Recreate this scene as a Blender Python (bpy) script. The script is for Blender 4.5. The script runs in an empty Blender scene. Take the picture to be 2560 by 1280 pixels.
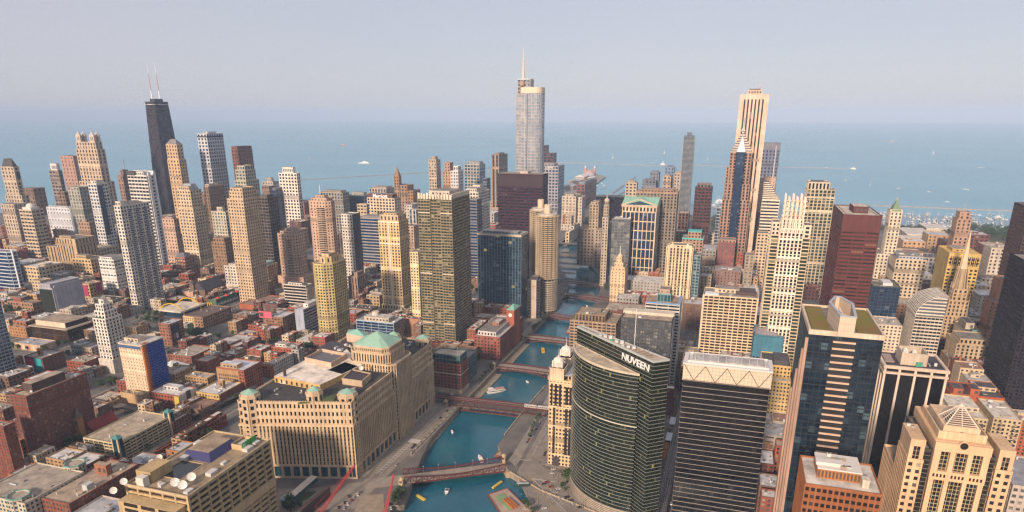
import bpy,math,random
import numpy as np
from mathutils import Vector,Matrix
R=math.radians
SC=bpy.context.scene
COL=SC.collection
random.seed(7)
# ------------------------------------------------------------------ camera, sky, sun, exposure
CAM=np.array([-457.017,-172.072,307.132]); YAW,PITCH,ROLL,FPX,SY=0.312386,-0.32283,-0.000612,1692.94,213.0
FW=np.array([math.cos(YAW)*math.cos(PITCH),math.sin(YAW)*math.cos(PITCH),math.sin(PITCH)])
_r=np.array([math.sin(YAW),-math.cos(YAW),0.0]); _u=np.cross(_r,FW)
RT=_r*math.cos(ROLL)+_u*math.sin(ROLL); UPV=-_r*math.sin(ROLL)+_u*math.cos(ROLL)
cd=bpy.data.cameras.new('camera'); cam=bpy.data.objects.new('camera',cd); COL.objects.link(cam)
cd.sensor_width=36.0; cd.lens=36.0*FPX/2560.0; cd.shift_y=SY/2560.0
cd.clip_start=1.0; cd.clip_end=90000.0
cam.matrix_world=Matrix(((RT[0],UPV[0],-FW[0],CAM[0]),(RT[1],UPV[1],-FW[1],CAM[1]),(RT[2],UPV[2],-FW[2],CAM[2]),(0,0,0,1)))
SC.camera=cam
SUN_EL,SUN_AZ=22.0,277.0
W=bpy.data.worlds.new('World'); SC.world=W; W.use_nodes=True
nt=W.node_tree; bg=nt.nodes['Background']; sky=nt.nodes.new('ShaderNodeTexSky')
sky.sky_type='NISHITA'; sky.sun_disc=False; sky.sun_elevation=R(SUN_EL); sky.sun_rotation=R(SUN_AZ)
sky.altitude=0.0; sky.air_density=1.0; sky.dust_density=0.6; sky.ozone_density=4.0
_veil=nt.nodes.new('ShaderNodeMix'); _veil.data_type='RGBA'; _veil.inputs[0].default_value=0.86
_tc=nt.nodes.new('ShaderNodeTexCoord'); _vn=nt.nodes.new('ShaderNodeTexNoise'); _vn.inputs['Scale'].default_value=1.6; _vn.inputs['Detail'].default_value=3.0
_mp=nt.nodes.new('ShaderNodeMapping'); _mp.inputs['Scale'].default_value=(1,1,4); nt.links.new(_tc.outputs['Generated'],_mp.inputs['Vector']); nt.links.new(_mp.outputs[0],_vn.inputs['Vector'])
_vr=nt.nodes.new('ShaderNodeMix'); _vr.data_type='RGBA'; nt.links.new(_vn.outputs[0],_vr.inputs[0])
_vr.inputs[6].default_value=(2.85,2.82,3.15,1); _vr.inputs[7].default_value=(3.3,3.08,3.3,1)
nt.links.new(_vr.outputs[2],_veil.inputs[7])
nt.links.new(sky.outputs['Color'],_veil.inputs[6]); nt.links.new(_veil.outputs[2],bg.inputs['Color']); bg.inputs['Strength'].default_value=0.15
sd=bpy.data.lights.new('sun','SUN'); sun=bpy.data.objects.new('sun',sd); COL.objects.link(sun)
sd.energy=4.8; sd.angle=R(6.0); sd.color=(1.0,0.77,0.59)
_az=R(SUN_AZ); _el=R(SUN_EL)
_dir=Vector((-math.sin(_az)*math.cos(_el),-math.cos(_az)*math.cos(_el),-math.sin(_el)))
sun.rotation_euler=_dir.to_track_quat('-Z','Y').to_euler(); sun.location=(-900,-200,700)
SC.view_settings.view_transform='Standard'; SC.view_settings.look='None'; SC.view_settings.gamma=1.0
SC.view_settings.exposure=0.30
SC.render.engine='CYCLES'
cy=SC.cycles
cy.max_bounces=5; cy.diffuse_bounces=2; cy.glossy_bounces=2; cy.transmission_bounces=2; cy.transparent_max_bounces=8; cy.volume_bounces=0
cy.use_denoising=True; cy.denoiser='OPENIMAGEDENOISE'; cy.denoising_input_passes='RGB_ALBEDO_NORMAL'; cy.denoising_prefilter='FAST'; cy.filter_width=1.35; cy.caustics_reflective=False; cy.caustics_refractive=False; cy.sample_clamp_indirect=4.0
HAZE_DENSITY=6.2e-5; HAZE_COLOR=(.53,.71,.98,1); HAZE_ANISO=-0.2
# ------------------------------------------------------------------ points in the picture <-> points in the world
def uv_ray(u,v):return FW+RT*(u-1280)/FPX-UPV*(v-640-SY)/FPX
def at(u,v,z=0.0):
 d=uv_ray(u,v); t=(z-CAM[2])/d[2]; return CAM+t*d
def proj(P):
 d=np.asarray(P,float)-CAM; z=d@FW
 return 1280+FPX*(d@RT)/z,640+SY-FPX*(d@UPV)/z
def slide(P,axis,u):
 """signed distance along axis from P to where the line meets picture column u"""
 k=FPX*RT-(u-1280)*FW
 return-((P-CAM)@k)/(np.array(axis,float)@k)
def height_for(x,y,v):
 lo,hi=-10.0,420.0
 for _ in range(50):
  m=(lo+hi)/2
  if proj((x,y,m))[1]>v:lo=m
  else:hi=m
 return lo
 # ------------------------------------------------------------------ materials
MATS={}
def _mat(key):
 m=bpy.data.materials.new(key); m.use_nodes=True; n=m.node_tree
 return m,n,n.nodes['Principled BSDF']
def nd(n,t,**k):
 x=n.nodes.new(t)
 for a,b in k.items():
  if a.startswith('i_'):x.inputs[a[2:].replace('_',' ')].default_value=b
  else:setattr(x,a,b)
 return x
def mixrgb(n,a,b,f,blend='MIX'):
 x=nd(n,'ShaderNodeMix',data_type='RGBA',blend_type=blend)
 for s,v in((0,f),(6,a),(7,b)):
  if hasattr(v,'node'):n.links.new(v,x.inputs[s])
  else:x.inputs[s].default_value=v if s==0 else(*v[:3],1)
 return x.outputs[2]
def wall(rgb,var=0.30,rough=0.85,scale=0.08,spec=0.3):
 """masonry, concrete or painted metal: base colour with large and small blotches and vertical weather streaks"""
 key=('wall',tuple(rgb),var,rough,scale)
 if key in MATS:return MATS[key]
 m,n,b=_mat('wall_paint')
 tc=nd(n,'ShaderNodeTexCoord')
 n1=nd(n,'ShaderNodeTexNoise',i_Scale=scale,i_Detail=4.0)
 n.links.new(tc.outputs['Object'],n1.inputs['Vector'])
 mp=nd(n,'ShaderNodeMapping'); mp.inputs['Scale'].default_value=(0.9,0.9,0.03)
 n.links.new(tc.outputs['Object'],mp.inputs['Vector'])
 n2=nd(n,'ShaderNodeTexNoise',i_Scale=0.8,i_Detail=3.0); n.links.new(mp.outputs[0],n2.inputs['Vector'])
 ad=nd(n,'ShaderNodeMath',operation='ADD'); n.links.new(n1.outputs[0],ad.inputs[0]); n.links.new(n2.outputs[0],ad.inputs[1])
 mr=nd(n,'ShaderNodeMapRange'); mr.inputs[1].default_value=0.6; mr.inputs[2].default_value=1.4; mr.inputs[3].default_value=1-var; mr.inputs[4].default_value=1+var
 n.links.new(ad.outputs[0],mr.inputs[0])
 c=mixrgb(n,rgb,mr.outputs[0],1.0,'MULTIPLY'); n.links.new(c,b.inputs['Base Color'])
 b.inputs['Roughness'].default_value=rough; b.inputs['Specular IOR Level'].default_value=spec
 MATS[key]=m; return m
def plain(rgb,rough=0.6,metal=0.0,emit=0.0):
 key=('plain',tuple(rgb),rough,metal,emit)
 if key in MATS:return MATS[key]
 m,n,b=_mat('paint')
 tc=nd(n,'ShaderNodeTexCoord'); n1=nd(n,'ShaderNodeTexNoise',i_Scale=0.6,i_Detail=3.0); n.links.new(tc.outputs['Object'],n1.inputs['Vector'])
 mr=nd(n,'ShaderNodeMapRange'); mr.inputs[3].default_value=0.85; mr.inputs[4].default_value=1.12; n.links.new(n1.outputs[0],mr.inputs[0])
 n.links.new(mixrgb(n,rgb,mr.outputs[0],1.0,'MULTIPLY'),b.inputs['Base Color'])
 b.inputs['Roughness'].default_value=rough; b.inputs['Metallic'].default_value=metal
 if emit:b.inputs['Emission Color'].default_value=(*rgb,1); b.inputs['Emission Strength'].default_value=emit
 MATS[key]=m; return m
GL={'dk':((.012,.013,.016),(.035,.037,.042),(.30,.27,.22),.12,0.0,.16),'bl':((.012,.030,.058),(.03,.075,.13),(.16,.22,.27),.12,0.25,.16),'nb':((.010,.022,.055),(.02,.05,.11),(.10,.15,.22),.10,0.2,.16),'tl':((.010,.040,.060),(.025,.10,.13),(.20,.30,.30),.15,0.25,.16),'gn':((.018,.024,.016),(.05,.06,.035),(.30,.29,.17),.18,0.1,.16),'br':((.022,.013,.009),(.06,.032,.02),(.20,.12,.07),.10,0.0,.16),'bk':((.008,.008,.010),(.020,.019,.021),(.07,.06,.055),.10,0.0,.16),'sv':((.28,.33,.39),(.42,.46,.50),(.62,.58,.50),.25,0.65,.16),'gr':((.07,.08,.09),(.14,.15,.16),(.34,.33,.30),.22,0.2,.16),'dt':((.007,.014,.026),(.015,.030,.050),(.08,.13,.16),.08,0.1,.12),'kk':((.004,.004,.006),(.010,.010,.013),(.03,.028,.03),.06,0.0,.12),'ng':((.006,.011,.007),(.014,.021,.012),(.08,.085,.035),.05,0.0,.25),'wm':((.02,.016,.013),(.05,.036,.025),(.30,.23,.15),.14,0.0,.16),}
def glass(kind,lit=0.0):
 key=('glass',kind,lit)
 if key in MATS:return MATS[key]
 a,b2,c,share,metal,rough=GL[kind]
 m,n,b=_mat('window_glass')
 uv=nd(n,'ShaderNodeUVMap'); fl=nd(n,'ShaderNodeVectorMath',operation='FLOOR'); n.links.new(uv.outputs[0],fl.inputs[0])
 oi=nd(n,'ShaderNodeObjectInfo'); mu=nd(n,'ShaderNodeMath',operation='MULTIPLY'); mu.inputs[1].default_value=531.7; n.links.new(oi.outputs['Random'],mu.inputs[0])
 ad=nd(n,'ShaderNodeVectorMath',operation='ADD'); n.links.new(fl.outputs[0],ad.inputs[0]); n.links.new(mu.outputs[0],ad.inputs[1])
 wn=nd(n,'ShaderNodeTexWhiteNoise',noise_dimensions='3D'); n.links.new(ad.outputs[0],wn.inputs['Vector'])
 sp=nd(n,'ShaderNodeSeparateColor'); n.links.new(wn.outputs['Color'],sp.inputs[0])
 c1=mixrgb(n,a,b2,sp.outputs[0])
 gt=nd(n,'ShaderNodeMath',operation='LESS_THAN'); gt.inputs[1].default_value=share; n.links.new(sp.outputs[1],gt.inputs[0])
 g2=nd(n,'ShaderNodeMath',operation='MULTIPLY'); n.links.new(gt.outputs[0],g2.inputs[0]); n.links.new(sp.outputs[2],g2.inputs[1])
 c2=mixrgb(n,c1,c,g2.outputs[0]); n.links.new(c2,b.inputs['Base Color'])
 b.inputs['Roughness'].default_value=rough; b.inputs['Metallic'].default_value=metal; b.inputs['Specular IOR Level'].default_value=0.7
 if lit:
  l2=nd(n,'ShaderNodeMath',operation='LESS_THAN'); l2.inputs[1].default_value=lit; n.links.new(wn.outputs['Value'],l2.inputs[0])
  l3=nd(n,'ShaderNodeMath',operation='MULTIPLY'); l3.inputs[1].default_value=0.35; n.links.new(l2.outputs[0],l3.inputs[0])
  b.inputs['Emission Color'].default_value=(.75,.62,.14,1); n.links.new(l3.outputs[0],b.inputs['Emission Strength'])
 MATS[key]=m; return m
def roofmat(rgb):
 key=('roof',tuple(rgb))
 if key in MATS:return MATS[key]
 m,n,b=_mat('roofing')
 tc=nd(n,'ShaderNodeTexCoord'); n1=nd(n,'ShaderNodeTexNoise',i_Scale=0.12,i_Detail=6.0,i_Roughness=0.65); n.links.new(tc.outputs['Object'],n1.inputs['Vector'])
 cr=nd(n,'ShaderNodeValToRGB'); e=cr.color_ramp.elements
 e[0].position=.33; e[0].color=(*[x*.55 for x in rgb],1); e[1].position=.62; e[1].color=(*[min(1,x*1.12)for x in rgb],1)
 n.links.new(n1.outputs[0],cr.inputs[0]); n.links.new(cr.outputs[0],b.inputs['Base Color']); b.inputs['Roughness'].default_value=.9
 MATS[key]=m; return m
COPPER=(.20,.42,.33)
# ------------------------------------------------------------------ mesh collector
BOXF=np.array([[0,1,2,3],[7,6,5,4],[0,4,5,1],[1,5,6,2],[2,6,7,3],[3,7,4,0]])[:,::-1]
class MB:
 def __init__(s):s.v=[]; s.nv=0; s.loops=[]; s.tot=[]; s.mi=[]; s.uv=[]
 def _add(s,verts,faces,mats,uvs=None):
  verts=np.asarray(verts,float).reshape(-1,3); base=s.nv; s.v.append(verts); s.nv+=len(verts)
  for i,f in enumerate(faces):
   s.loops.extend(base+k for k in f); s.tot.append(len(f)); s.mi.append(mats if isinstance(mats,int)else mats[i])
   s.uv.extend(uvs[i]if uvs is not None else[(0,0)]*len(f))
 def oboxes(s,o,t,a,b,z,mat=0):
  """boxes in a frame: origin o (xy), unit t along; outward = (ty,-tx). a,b,z = arrays (N,2) of ranges along t, outward and up"""
  a=np.atleast_2d(np.asarray(a,float)); b=np.atleast_2d(np.asarray(b,float)); z=np.atleast_2d(np.asarray(z,float))
  N=max(len(a),len(b),len(z)); a=np.broadcast_to(a,(N,2)); b=np.broadcast_to(b,(N,2)); z=np.broadcast_to(z,(N,2))
  o=np.asarray(o,float)[:2]; t=np.asarray(t,float)[:2]; nrm=np.array([t[1],-t[0]])
  out=np.empty((N,8,3))
  for i,(ia,ib,iz)in enumerate(((0,1,0),(1,1,0),(1,0,0),(0,0,0),(0,1,1),(1,1,1),(1,0,1),(0,0,1))):
   out[:,i,:2]=o+a[:,ia,None]*t+b[:,ib,None]*nrm; out[:,i,2]=z[:,iz]
  fc=(np.arange(N)[:,None,None]*8+BOXF[None]).reshape(-1)+s.nv
  s.v.append(out.reshape(-1,3)); s.nv+=N*8
  s.loops.extend(fc.tolist()); s.tot.extend([4]*(6*N)); s.mi.extend([mat]*(6*N)); s.uv.extend([(0.5,0.5)]*(24*N))
 def box(s,x0,x1,y0,y1,z0,z1,mat=0):s.oboxes((0,0),(1,0),[[x0,x1]],[[-y1,-y0]],[[z0,z1]],mat)
 def bar(s,p,q,w,h=None,mat=0):
  """square bar between two points"""
  p=np.asarray(p,float); q=np.asarray(q,float); d=q-p; L=np.linalg.norm(d)
  if L<1e-6:return
  d=d/L; ref=np.array([0,0,1.])if abs(d[2])<.95 else np.array([1.,0,0])
  sd_=np.cross(d,ref); sd_/=np.linalg.norm(sd_); up_=np.cross(sd_,d); h=h or w
  c=[p+e*w/2*sd_+g*h/2*up_ for e,g in((-1,-1),(1,-1),(1,1),(-1,1))]
  s._add(c+[x+d*L for x in c],[(3,2,1,0),(4,5,6,7),(0,1,5,4),(1,2,6,5),(2,3,7,6),(3,0,4,7)],mat)
 def prism(s,poly,z0,z1,side=0,top=0,bay=4.0,fh=3.6,caps=True,poly1=None,u0=0):
  """vertical (or tapering to poly1) prism on a counter-clockwise footprint"""
  n=len(poly); P=np.asarray(poly,float); Q=np.asarray(poly1 if poly1 is not None else poly,float)
  V=np.concatenate([np.c_[P,np.full(n,z0)],np.c_[Q,np.full(n,z1)]]); F=[]; M=[]; UVS=[]
  for i in range(n):
   j=(i+1)%n; L=np.linalg.norm(P[j]-P[i]); nb=max(1,round(L/bay)); nf=(z1-z0)/fh
   F.append((i,j,n+j,n+i)); M.append(side); k=u0+100*i
   UVS.append([(k,0),(k+nb,0),(k+nb,nf),(k,nf)])
  if caps:
   F.append(tuple(range(n,2*n))); M.append(top); UVS.append([(0,0)]*n)
   F.append(tuple(range(n-1,-1,-1))); M.append(top); UVS.append([(0,0)]*n)
  s._add(V,F,M,UVS)
 def pyramid(s,poly,z0,apex,mat=0):
  n=len(poly); V=[(*p,z0)for p in poly]+[tuple(apex)]
  s._add(V,[(i,(i+1)%n,n)for i in range(n)]+[tuple(range(n-1,-1,-1))],mat)
 def poly(s,pts,mat=0):s._add(pts,[tuple(range(len(pts)))],mat)
 def ring(s,poly,inner,z0,z1,mat=0):
  n=len(poly); V=[(*p,z)for z in(z0,z1)for q in(poly,inner)for p in q]
  F=[]
  for i in range(n):
   j=(i+1)%n
   F+=[(i,j,2*n+j,2*n+i),(n+j,n+i,3*n+i,3*n+j),(2*n+i,2*n+j,3*n+j,3*n+i),(j,i,n+i,n+j)]
  s._add(V,F,mat)
 def tube(s,c,r0,r1,z0,z1,mat=0,n=16,caps=True):
  ang=[2*math.pi*i/n for i in range(n)]
  s.prism([(c[0]+r0*math.cos(a),c[1]+r0*math.sin(a))for a in ang],z0,z1,mat,mat,caps=caps,poly1=[(c[0]+r1*math.cos(a),c[1]+r1*math.sin(a))for a in ang])
 def dome(s,c,r,z0,h,mat=0,n=14,k=5):
  for i in range(k):
   a0,a1=i/k*math.pi/2,(i+1)/k*math.pi/2
   s.tube(c,r*math.cos(a0),max(.02,r*math.cos(a1)),z0+h*math.sin(a0),z0+h*math.sin(a1),mat,n,caps=(i==k-1))
 def build(s,name,mats,parent=None,origin=(0,0,0),warp=None):
  me=bpy.data.meshes.new(name)
  V=np.concatenate(s.v)if s.v else np.zeros((0,3))
  if warp is not None:V=warp(V)
  V=V-np.asarray(origin,float)
  me.vertices.add(len(V)); me.vertices.foreach_set('co',V.astype(np.float32).ravel())
  L=np.asarray(s.loops,np.int32); T=np.asarray(s.tot,np.int32)
  me.loops.add(len(L)); me.loops.foreach_set('vertex_index',L)
  me.polygons.add(len(T)); st_=np.zeros(len(T),np.int32); st_[1:]=np.cumsum(T)[:-1]
  me.polygons.foreach_set('loop_start',st_); me.polygons.foreach_set('material_index',np.asarray(s.mi,np.int32))
  uvl=me.uv_layers.new(name='UVMap'); uvl.data.foreach_set('uv',np.asarray(s.uv,np.float32).ravel())
  for m in(mats if isinstance(mats,(list,tuple))else[mats]):me.materials.append(m)
  me.update(calc_edges=True); me.shade_flat()
  o=bpy.data.objects.new(name,me); COL.objects.link(o)
  if parent is not None:o.parent=parent
  return o
def tag(o,label,cat=None,group=None,kind=None):
 if label:o['label']=label
 if cat:o['category']=cat
 if group:o['group']=group
 if kind:o['kind']=kind
 return o
def thing(name,label,cat,loc,group=None):
 o=bpy.data.objects.new(name,None); COL.objects.link(o); o.location=[float(x)for x in loc]; o.empty_display_size=5
 return tag(o,label,cat,group)
def copy_tree(o,loc,rz=None,scale=None):
 r=o.copy(); COL.objects.link(r); r.location=[float(x)for x in loc]
 if rz is not None:r.rotation_euler=(0,0,rz)
 if scale is not None:r.scale=(scale,)*3 if not isinstance(scale,tuple)else scale
 for ch in list(o.children):
  c=ch.copy(); COL.objects.link(c); c.parent=r
  for g in list(ch.children):
   d=g.copy(); COL.objects.link(d); d.parent=c
 return r
 # ------------------------------------------------------------------ how a building is put together
def st(wall=(.36,.30,.22),glass='dk',bay=4.0,fh=3.6,pw=.45,sh=.42,d=.45,sp=None,po=0.0,so=-.07,roof=(.22,.20,.18),par=1.1,lit=0.0,punch=True):
 return dict(wall=wall,glass=glass,bay=bay,fh=fh,pw=pw,sh=sh,d=d,sp=sp,po=po,so=so,roof=roof,par=par,lit=lit,punch=punch)
def mod(s,**k):q=dict(s); q.update(k); return q
def inset(poly,d):
 """convex counter-clockwise polygon moved in by d"""
 P=np.asarray(poly,float); n=len(P); out=[]
 for i in range(n):
  a,b,c=P[i-1],P[i],P[(i+1)%n]
  t1=(b-a)/np.linalg.norm(b-a); t2=(c-b)/np.linalg.norm(c-b)
  n1=np.array([-t1[1],t1[0]]); n2=np.array([-t2[1],t2[0]])
  k=1+n1@n2
  out.append(b+(n1+n2)*d/max(k,.3))
 return[tuple(x)for x in out]
def rect(x0,x1,y0,y1):return[(x0,y0),(x1,y0),(x1,y1),(x0,y1)]
def frame(mb,poly,z0,z1,s,wins=None):
 P=np.asarray(poly,float); n=len(P); d=s['d']; nf=max(1,round((z1-z0)/s['fh'])); fh=(z1-z0)/nf
 for i in range(n):
  p,q=P[i],P[(i+1)%n]; L=np.linalg.norm(q-p)
  if L<1.0:continue
  t=(q-p)/L; nb=max(1,round(L/s['bay'])); bw=L/nb; w=s['pw']*bw
  if s['pw']>0:
   c=np.arange(nb+1)*bw
   a=np.c_[c-w/2,c+w/2]; a[0]=(d+.01,max(w/2,d+.05)); a[-1]=(L-max(w/2,d+.05),L+s['po'])
   mb.oboxes(p,t,a,[[-d,s['po']]],[[z0,z1]],0)
  else:
   mb.oboxes(p,t,[[L-max(.6,d+.05),L+s['po']]],[[-d,s['po']-.02]],[[z0,z1]],0)
  if s['sh']>0:
   zc=z0+np.arange(nf+1)*fh; h=s['sh']*fh
   z=np.c_[zc-h/2,zc+h/2]; z[0]=(z0,z0+h/2); z[-1]=(z1-h/2,z1-.01)
   mb.oboxes(p,t,[[d+.03,L-.03]],[[-d,s['so']]],z,1)
  if wins is not None:
   mid=(p+q)/2; nr=np.array([t[1],-t[0]])
   front=(CAM[:2]-mid)@nr>0
   for k in range(nb):
    for f in range(nf):
     pos=p+t*(k+.5)*bw+nr*(-d+.06)
     wins.append((front,pos[0],pos[1],z0+(f+.5)*fh,math.atan2(t[1],t[0]),bw-w,fh*(1-s['sh'])))
NEAR=430.0
def mass(b,poly,z0,z1,s,roof=True,core_caps=True):
 """one storey block: wall frame, glazing behind it, roof, parapet; close ones get each window as a part"""
 d=s['d']; o=b.o; cen=np.mean(np.asarray(poly,float),axis=0)
 dist=np.linalg.norm(np.array([*cen,z1])-CAM)
 near=s['punch']and dist<NEAR
 if dist>700:s=mod(s,bay=max(s['bay'],dist*.0046),fh=max(s['fh'],dist*.0043)if s['fh']<8 else s['fh'])
 wins=[]if near else None
 mb=MB(); frame(mb,poly,z0,z1,s,wins)
 wm=wall(s['wall']); spm=wall(s['sp'])if s['sp']else wm
 b.parts.append(mb.build('wall',[wm,spm],b.root,o))
 core=MB(); core.prism(inset(poly,d-.05),z0,z1-.05,0,0,s['bay'],s['fh'])
 b.parts.append(core.build('inner_wall' if near else 'glazing',spm if near else glass(s['glass'],s['lit']),b.root,o))
 if z1-z0>60 and s['pw']>.2 and not near:
  q=random.Random(int(z1*131+cen[0])); k=q.choice((.55,.75,1.15))
  for f in q.sample((.18,.34,.5,.66,.82),q.choice((1,2,2,3))):
   z=z0+round((z1-z0)*f/s['fh'])*s['fh']; m=MB(); m.ring(inset(poly,-s['po']-.05),inset(poly,d),z-s['fh']*q.choice((.35,.5,.9)),z+s['fh']*.3); m.build('belt_course',wall(tuple(min(.75,c*k)for c in s['wall'])),b.root,o)
 if near:windows(b,wins,glass(s['glass'],s['lit']))
 if roof:
  rb=MB(); rb.prism(inset(poly,.3),z1-.5,z1+.02); b.roof=rb.build('roof',roofmat(s['roof']),b.root,o); b.parts.append(b.roof)
  pb=MB(); pb.ring(inset(poly,-s['po']-.04),inset(poly,.55),z1-.45,z1+s['par']); b.parts.append(pb.build('parapet',wm,b.root,o))
def windows(b,wins,gm):
 wins=[w for w in wins if w[0]]
 wins.sort(key=lambda w:(w[1]-CAM[0])**2+(w[2]-CAM[1])**2+(w[3]-CAM[2])**2)
 used=b.nwin; meshes={}
 for w in wins[:max(0,100-used)]:
  key=(round(w[5],1),round(w[6],1))
  if key not in meshes:
   m=MB(); m.box(-w[5]/2-.02,w[5]/2+.02,-.05,.05,-w[6]/2-.02,w[6]/2+.02)
   ob=m.build('window',gm,b.root); meshes[key]=ob
  else:
   ob=meshes[key].copy(); COL.objects.link(ob)
  ob.location=(w[1]-b.o[0],w[2]-b.o[1],w[3]-b.o[2]); ob.rotation_euler=(0,0,w[4]); b.nwin+=1
 rest=wins[max(0,100-used):]
 if rest:
  m=MB()
  for k,w in enumerate(rest):
   n0=len(m.uv); m.oboxes((w[1],w[2]),(math.cos(w[4]),math.sin(w[4])),[[-w[5]/2,w[5]/2]],[[-.05,.05]],[[w[3]-w[6]/2,w[3]+w[6]/2]])
   m.uv[n0:]=[(k%97+.5,k//97+.5)]*(len(m.uv)-n0)
  tag(m.build('window',gm,b.root,b.o),None,kind='stuff')
class Bld:pass
FOOT=[]; BL={}
def new(name,cat,label,cx,cy_,ref=None,group=None,z=0.0):
 b=Bld(); b.o=np.array([cx,cy_,z]); b.root=thing(name,label,cat,b.o,group); b.parts=[]; b.nwin=0; b.ref=ref; b.kids={}
 return b
def place(x,H=None,yB=None,D=None,Wd=None):
 """footprint of a street-aligned block from its roof corner in the picture; faces seen are west and south, or west and north"""
 xL,xM,yM,xR=x
 if H is None:
  lo,hi=2.0,300.0
  for _ in range(50):
   m=(lo+hi)/2; P=at(xM,yM,m); v=proj((P[0],P[1],0))[1]
   if v<yB:lo=m
   else:hi=m
  H=lo
 P=at(xM,yM,H)
 if xM<1856:
  y1=P[1]+(Wd if Wd else max(4,slide(P,(0,1,0),xL))); x1=P[0]+(D if D else max(4,slide(P,(1,0,0),xR)))
  return P[0],x1,P[1],y1,H
 y0=P[1]-(Wd if Wd else max(4,-slide(P,(0,1,0),xR))); x1=P[0]+(D if D else max(4,slide(P,(1,0,0),xL)))
 return P[0],x1,y0,P[1],H
def T(name,cat,label,x,s,H=None,yB=None,D=None,Wd=None,pent=None,ref=None,cut=0,body=True,group=None,pc=None):
 x0,x1,y0,y1,H=place(x,H,yB,D,Wd)
 b=new(name,cat,label,(x0+x1)/2,(y0+y1)/2,ref,group)
 b.x0,b.x1,b.y0,b.y1,b.H,b.s=x0,x1,y0,y1,H,s
 b.poly=rect(x0,x1,y0,y1)
 if cut:b.poly=[(x0+cut,y0),(x1-cut,y0),(x1,y0+cut),(x1,y1-cut),(x1-cut,y1),(x0+cut,y1),(x0,y1-cut),(x0,y0+cut)]
 FOOT.append((x0,x1,y0,y1,H,label)); b.label=label
 if body:mass(b,b.poly,0,H,s)
 if pent:
  for q in(pent if isinstance(pent,list)else[pent]):penthouse(b,*q,col=pc)
 if ref:BL[ref]=b
 return b
def fr(b,a0,a1,c0,c1):return b.x0+(b.x1-b.x0)*a0,b.x0+(b.x1-b.x0)*a1,b.y0+(b.y1-b.y0)*c0,b.y0+(b.y1-b.y0)*c1
ONROOF={'penthouse','air_handler','roof_vent','skylight','duct','roof_hatch','satellite_dish','water_tank','chimney','roof_house','aerial','roof_fan','plant_screen','lamp_post','cooling_tower','cooling_unit','tank_house','green_plant_unit','hoist_gantry','dark_roof_house','white_roof_house','pink_roof_house','antenna_mast','planted_roof','pool_deck','roof_garden','white_tarpaulin','dark_plant_screen'}
def part(b,name,mb,mats,parent=None,warp=None):
 if parent is None and name in ONROOF:parent=getattr(b,'roof',None)
 o=mb.build(name,mats,parent or b.root,b.o,warp); return o
def penthouse(b,a0,a1,c0,c1,h,z=None,col=None,name='penthouse'):
 z=b.H if z is None else z; x0,x1,y0,y1=fr(b,a0,a1,c0,c1); col=col or[min(.75,k*.95)for k in b.s['wall']]
 m=MB(); m.box(x0,x1,y0,y1,z-.3,z+h,0); m.box(x0-.25,x1+.25,y0-.25,y1+.25,z+h-.6,z+h+.12,0)
 m.box(x0+.3,x1-.3,y0+.3,y1-.3,z+h+.05,z+h+.2,1)
 if y1-y0>6:
  for k in range(int((y1-y0)/5)):m.box(x0-.08,x0+.2,y0+1.2+k*5,y0+4+k*5,z+h*.25,z+h*.7,2)
 return part(b,name,m,[wall(col),roofmat(b.s['roof']),plain((.06,.06,.06))])
def tier(b,a0,a1,c0,c1,z0,z1,s=None,cut=0):
 x0,x1,y0,y1=fr(b,a0,a1,c0,c1); p=rect(x0,x1,y0,y1)
 if cut:p=[(x0+cut,y0),(x1-cut,y0),(x1,y0+cut),(x1,y1-cut),(x1-cut,y1),(x0+cut,y1),(x0,y1-cut),(x0,y0+cut)]
 mass(b,p,z0,z1,s or b.s); return x0,x1,y0,y1
def rooftop(b,n,z=None,box=None,seed=0,big=4.0):
 """small plant on a roof: air handlers, vents, a hatch, a duct"""
 rnd=random.Random(seed*77+int(abs(b.o[0])*10)); z=b.H if z is None else z
 x0,x1,y0,y1=box or(b.x0+1.5,b.x1-1.5,b.y0+1.5,b.y1-1.5)
 if x1-x0<3 or y1-y0<3:return
 for k in range(n):
  kind=rnd.choice(('air_handler','air_handler','roof_vent','skylight','duct','roof_hatch'))
  w=rnd.uniform(1.2,big); l=rnd.uniform(1.2,big); h=rnd.uniform(.8,2.4)
  if kind=='duct':w,l,h=(rnd.uniform(4,10),.9,.9)if rnd.random()<.5 else(.9,rnd.uniform(4,10),.9)
  if kind=='roof_vent':w=l=rnd.uniform(.7,1.3)
  if kind=='skylight':h=.5
  w=min(w,(x1-x0)*.8); l=min(l,(y1-y0)*.8)
  cx=rnd.uniform(x0+w/2,x1-w/2); cy_=rnd.uniform(y0+l/2,y1-l/2)
  m=MB()
  if kind=='roof_vent':m.tube((cx,cy_),w/2,w/2,z,z+h,0,10); m.tube((cx,cy_),w*.75,w*.4,z+h,z+h+.4,0,10)
  elif kind=='skylight':m.box(cx-w/2,cx+w/2,cy_-l/2,cy_+l/2,z-.1,z+.3,0); m.box(cx-w/2+.15,cx+w/2-.15,cy_-l/2+.15,cy_+l/2-.15,z+.3,z+h,1)
  else:
   m.box(cx-w/2,cx+w/2,cy_-l/2,cy_+l/2,z+.15,z+h,0); m.box(cx-w/2+.1,cx+w/2-.1,cy_-l/2+.1,cy_+l/2-.1,z-.1,z+.2,1)
   if kind=='air_handler':
    m.tube((cx,cy_),min(w,l)*.32,min(w,l)*.32,z+h,z+h+.25,1,10)
  c=rnd.choice(((.55,.55,.54),(.40,.39,.37),(.62,.60,.55),(.20,.20,.20),(.34,.26,.18)))
  part(b,kind,m,[plain(c,.5),plain((.10,.10,.11),.5)])
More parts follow.
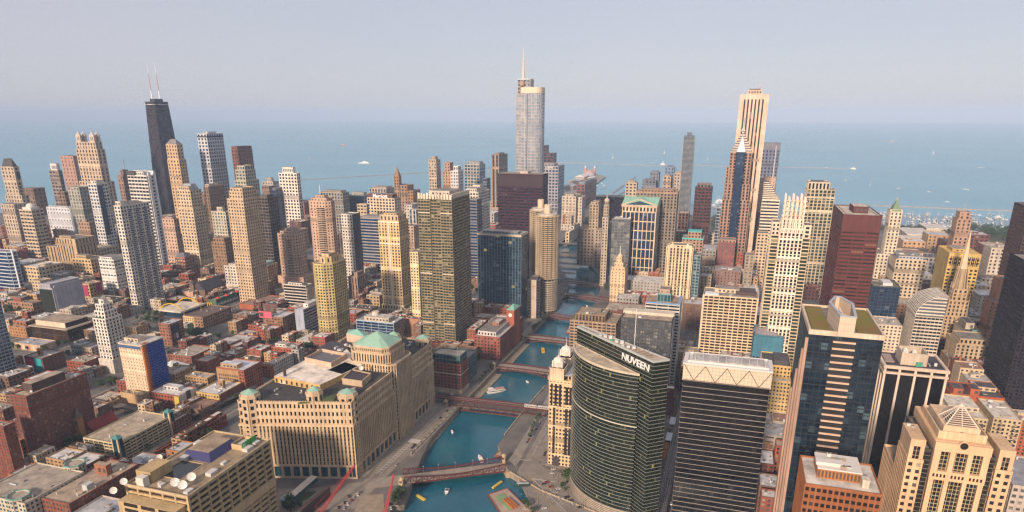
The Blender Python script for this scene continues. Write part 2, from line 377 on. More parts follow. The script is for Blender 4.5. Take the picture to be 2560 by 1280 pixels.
def dish(b,x,y,z,r,ang=0.3,col=(.78,.76,.70),name='satellite_dish'):
 """round dish on a short post, tipped back and turned to the south-west"""
 m=MB(); n=18; k=4; ax=Vector((math.cos(R(225))*math.cos(ang),math.sin(R(225))*math.cos(ang),math.sin(ang))).normalized()
 u=ax.orthogonal().normalized(); w=ax.cross(u); c=Vector((x,y,z+r*1.05+.6)); V=[]; F=[]
 for i in range(k+1):
  rr=r*i/k; dd=.28*r*(i/k)**2
  for j in range(n):
   a=2*math.pi*j/n; V.append(c+u*rr*math.cos(a)+w*rr*math.sin(a)+ax*dd)
 for i in range(k):
  for j in range(n):
   q=(i*n+j,i*n+(j+1)%n,(i+1)*n+(j+1)%n,(i+1)*n+j); F.append(q)
 nV=len(V); V2=[v-ax*.12 for v in V]; F2=[tuple(nV+t for t in reversed(f))for f in F]
 m._add([tuple(v)for v in V+V2],F+F2,0)
 m.bar((x,y,z-.2),c-ax*.1,.35,mat=1); m.bar(c,c+ax*r*.8,.12,mat=1)
 for a in(0,2.1,4.2):m.bar(c+u*r*.9*math.cos(a)+w*r*.9*math.sin(a)+ax*.2*r,c+ax*r*.8,.09,mat=1)
 part(b,name,m,[plain(col,.45),plain((.25,.25,.25))])
def tank(b,x,y,z,r=2.2,h=4.5):
 """wooden water tank on legs with a conical lid"""
 m=MB()
 for dx in(-1,1):
  for dy in(-1,1):m.bar((x+dx*r*.6,y+dy*r*.6,z-.1),(x+dx*r*.6,y+dy*r*.6,z+4),.3,mat=1)
 m.tube((x,y),r,r,z+4,z+4+h,0,14); m.tube((x,y),r*1.05,.1,z+4+h,z+5.6+h,1,14)
 part(b,'water_tank',m,[wall((.17,.10,.06)),plain((.16,.14,.12))])
def letters(text,size,parent,org,P,xdir,nrm,mat,depth=.25,name='lettering'):
 """raised lettering standing on a wall: P lower-left corner, xdir reading direction, nrm outward"""
 cu=bpy.data.curves.new('lettering','FONT'); cu.body=text; cu.size=size; cu.extrude=depth; cu.offset=size*.012
 tmp=bpy.data.objects.new('lettering_curve',cu); COL.objects.link(tmp)
 dg=bpy.context.evaluated_depsgraph_get(); me=bpy.data.meshes.new_from_object(tmp.evaluated_get(dg)); bpy.data.objects.remove(tmp)
 o=bpy.data.objects.new(name,me); COL.objects.link(o); me.materials.clear(); me.materials.append(mat)
 x=Vector(xdir).normalized(); zz=Vector(nrm).normalized(); y=zz.cross(x).normalized()
 L=Vector(P)-Vector([float(k)for k in org])
 o.location=L; o.rotation_euler=Matrix(((x.x,y.x,zz.x),(x.y,y.y,zz.y),(x.z,y.z,zz.z))).to_euler()
 if parent is not None:o.parent=parent
 return o,max(v.co.x for v in me.vertices)
 # ------------------------------------------------------------------ water, land, quays, streets
WZ=-6.0
def noise_mat(name,a,b_,scale,rough=.9,detail=5.0,bump=None):
 m,n,b=_mat(name); tc=nd(n,'ShaderNodeTexCoord')
 n1=nd(n,'ShaderNodeTexNoise',i_Scale=scale,i_Detail=detail,i_Roughness=.6); n.links.new(tc.outputs['Object'],n1.inputs['Vector'])
 mr=nd(n,'ShaderNodeMapRange'); mr.inputs[1].default_value=.35; mr.inputs[2].default_value=.65; n.links.new(n1.outputs[0],mr.inputs[0])
 n.links.new(mixrgb(n,a,b_,mr.outputs[0]),b.inputs['Base Color']); b.inputs['Roughness'].default_value=rough
 if bump:
  n2=nd(n,'ShaderNodeTexNoise',i_Scale=bump[0],i_Detail=4.0); n.links.new(tc.outputs['Object'],n2.inputs['Vector'])
  bp=nd(n,'ShaderNodeBump'); bp.inputs['Strength'].default_value=bump[1]; bp.inputs['Distance'].default_value=bump[2]
  n.links.new(n2.outputs[0],bp.inputs['Height']); n.links.new(bp.outputs[0],b.inputs['Normal'])
 return m
lakem=noise_mat('lake_water',(.17,.36,.46),(.20,.40,.50),.0012,.45,4.0); lakem.node_tree.nodes['Principled BSDF'].inputs['Specular IOR Level'].default_value=.3
riverm=noise_mat('river_water',(.004,.085,.135),(.008,.12,.175),.02,.16,4.0,(.45,.22,.35)); riverm.node_tree.nodes['Principled BSDF'].inputs['Specular IOR Level'].default_value=.5
asph=noise_mat('asphalt',(.10,.095,.09),(.15,.14,.13),.06)
pave=noise_mat('pavement_concrete',(.20,.18,.155),(.31,.275,.23),.12)
landm=noise_mat('city_ground',(.085,.08,.078),(.18,.16,.14),.03)
quaym=noise_mat('quay_stone',(.20,.165,.12),(.33,.27,.19),.25)
grassm=noise_mat('grass_blades',(.05,.075,.02),(.09,.12,.035),.05)
NB=[(-18,64),(56,84),(100,93),(174,95),(431,95),(640,97),(760,108),(860,140),(960,195),(1080,226),(1250,250),(1500,262),(2080,262)]
SB=[(2080,190),(1500,185),(1280,172),(1100,148),(990,118),(900,78),(800,52),(673,39),(480,28),(271,20),(192,24),(108,25),(62,-1),(38,-38),(15,-100),(2,-170)]
SHORE_N=[(2080,262),(2060,480),(1960,640),(1900,900),(1760,1250),(1500,1480),(1330,1600),(1220,1800),(1150,2300),(1050,2900),(900,4200),(700,9000)]
SHORE_S=[(600,-9000),(1500,-3200),(1720,-1700),(1740,-880),(1760,-640),(1775,-330),(1800,-60),(2080,190)]
def slab(name,poly,z0,z1,mats,side=0,top=0):
 m=MB(); m.prism(poly,z0,z1,side,top); o=m.build(name,mats); o['kind']='structure'; return o
def tri_slab(name,poly,z0,z1,mats):
 """slab on a footprint that may be concave"""
 from mathutils.geometry import tessellate_polygon
 tr=tessellate_polygon([[Vector((p[0],p[1],0))for p in poly]]); m=MB(); n=len(poly); P=np.asarray(poly,float)
 area=sum(P[i][0]*P[(i+1)%n][1]-P[(i+1)%n][0]*P[i][1]for i in range(n))
 if area<0:P=P[::-1]; tr=[tuple(n-1-k for k in t)for t in tr]
 V=np.concatenate([np.c_[P,np.full(n,z0)],np.c_[P,np.full(n,z1)]]); F=[(i,(i+1)%n,n+(i+1)%n,n+i)for i in range(n)]; M=[0]*n
 for t in tr:
  a,b,c=(P[k]for k in t); s_=(b[0]-a[0])*(c[1]-a[1])-(c[0]-a[0])*(b[1]-a[1])
  F.append(tuple(n+k for k in(t if s_>0 else t[::-1]))); M.append(1)
 m._add(V,F,M); o=m.build(name,mats); o['kind']='structure'; return o
m=MB(); m.box(2081,33000,-40000,40000,WZ-.5,WZ); m.box(300,2081,-40000,40000,WZ-.52,WZ-.02); o=m.build('lake',lakem); o['kind']='structure'
m=MB(); m.box(-2600,2081,-2000,400,WZ-.3,WZ+.02); o=m.build('river',riverm); o['kind']='structure'
tri_slab('city_land_north',NB+SHORE_N[1:]+[(-2600,9000),(-2600,700),(-120,260)],WZ-3,0,[quaym,landm])['kind']='structure'
tri_slab('city_land_south',SB+[(-40,-400),(-200,-1200),(-2600,-3000),(-2600,-9000)]+SHORE_S[:-1],WZ-3,0,[quaym,landm])
tri_slab('unseen_land_west',[(-2600,-2900),(-330,-1900),(-110,-420),(-52,-190),(-42,-60),(-62,70),(-150,240),(-700,560),(-2600,600)],WZ-3,0,[quaym,landm])  # unseen bank, added to keep sun glitter on water out of the glass
# street grid: asphalt carriageways between raised pavement blocks
SX=[-83,25,166,290,414,539,671,780,870,960,1080,1200,1330,1460,1600]
SYN=[244,333,422,500,611,700,789,878,967,1067,1180,1290,1400,1510,1620]
SYS=[8,-160,-290,-410,-530,-650,-770]
m=MB()
for x in SX[1:]:
 m.box(x-7,x+7,120 if x>180 else 216,1700,-.1,.03)
 if x>100:m.box(x-7,x+7,-900,12,-.1,.03)
for y in SYN:m.box(-400,1750,y-6,y+6,-.1,.034)
for y in SYS[1:]:m.box(30,1700,y-7,y+7,-.1,.034)
o=m.build('street',asph); o['kind']='structure'
m=MB(); m2=MB()
for x in SX[1:]:
 for s in(-1,1):
  for y0,y1 in zip([128]+SYN,SYN):m.box(x+s*8.6-1.6,x+s*8.6+1.6,y0+7,y1-7,-.1,.14)
 for k in range(90):
  y=250+k*15
  if min(abs(y-q)for q in SYN)>12:m2.box(x-.15,x+.15,y,y+5,0,.05)
for y in SYN:
 for s in(-1,1):
  for x0,x1 in zip(SX,SX[1:]):m.box(x0+11,x1-11,y+s*7.6-1.5,y+s*7.6+1.5,-.1,.144)
 for k in range(110):
  x=-120+k*15
  if min(abs(x-q)for q in SX)>13:m2.box(x,x+5,y-.15,y+.15,0,.052)
 for x in SX[1:8]:
  for e in range(7):m2.box(x-6+e*1.9,x-5.1+e*1.9,y-9.8,y-7.2,0,.05); m2.box(x-6+e*1.9,x-5.1+e*1.9,y+7.2,y+9.8,0,.05)
m.build('pavement',pave)['kind']='structure'; m2.build('street_marking',plain((.55,.53,.48),.8))['kind']='structure'
# ------------------------------------------------------------------ towers, north-west quarter of the skyline
CREAM=(.50,.40,.27); TAN=(.42,.31,.19); PINK=(.50,.35,.26); WHITE=(.62,.58,.52); BRICK=(.24,.075,.045); DBRICK=(.15,.055,.04); BROWN=(.20,.125,.085); GREY=(.30,.29,.28); STONE=(.44,.36,.27)
s_cream=st(CREAM,'wm',3.6,3.3,.52,.48); s_pink=st(PINK,'wm',3.4,3.1,.55,.5); s_white=st(WHITE,'gr',3.6,3.1,.45,.45)
s_bal=st((.66,.62,.56),'dk',4.5,3.0,.22,.38,so=.35,po=0); s_brown=st(BROWN,'dk',3.8,3.4,.5,.45); s_brick=st(BRICK,'dk',4,3.3,.6,.5)
s_rib=st(TAN,'dk',4.2,3.4,.62,.16,sp=(.12,.09,.07)); s_blue=st((.16,.20,.24),'nb',3.2,3.8,.10,.22)
A='apartment_tower'; O_='office_tower'; ap='apartment tower'; of='office tower'
b=T(A,ap,'pale stone tower with stepped shaft under a dark truncated roof, at the skyline edge',(1,33,418,47),st(STONE,'wm',3.4,3.4,.58,.4),187,ref='the dark-capped stone tower')
x0,x1,y0,y1=fr(b,.06,.94,.06,.94); m=MB(); m.prism(rect(x0,x1,y0,y1),187,207,poly1=inset(rect(x0,x1,y0,y1),6)); part(b,'mansard_roof',m,wall((.07,.065,.065)))
tier(b,-.25,1.1,-.25,1.05,0,120); penthouse(b,.2,.8,-.04,.1,14,160,col=(.05,.05,.06),name='bay_window')
b=T(A,ap,'dull brown slab tower just behind the dark-capped stone tower',(56,82,472,101),s_brown,85,D=40)
b=T(A,ap,'grey-brown apartment tower topped by a white box penthouse',(122,145,427,155),st((.25,.2,.16),'dk',3.4,3.1,.3,.5),153,pent=(.1,.9,.1,.8,20),pc=(.6,.56,.5))
b=T(A,ap,'narrow brown tower with pale base beside the grey-brown apartment tower',(145,160,480,170),s_brown,112)
b=T(O_,of,'plain pink granite slab tower rising behind the four-lantern tower',(150,182,391,215),st((.38,.23,.17),'dk',5,3.8,.72,.5),182)
# four-lantern tower
s9=st((.48,.37,.26),'wm',3.2,3.7,.55,.3)
b=T(O_,of,'tall limestone tower crowned by four square corner lanterns with pointed caps',(189,242,374,262),s9,217,ref='the four-lantern tower')
tier(b,.08,.92,.05,.95,217,236); tier(b,-.15,1.12,-.12,1.08,0,130)
for a in(.10,.70):
 for c in(.08,.72):
  x0,x1,y0,y1=fr(b,a,a+.22,c,c+.2); m=MB(); m.box(x0,x1,y0,y1,235,253,0); m.box(x0-.5,x1+.5,y0-.5,y1+.5,252,254,0); m.pyramid(rect(x0,x1,y0,y1),254,((x0+x1)/2,(y0+y1)/2,265),1)
  for k in(.25,.6):m.box(x0-.15,x0+.1,y0+(y1-y0)*k,y0+(y1-y0)*(k+.18),240,250,2)
  part(b,'lantern',m,[wall((.55,.45,.35)),plain((.42,.38,.36)),plain((.10,.10,.12))])
b=T(A,ap,'flat-topped pale grey-green ribbed tower below the four-lantern tower',(168,197,469,222),st((.36,.36,.30),'gr',3,3.2,.4,.3),158,ref='the grey-green ribbed tower')
b=T(A,ap,'white framed tower with a blue-grey glass strip down its face',(219,240,461,268),st((.58,.56,.53),'bl',3.4,3.2,.35,.4),168,pent=(.2,.8,.2,.8,7),ref='the white tower with the blue strip')
x0,x1,y0,y1=fr(b,.1,.5,-.03,.02); m=MB(); m.box(x0,x1,y0-.3,y0+2,60,165); part(b,'glass_strip',m,glass('bl'))
# tapering black tower with two masts
b=T(O_,of,'tall black tapering tower with cross braces and two white antenna masts',(361,394,254,421),st((.022,.016,.018),'bk',3.5,4.0,.28,.35),344,body=False,ref='the black tapering tower')
cxh,cyh=(b.x0+b.x1)/2,(b.y0+b.y1)/2
b.x0,b.x1,b.y0,b.y1=cxh-27,cxh+27,cyh-17,cyh+17
hx,hy=41,26
def taper(V):
 k=1.0-.36*np.clip(V[:,2],0,344)/344*1.0
 Q=V.copy(); Q[:,0]=cxh+(V[:,0]-cxh)*k; Q[:,1]=cyh+(V[:,1]-cyh)*k; return Q
pl=rect(cxh-hx,cxh+hx,cyh-hy,cyh+hy); m=MB(); frame(m,pl,0,344,mod(b.s,bay=4.3)); b.parts.append(part(b,'wall',m,[wall((.032,.022,.038),.2,.5),wall((.046,.028,.044),.2,.5)],warp=taper))
m=MB(); m.prism(inset(pl,.4),0,343.9,0,0,4.3,4.0); part(b,'glazing',m,glass('bk'),warp=taper)
m=MB()
for z in range(0,340,58):
 z1_=min(z+58,344)
 for(p,q,nx,ny)in((pl[3],pl[0],-1,0),(pl[0],pl[1],0,-1)):
  o_=np.array([nx,ny])*.5; m.bar((p[0]+o_[0],p[1]+o_[1],z),(q[0]+o_[0],q[1]+o_[1],z1_),1.6); m.bar((q[0]+o_[0],q[1]+o_[1],z),(p[0]+o_[0],p[1]+o_[1],z1_),1.6)
part(b,'cross_brace',m,wall((.035,.026,.026)),warp=taper)
k=.64; m=MB(); m.box(cxh-hx*k-.4,cxh+hx*k+.4,cyh-hy*k-.4,cyh+hy*k+.4,335.5,337.2); part(b,'pale_band',m,plain((.55,.55,.5)))
m=MB(); m.box(cxh-15,cxh+16,cyh-9,cyh+9,343,352,0); m.box(cxh-hx*k,cxh+hx*k,cyh-hy*k,cyh+hy*k,343.5,344.2,0); part(b,'penthouse',m,plain((.03,.03,.035)))
for(u_,tipv,tipu)in((375,148,364),(398,136,384)):
 P=at(u_,244,352); x,y=P[0],cyh+(3 if u_<380 else-3); x=cxh+(-11 if u_<380 else 12); m=MB()
 m.tube((x,y),2.2,1.8,343,375,0,8); m.tube((x,y),1.2,.9,375,420,1,8); m.tube((x,y),.7,.35,420,455,0,8)
 part(b,'antenna_mast',m,[plain((.72,.70,.68)),plain((.45,.25,.22))])
 # pointed pink tower in front of it
sp_=st((.52,.36,.21),'wm',3.2,3.4,.55,.42)
b=T(A,ap,'slender buff stone tower with a grey hipped roof standing against the black tower',(414,441,362,456),sp_,233,ref='the hip-roofed buff tower')
m=MB(); m.prism(b.poly,233.5,247,poly1=inset(b.poly,min(b.x1-b.x0,b.y1-b.y0)*.46)); part(b,'hipped_roof',m,wall((.20,.18,.18))); tier(b,-.06,1.15,-.05,1.05,0,195); penthouse(b,-.2,0,.2,.8,4,150)
b=T(A,ap,'white marble tower with a dense grid of small square windows and a dark top band',(492,516,335,557),st((.50,.50,.50),'nb',4.6,4.4,.42,.4,punch=False),258,pent=(.25,.75,.25,.75,5),ref='the white gridded marble tower')
penthouse(b,-.005,1.005,-.005,1.005,3.5,249,col=(.05,.05,.06),name='dark_band')
b=T(O_,of,'dark red-brown granite tower with a flat chamfered top',(576,592,374,632),st((.19,.085,.06),'bk',4,3.7,.55,.5),217,ref='the red-brown granite tower',cut=3); tier(b,.05,.95,.05,.95,217,224)
b=T(A,ap,'tan and teal balconied tower in front of the red-brown granite tower',(588,612,426,638),st((.40,.36,.26),'tl',4.4,3.2,.4,.4,so=.2),176,ref='the tan and teal tower'); tier(b,.12,.88,.1,.9,176,186); tier(b,-.1,1.15,-.1,1.1,0,150)
# white wedge tower
b=T(A,ap,'white tower of dark balcony bands with a broad blank white end wall',(318,366,440,386),st((.60,.57,.52),'bk',9,3.0,.12,.42,so=.3,punch=False),187,ref='the white banded tower')
m=MB(); m.box(b.x0+3,b.x0+10,b.y0-1.6,b.y0+.6,0,194); m.box(b.x1-4,b.x1+1.5,b.y0-2,b.y1,0,196); part(b,'blank_wall',m,wall((.62,.62,.62))); penthouse(b,.15,.7,.2,.9,8); penthouse(b,-.01,.3,.6,1.0,9,col=(.08,.07,.08))
b=T(A,ap,'brown tower topped by a thin construction crane jib',(293,306,440,322),st((.27,.17,.12),'dk',3.6,3.2,.6,.4),134,D=32)
tier(b,.2,.8,.1,.7,134,150); m=MB(); m.bar(((b.x0+b.x1)/2,b.y0+6,149),((b.x0+b.x1)/2,b.y0+2,182),1.4); part(b,'crane_jib',m,plain((.35,.28,.22)))
s_tw=st((.60,.55,.47),'bl',3.6,2.95,.42,.4)
b=T(A,ap,'broad white apartment slab of alternating pale and blue-grey vertical bays',(284,300,516,372),s_tw,171,ref='the striped white slab',pent=[(.05,.3,.1,.9,7),(.35,.7,.2,.9,5)])
for k in(.22,.5,.78):
 x0,x1,y0,y1=fr(b,k,k+.1,-.02,.3); m=MB(); m.box(x0,x1,y0-.6,y0+4,0,166,0)
 for z in range(3,166,3):m.box(x0-.2,x1+.2,y0-1.2,y0,z,z+1.0,1)
 part(b,'balcony_bay',m,[glass('nb'),wall((.45,.45,.46))])
b=T(A,ap,'cream stone tower with a bluish mansard penthouse and gabled corner',(441,475,477,503),mod(s_cream,pw=.5),166,ref='the cream mansard tower',pent=(.05,.3,.1,.9,8))
x0,x1,y0,y1=fr(b,.25,.98,.1,.9); m=MB(); m.prism(rect(x0,x1,y0,y1),165,178,poly1=inset(rect(x0,x1,y0,y1),5)); part(b,'mansard_roof',m,wall((.28,.31,.34))); tier(b,-.04,1.1,-.05,1.05,0,130)
b=T(A,ap,'rose-pink mid-rise tower with rounded arches under its roof',(405,434,549,447),s_pink,108,ref='the rose-pink arched tower',pent=(.2,.8,.2,.8,4)); tier(b,-.04,1.04,-.04,1.04,0,14)
b=T(A,ap,'dark brown tower with pale flat roof behind the cream towers',(508,520,468,560),mod(s_brown,wall=(.23,.15,.10)),152,pent=(.1,.7,.1,.9,6),pc=(.5,.4,.3),ref='the dark brown tower')
b=T(A,ap,'small cream and green-glass tower with a box penthouse',(528,563,531,577),st((.50,.45,.34),'tl',3.6,3.1,.45,.4),126,pent=(.3,.7,.3,.7,9),ref='the cream and green tower')
sg=st((.50,.38,.25),'wm',3.2,3.0,.5,.46)
b=T(A,ap,'tall beige tower with stepped crown and many small windows',(572,606,480,640),sg,188,ref='the tall beige tower',pent=(.25,.8,.2,.8,5)); tier(b,-.12,1.05,-.1,1.1,0,176); tier(b,.05,.95,.05,.95,188,193)
b=T(A,ap,'blank pale concrete slab tower with almost no windows',(498,531,589,544),st((.46,.38,.28),'wm',12,9,.93,.8),yB=672,D=24,ref='the blank concrete slab')
b=T(A,ap,'brown masonry tower with stepped top near the church',(528,562,607,585),st((.27,.17,.10),'dk',3.2,3.2,.5,.5),yB=704,ref='the stepped brown masonry tower',pent=(.2,.8,.2,.8,5)); tier(b,.1,.9,.1,.9,b.H,b.H+7)
b=T(A,ap,'white block of flats striped with bluish balcony bays on a blank podium',(560,602,668,636),mod(s_white,wall=(.58,.53,.44),glass='bl',po=.1),yB=736,ref='the white striped flats',pent=(.1,.9,.2,.8,4)); tier(b,-.03,1.35,-.1,1.02,0,16,st((.5,.44,.35),'wm',14,8,.9,.6))
b=T('hotel','hotel','stepped red-brick hotel with white bands and a dark mansard cap',(436,462,645,483),st((.25,.09,.06),'dk',3.6,3.2,.5,.5,sp=(.4,.33,.27)),yB=694,ref='the brick hotel with white bands')
m=MB(); m.prism(inset(b.poly,1),b.H,b.H+8,poly1=inset(b.poly,6)); part(b,'mansard_roof',m,wall((.13,.13,.15)))
b=T(A,ap,'tan stone slab tower with ribbed shaded side at the skyline edge',(1,34,512,66),st(STONE,'wm',3.6,3.3,.6,.35),yB=632,ref='the ribbed tan slab'); tier(b,-.05,1.05,-.05,1.05,0,14)
b=T(A,ap,'beige tower of horizontal bands under a white domed penthouse',(47,78,526,108),st((.46,.38,.28),'wm',6,3.2,.2,.5,so=.1),119,ref='the white-domed tower')
x0,x1,y0,y1=fr(b,.15,.85,.15,.85); m=MB(); m.prism(rect(x0,x1,y0,y1),118,124); m.dome(((x0+x1)/2,(y0+y1)/2),(x1-x0)*.45,124,8,0,16); part(b,'dome',m,plain((.6,.57,.52)))
b=T(A,ap,'orange-red brick tower with faint window slots',(61,105,565,121),st((.42,.12,.06),'dk',5,3.2,.8,.6),yB=642,ref='the orange-red brick tower',pent=(.2,.7,.2,.8,5))
b=T(A,ap,'pale blue-white windowed slab behind a red tower crane',(115,173,521,194),st((.55,.57,.60),'gr',3.6,3.2,.55,.55),100,ref='the blue-white slab',pent=(.1,.6,.1,.9,4)); m=MB(); m.box(b.x0+2,b.x1+.8,b.y0-1.2,b.y0+1,0,104); part(b,'blank_wall',m,wall((.55,.54,.55)))
b=T(A,ap,'pinkish-brown block between the crane and the dark brick tower',(195,222,557,231),st((.34,.22,.15),'dk',3.4,3.2,.55,.45),99,pent=(.3,.6,.3,.6,6))
b=T(A,ap,'dark tower with red-brick end wall and red-brick base',(230,240,546,276),st((.12,.07,.055),'dk',3.4,3.2,.35,.35,sp=(.25,.09,.05)),yB=625,ref='the red-ended dark tower'); m=MB(); m.box(b.x0-.5,b.x0+5,b.y0-.5,b.y1+.5,0,b.H+3); part(b,'end_wall',m,wall((.40,.11,.05)))
b=T('office_building','office','white block with large square black windows like a grid',(267,290,567,296),st((.66,.60,.52),'bk',5.2,4.6,.38,.32),yB=624,ref='the white block with square black windows',D=22)
b=T(A,ap,'broad tan slab with vertical rows of dark windows, tallest of the low tan group',(139,187,599,236),s_rib,yB=692,ref='the broad tan slab',pent=(.1,.3,.3,.9,5)); m=MB(); m.box(b.x0-.4,b.x0+.6,b.y0-.3,b.y0+9,0,b.H+1); part(b,'blank_wall',m,wall((.45,.33,.19)))
b=T('school','school','low tan annex with narrow window slots against the broad tan slab',(115,147,618,155),mod(s_rib,wall=(.40,.28,.16)),yB=684,D=20)
b=T('office_building','office','plain white low block beside the orange-red brick tower',(86,120,617,138),st((.55,.50,.45),'gr',4,3.4,.6,.55),yB=652,ref='the plain white block')
b=T(A,ap,'beige tower of gold-lit balconies with dark south wall',(180,226,650,256),st((.52,.38,.21),'wm',4.2,3,.45,.45,so=.3),yB=702,ref='the gold balconied tower',pent=(.1,.5,.3,.9,7),D=34)
b=T(A,ap,'white slab of flats with horizontal louvre bands, split by dark recesses',(246,284,651,345),st((.66,.63,.58),'gr',4.2,2.9,.25,.5,so=.15),yB=736,ref='the split white slab',pent=(.0,.45,.1,.9,5))
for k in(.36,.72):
 x0,x1,y0,y1=fr(b,k,k+.07,-.01,.2); m=MB(); m.box(x0,x1,y0-.5,y0+3,0,b.H-3); part(b,'recess_shade',m,plain((.06,.06,.065)))  # raised dark strips; the shade of the notches is put into their colour
b=T(A,ap,'slim cream tower with a teal glass side beside the split white slab',(340,368,644,390),st((.52,.42,.28),'wm',3.6,3.1,.55,.5),yB=725,ref='the cream and teal tower',pent=(.3,.9,.2,.8,4),pc=(.3,.4,.36)); m=MB(); m.box(b.x0+4,b.x1+.8,b.y0-.9,b.y0+2,0,b.H-1); part(b,'glass_side',m,glass('tl'))
b=T(A,ap,'curved blue glass tower with white balcony lines and a white fin',(-40,22,632,48),st((.42,.48,.56),'nb',6,3.2,.0,.28,so=.35,punch=False),yB=738,ref='the blue glass tower with the white fin',cut=6); m=MB(); m.box(b.x0+5,b.x0+6.6,b.y0-1.2,b.y0+2,0,b.H+5); part(b,'white_fin',m,plain((.7,.7,.7)))
# big glass tower cut by the frame
P=at(47,945,0); b=T(A,ap,'blue-green glass tower with balcony edges, cut off by the picture edge',(-260,-75,700,3),st((.28,.34,.38),'bl',3,3.2,.12,.24,so=.3,punch=False),116,D=40,Wd=40,body=False)
b.x1,b.y0=P[0]+1,P[1]; b.x0=b.x1-38; b.y1=b.y0+40; b.poly=rect(b.x0,b.x1,b.y0,b.y1); FOOT[-1]=(b.x0,b.x1,b.y0,b.y1,120,b.label); b.H=120; b.root.location=(b.x0+19,b.y0+20,0); b.o=np.array([b.x0+19,b.y0+20,0]); mass(b,b.poly,12,120,b.s)
tier(b,-.5,1.25,-.35,1.1,0,12.5,st((.5,.52,.54),'bl',5,6,.2,.2)); BL['the glass tower at the picture edge']=b
# white terrace tower and the blue-and-orange tower
sw=st((.66,.62,.55),'dk',3.0,3.1,.42,.3,po=.25)
b=T(A,ap,'white stepped apartment tower with planted terrace and boxy white podium',(232,263,800,318),sw,yB=932,ref='the white stepped tower',D=24)
tier(b,.1,.85,.1,.9,b.H,b.H+9); tier(b,.2,.75,.25,.85,b.H+9,b.H+17); penthouse(b,.35,.6,.35,.75,6,b.H+17); tier(b,-.12,1.15,-.12,1.05,0,17,st((.55,.50,.43),'wm',9,6,.88,.7))
m=MB(); m.box(b.x0+.5,b.x0+4,b.y0+5,b.y1-2,b.H+.2,b.H+1.8); part(b,'terrace_planting',m,noise_mat('planting',(.02,.04,.012),(.05,.08,.02),.6))
b=T(A,ap,'cream tower with a vivid blue balconied south side and an orange corner strip',(295,352,865,408),st((.60,.47,.33),'dk',3.4,3.0,.72,.6),yB=1000,ref='the blue and orange tower',D=30)
m=MB(); m.box(b.x0+5.5,b.x1+.6,b.y0-.8,b.y0+2,0,b.H-1,0)
for z in np.arange(3,b.H-2,3.0):
 for xx in np.arange(b.x0+6,b.x1-2,4.2):m.box(xx,xx+3.1,b.y0-1.9,b.y0-.8,z,z+1.1,1)
 m.box(b.x1-2,b.x1+2.0,b.y0-1.8,b.y1,z,z+.35,2)
part(b,'blue_side',m,[plain((.02,.07,.30),.25),plain((.03,.10,.42),.3),plain((.25,.30,.38))])
m=MB(); m.box(b.x0+.6,b.x0+5,b.y0-1.0,b.y0+1,0,b.H+2,0);
for z in np.arange(2,b.H,3.0):m.box(b.x0+.4,b.x0+4.2,b.y0-1.6,b.y0-.9,z,z+1.4,1)
m.box(b.x0+4.6,b.x0+5.6,b.y0-2.2,b.y0+.5,0,b.H+3,2); part(b,'orange_strip',m,[plain((.45,.14,.03)),plain((.55,.22,.05)),plain((.28,.06,.03))])
m=MB(); m.box(b.x0-.5,b.x0+4,b.y0+1,b.y1+.4,b.H-4.5,b.H-1.2); part(b,'blue_band',m,plain((.05,.10,.22)))
m=MB(); m.box(b.x0-.8,b.x1+1.5,b.y0-2.5,b.y1+.5,b.H+.3,b.H+1.2); part(b,'roof_slab',m,roofmat((.5,.48,.44))); penthouse(b,.2,.6,.3,.9,4,b.H+1.2); rooftop(b,6,b.H+1.2)
tier(b,.0,1.3,-.35,-.04,0,9,st((.4,.3,.2),'dk',4,4,.5,.4))
# tower crane by the blue-white slab
P=at(176,587,30)
tc_=thing('tower_crane','thin red tower crane with long jib in front of the blue-white slab','crane',(P[0],P[1],0)); m=MB()
for dx,dy in((-1,-1),(1,-1),(1,1),(-1,1)):m.bar((dx,dy,0),(dx,dy,84),.5)
for z in range(0,84,6):
 m.bar((-1,-1,z),(-1,1,z+6),.3); m.bar((-1,-1,z+6),(1,-1,z),.3); m.bar((1,1,z),(1,-1,z+6),.3)
m.build('mast',plain((.40,.10,.05)),tc_); m=MB()
for a,c in(((-4,20,80),(4,-36,86)),):
 a,c=np.array(a,float),np.array(c,float)
 for dz in(0,2.2):m.bar(a+(0,0,dz),c+(0,0,dz*.4),.6)
 for k in range(14):m.bar(a+(c-a)*k/14+(0,0,2.2*(k%2)),a+(c-a)*(k+1)/14+(0,0,2.2*((k+1)%2)),.3)
m.bar((0,0,83),(0,0,94),.6); m.bar((0,0,94),(3.4,-30,87),.2); m.bar((0,0,94),(-3.5,18,82),.2); m.box(-5,-3,17,20,77,80)
m.build('jib',plain((.42,.11,.05)),tc_)
# ------------------------------------------------------------------ towers, centre
b=T(A,ap,'white gridded tower with square windows and a tall white penthouse',(696,741,434,750),st((.66,.60,.52),'bk',4.0,3.3,.42,.42),168,pent=(.15,.8,.2,.8,15),ref='the white gridded tower',pc=(.66,.61,.54))
b=T(A,ap,'dark glass tower with glittering panes beside the white gridded tower',(638,668,495,694),st((.12,.10,.09),'bk',3.2,3.0,.2,.3),160,ref='the glittering dark glass tower',pent=(.2,.8,.2,.8,5))
b=T(O_,of,'dark tower with a rounded barrel roof behind the white gridded tower',(680,690,476,712),mod(s_blue,wall=(.07,.08,.11)),128,D=45)
m=MB(); r_=(b.y1-b.y0)/2; V=[(b.y0+r_-r_*math.cos(math.pi*k/10),r_*1.2*math.sin(math.pi*k/10))for k in range(11)]
for k in range(10):m._add([(b.x0,V[k][0],b.H+V[k][1]),(b.x1,V[k][0],b.H+V[k][1]),(b.x1,V[k+1][0],b.H+V[k+1][1]),(b.x0,V[k+1][0],b.H+V[k+1][1])],[(0,1,2,3)],0)
m._add([(b.x0,p[0],b.H+p[1])for p in V],[tuple(range(11))],0); part(b,'barrel_roof',m,plain((.12,.13,.16),.4))
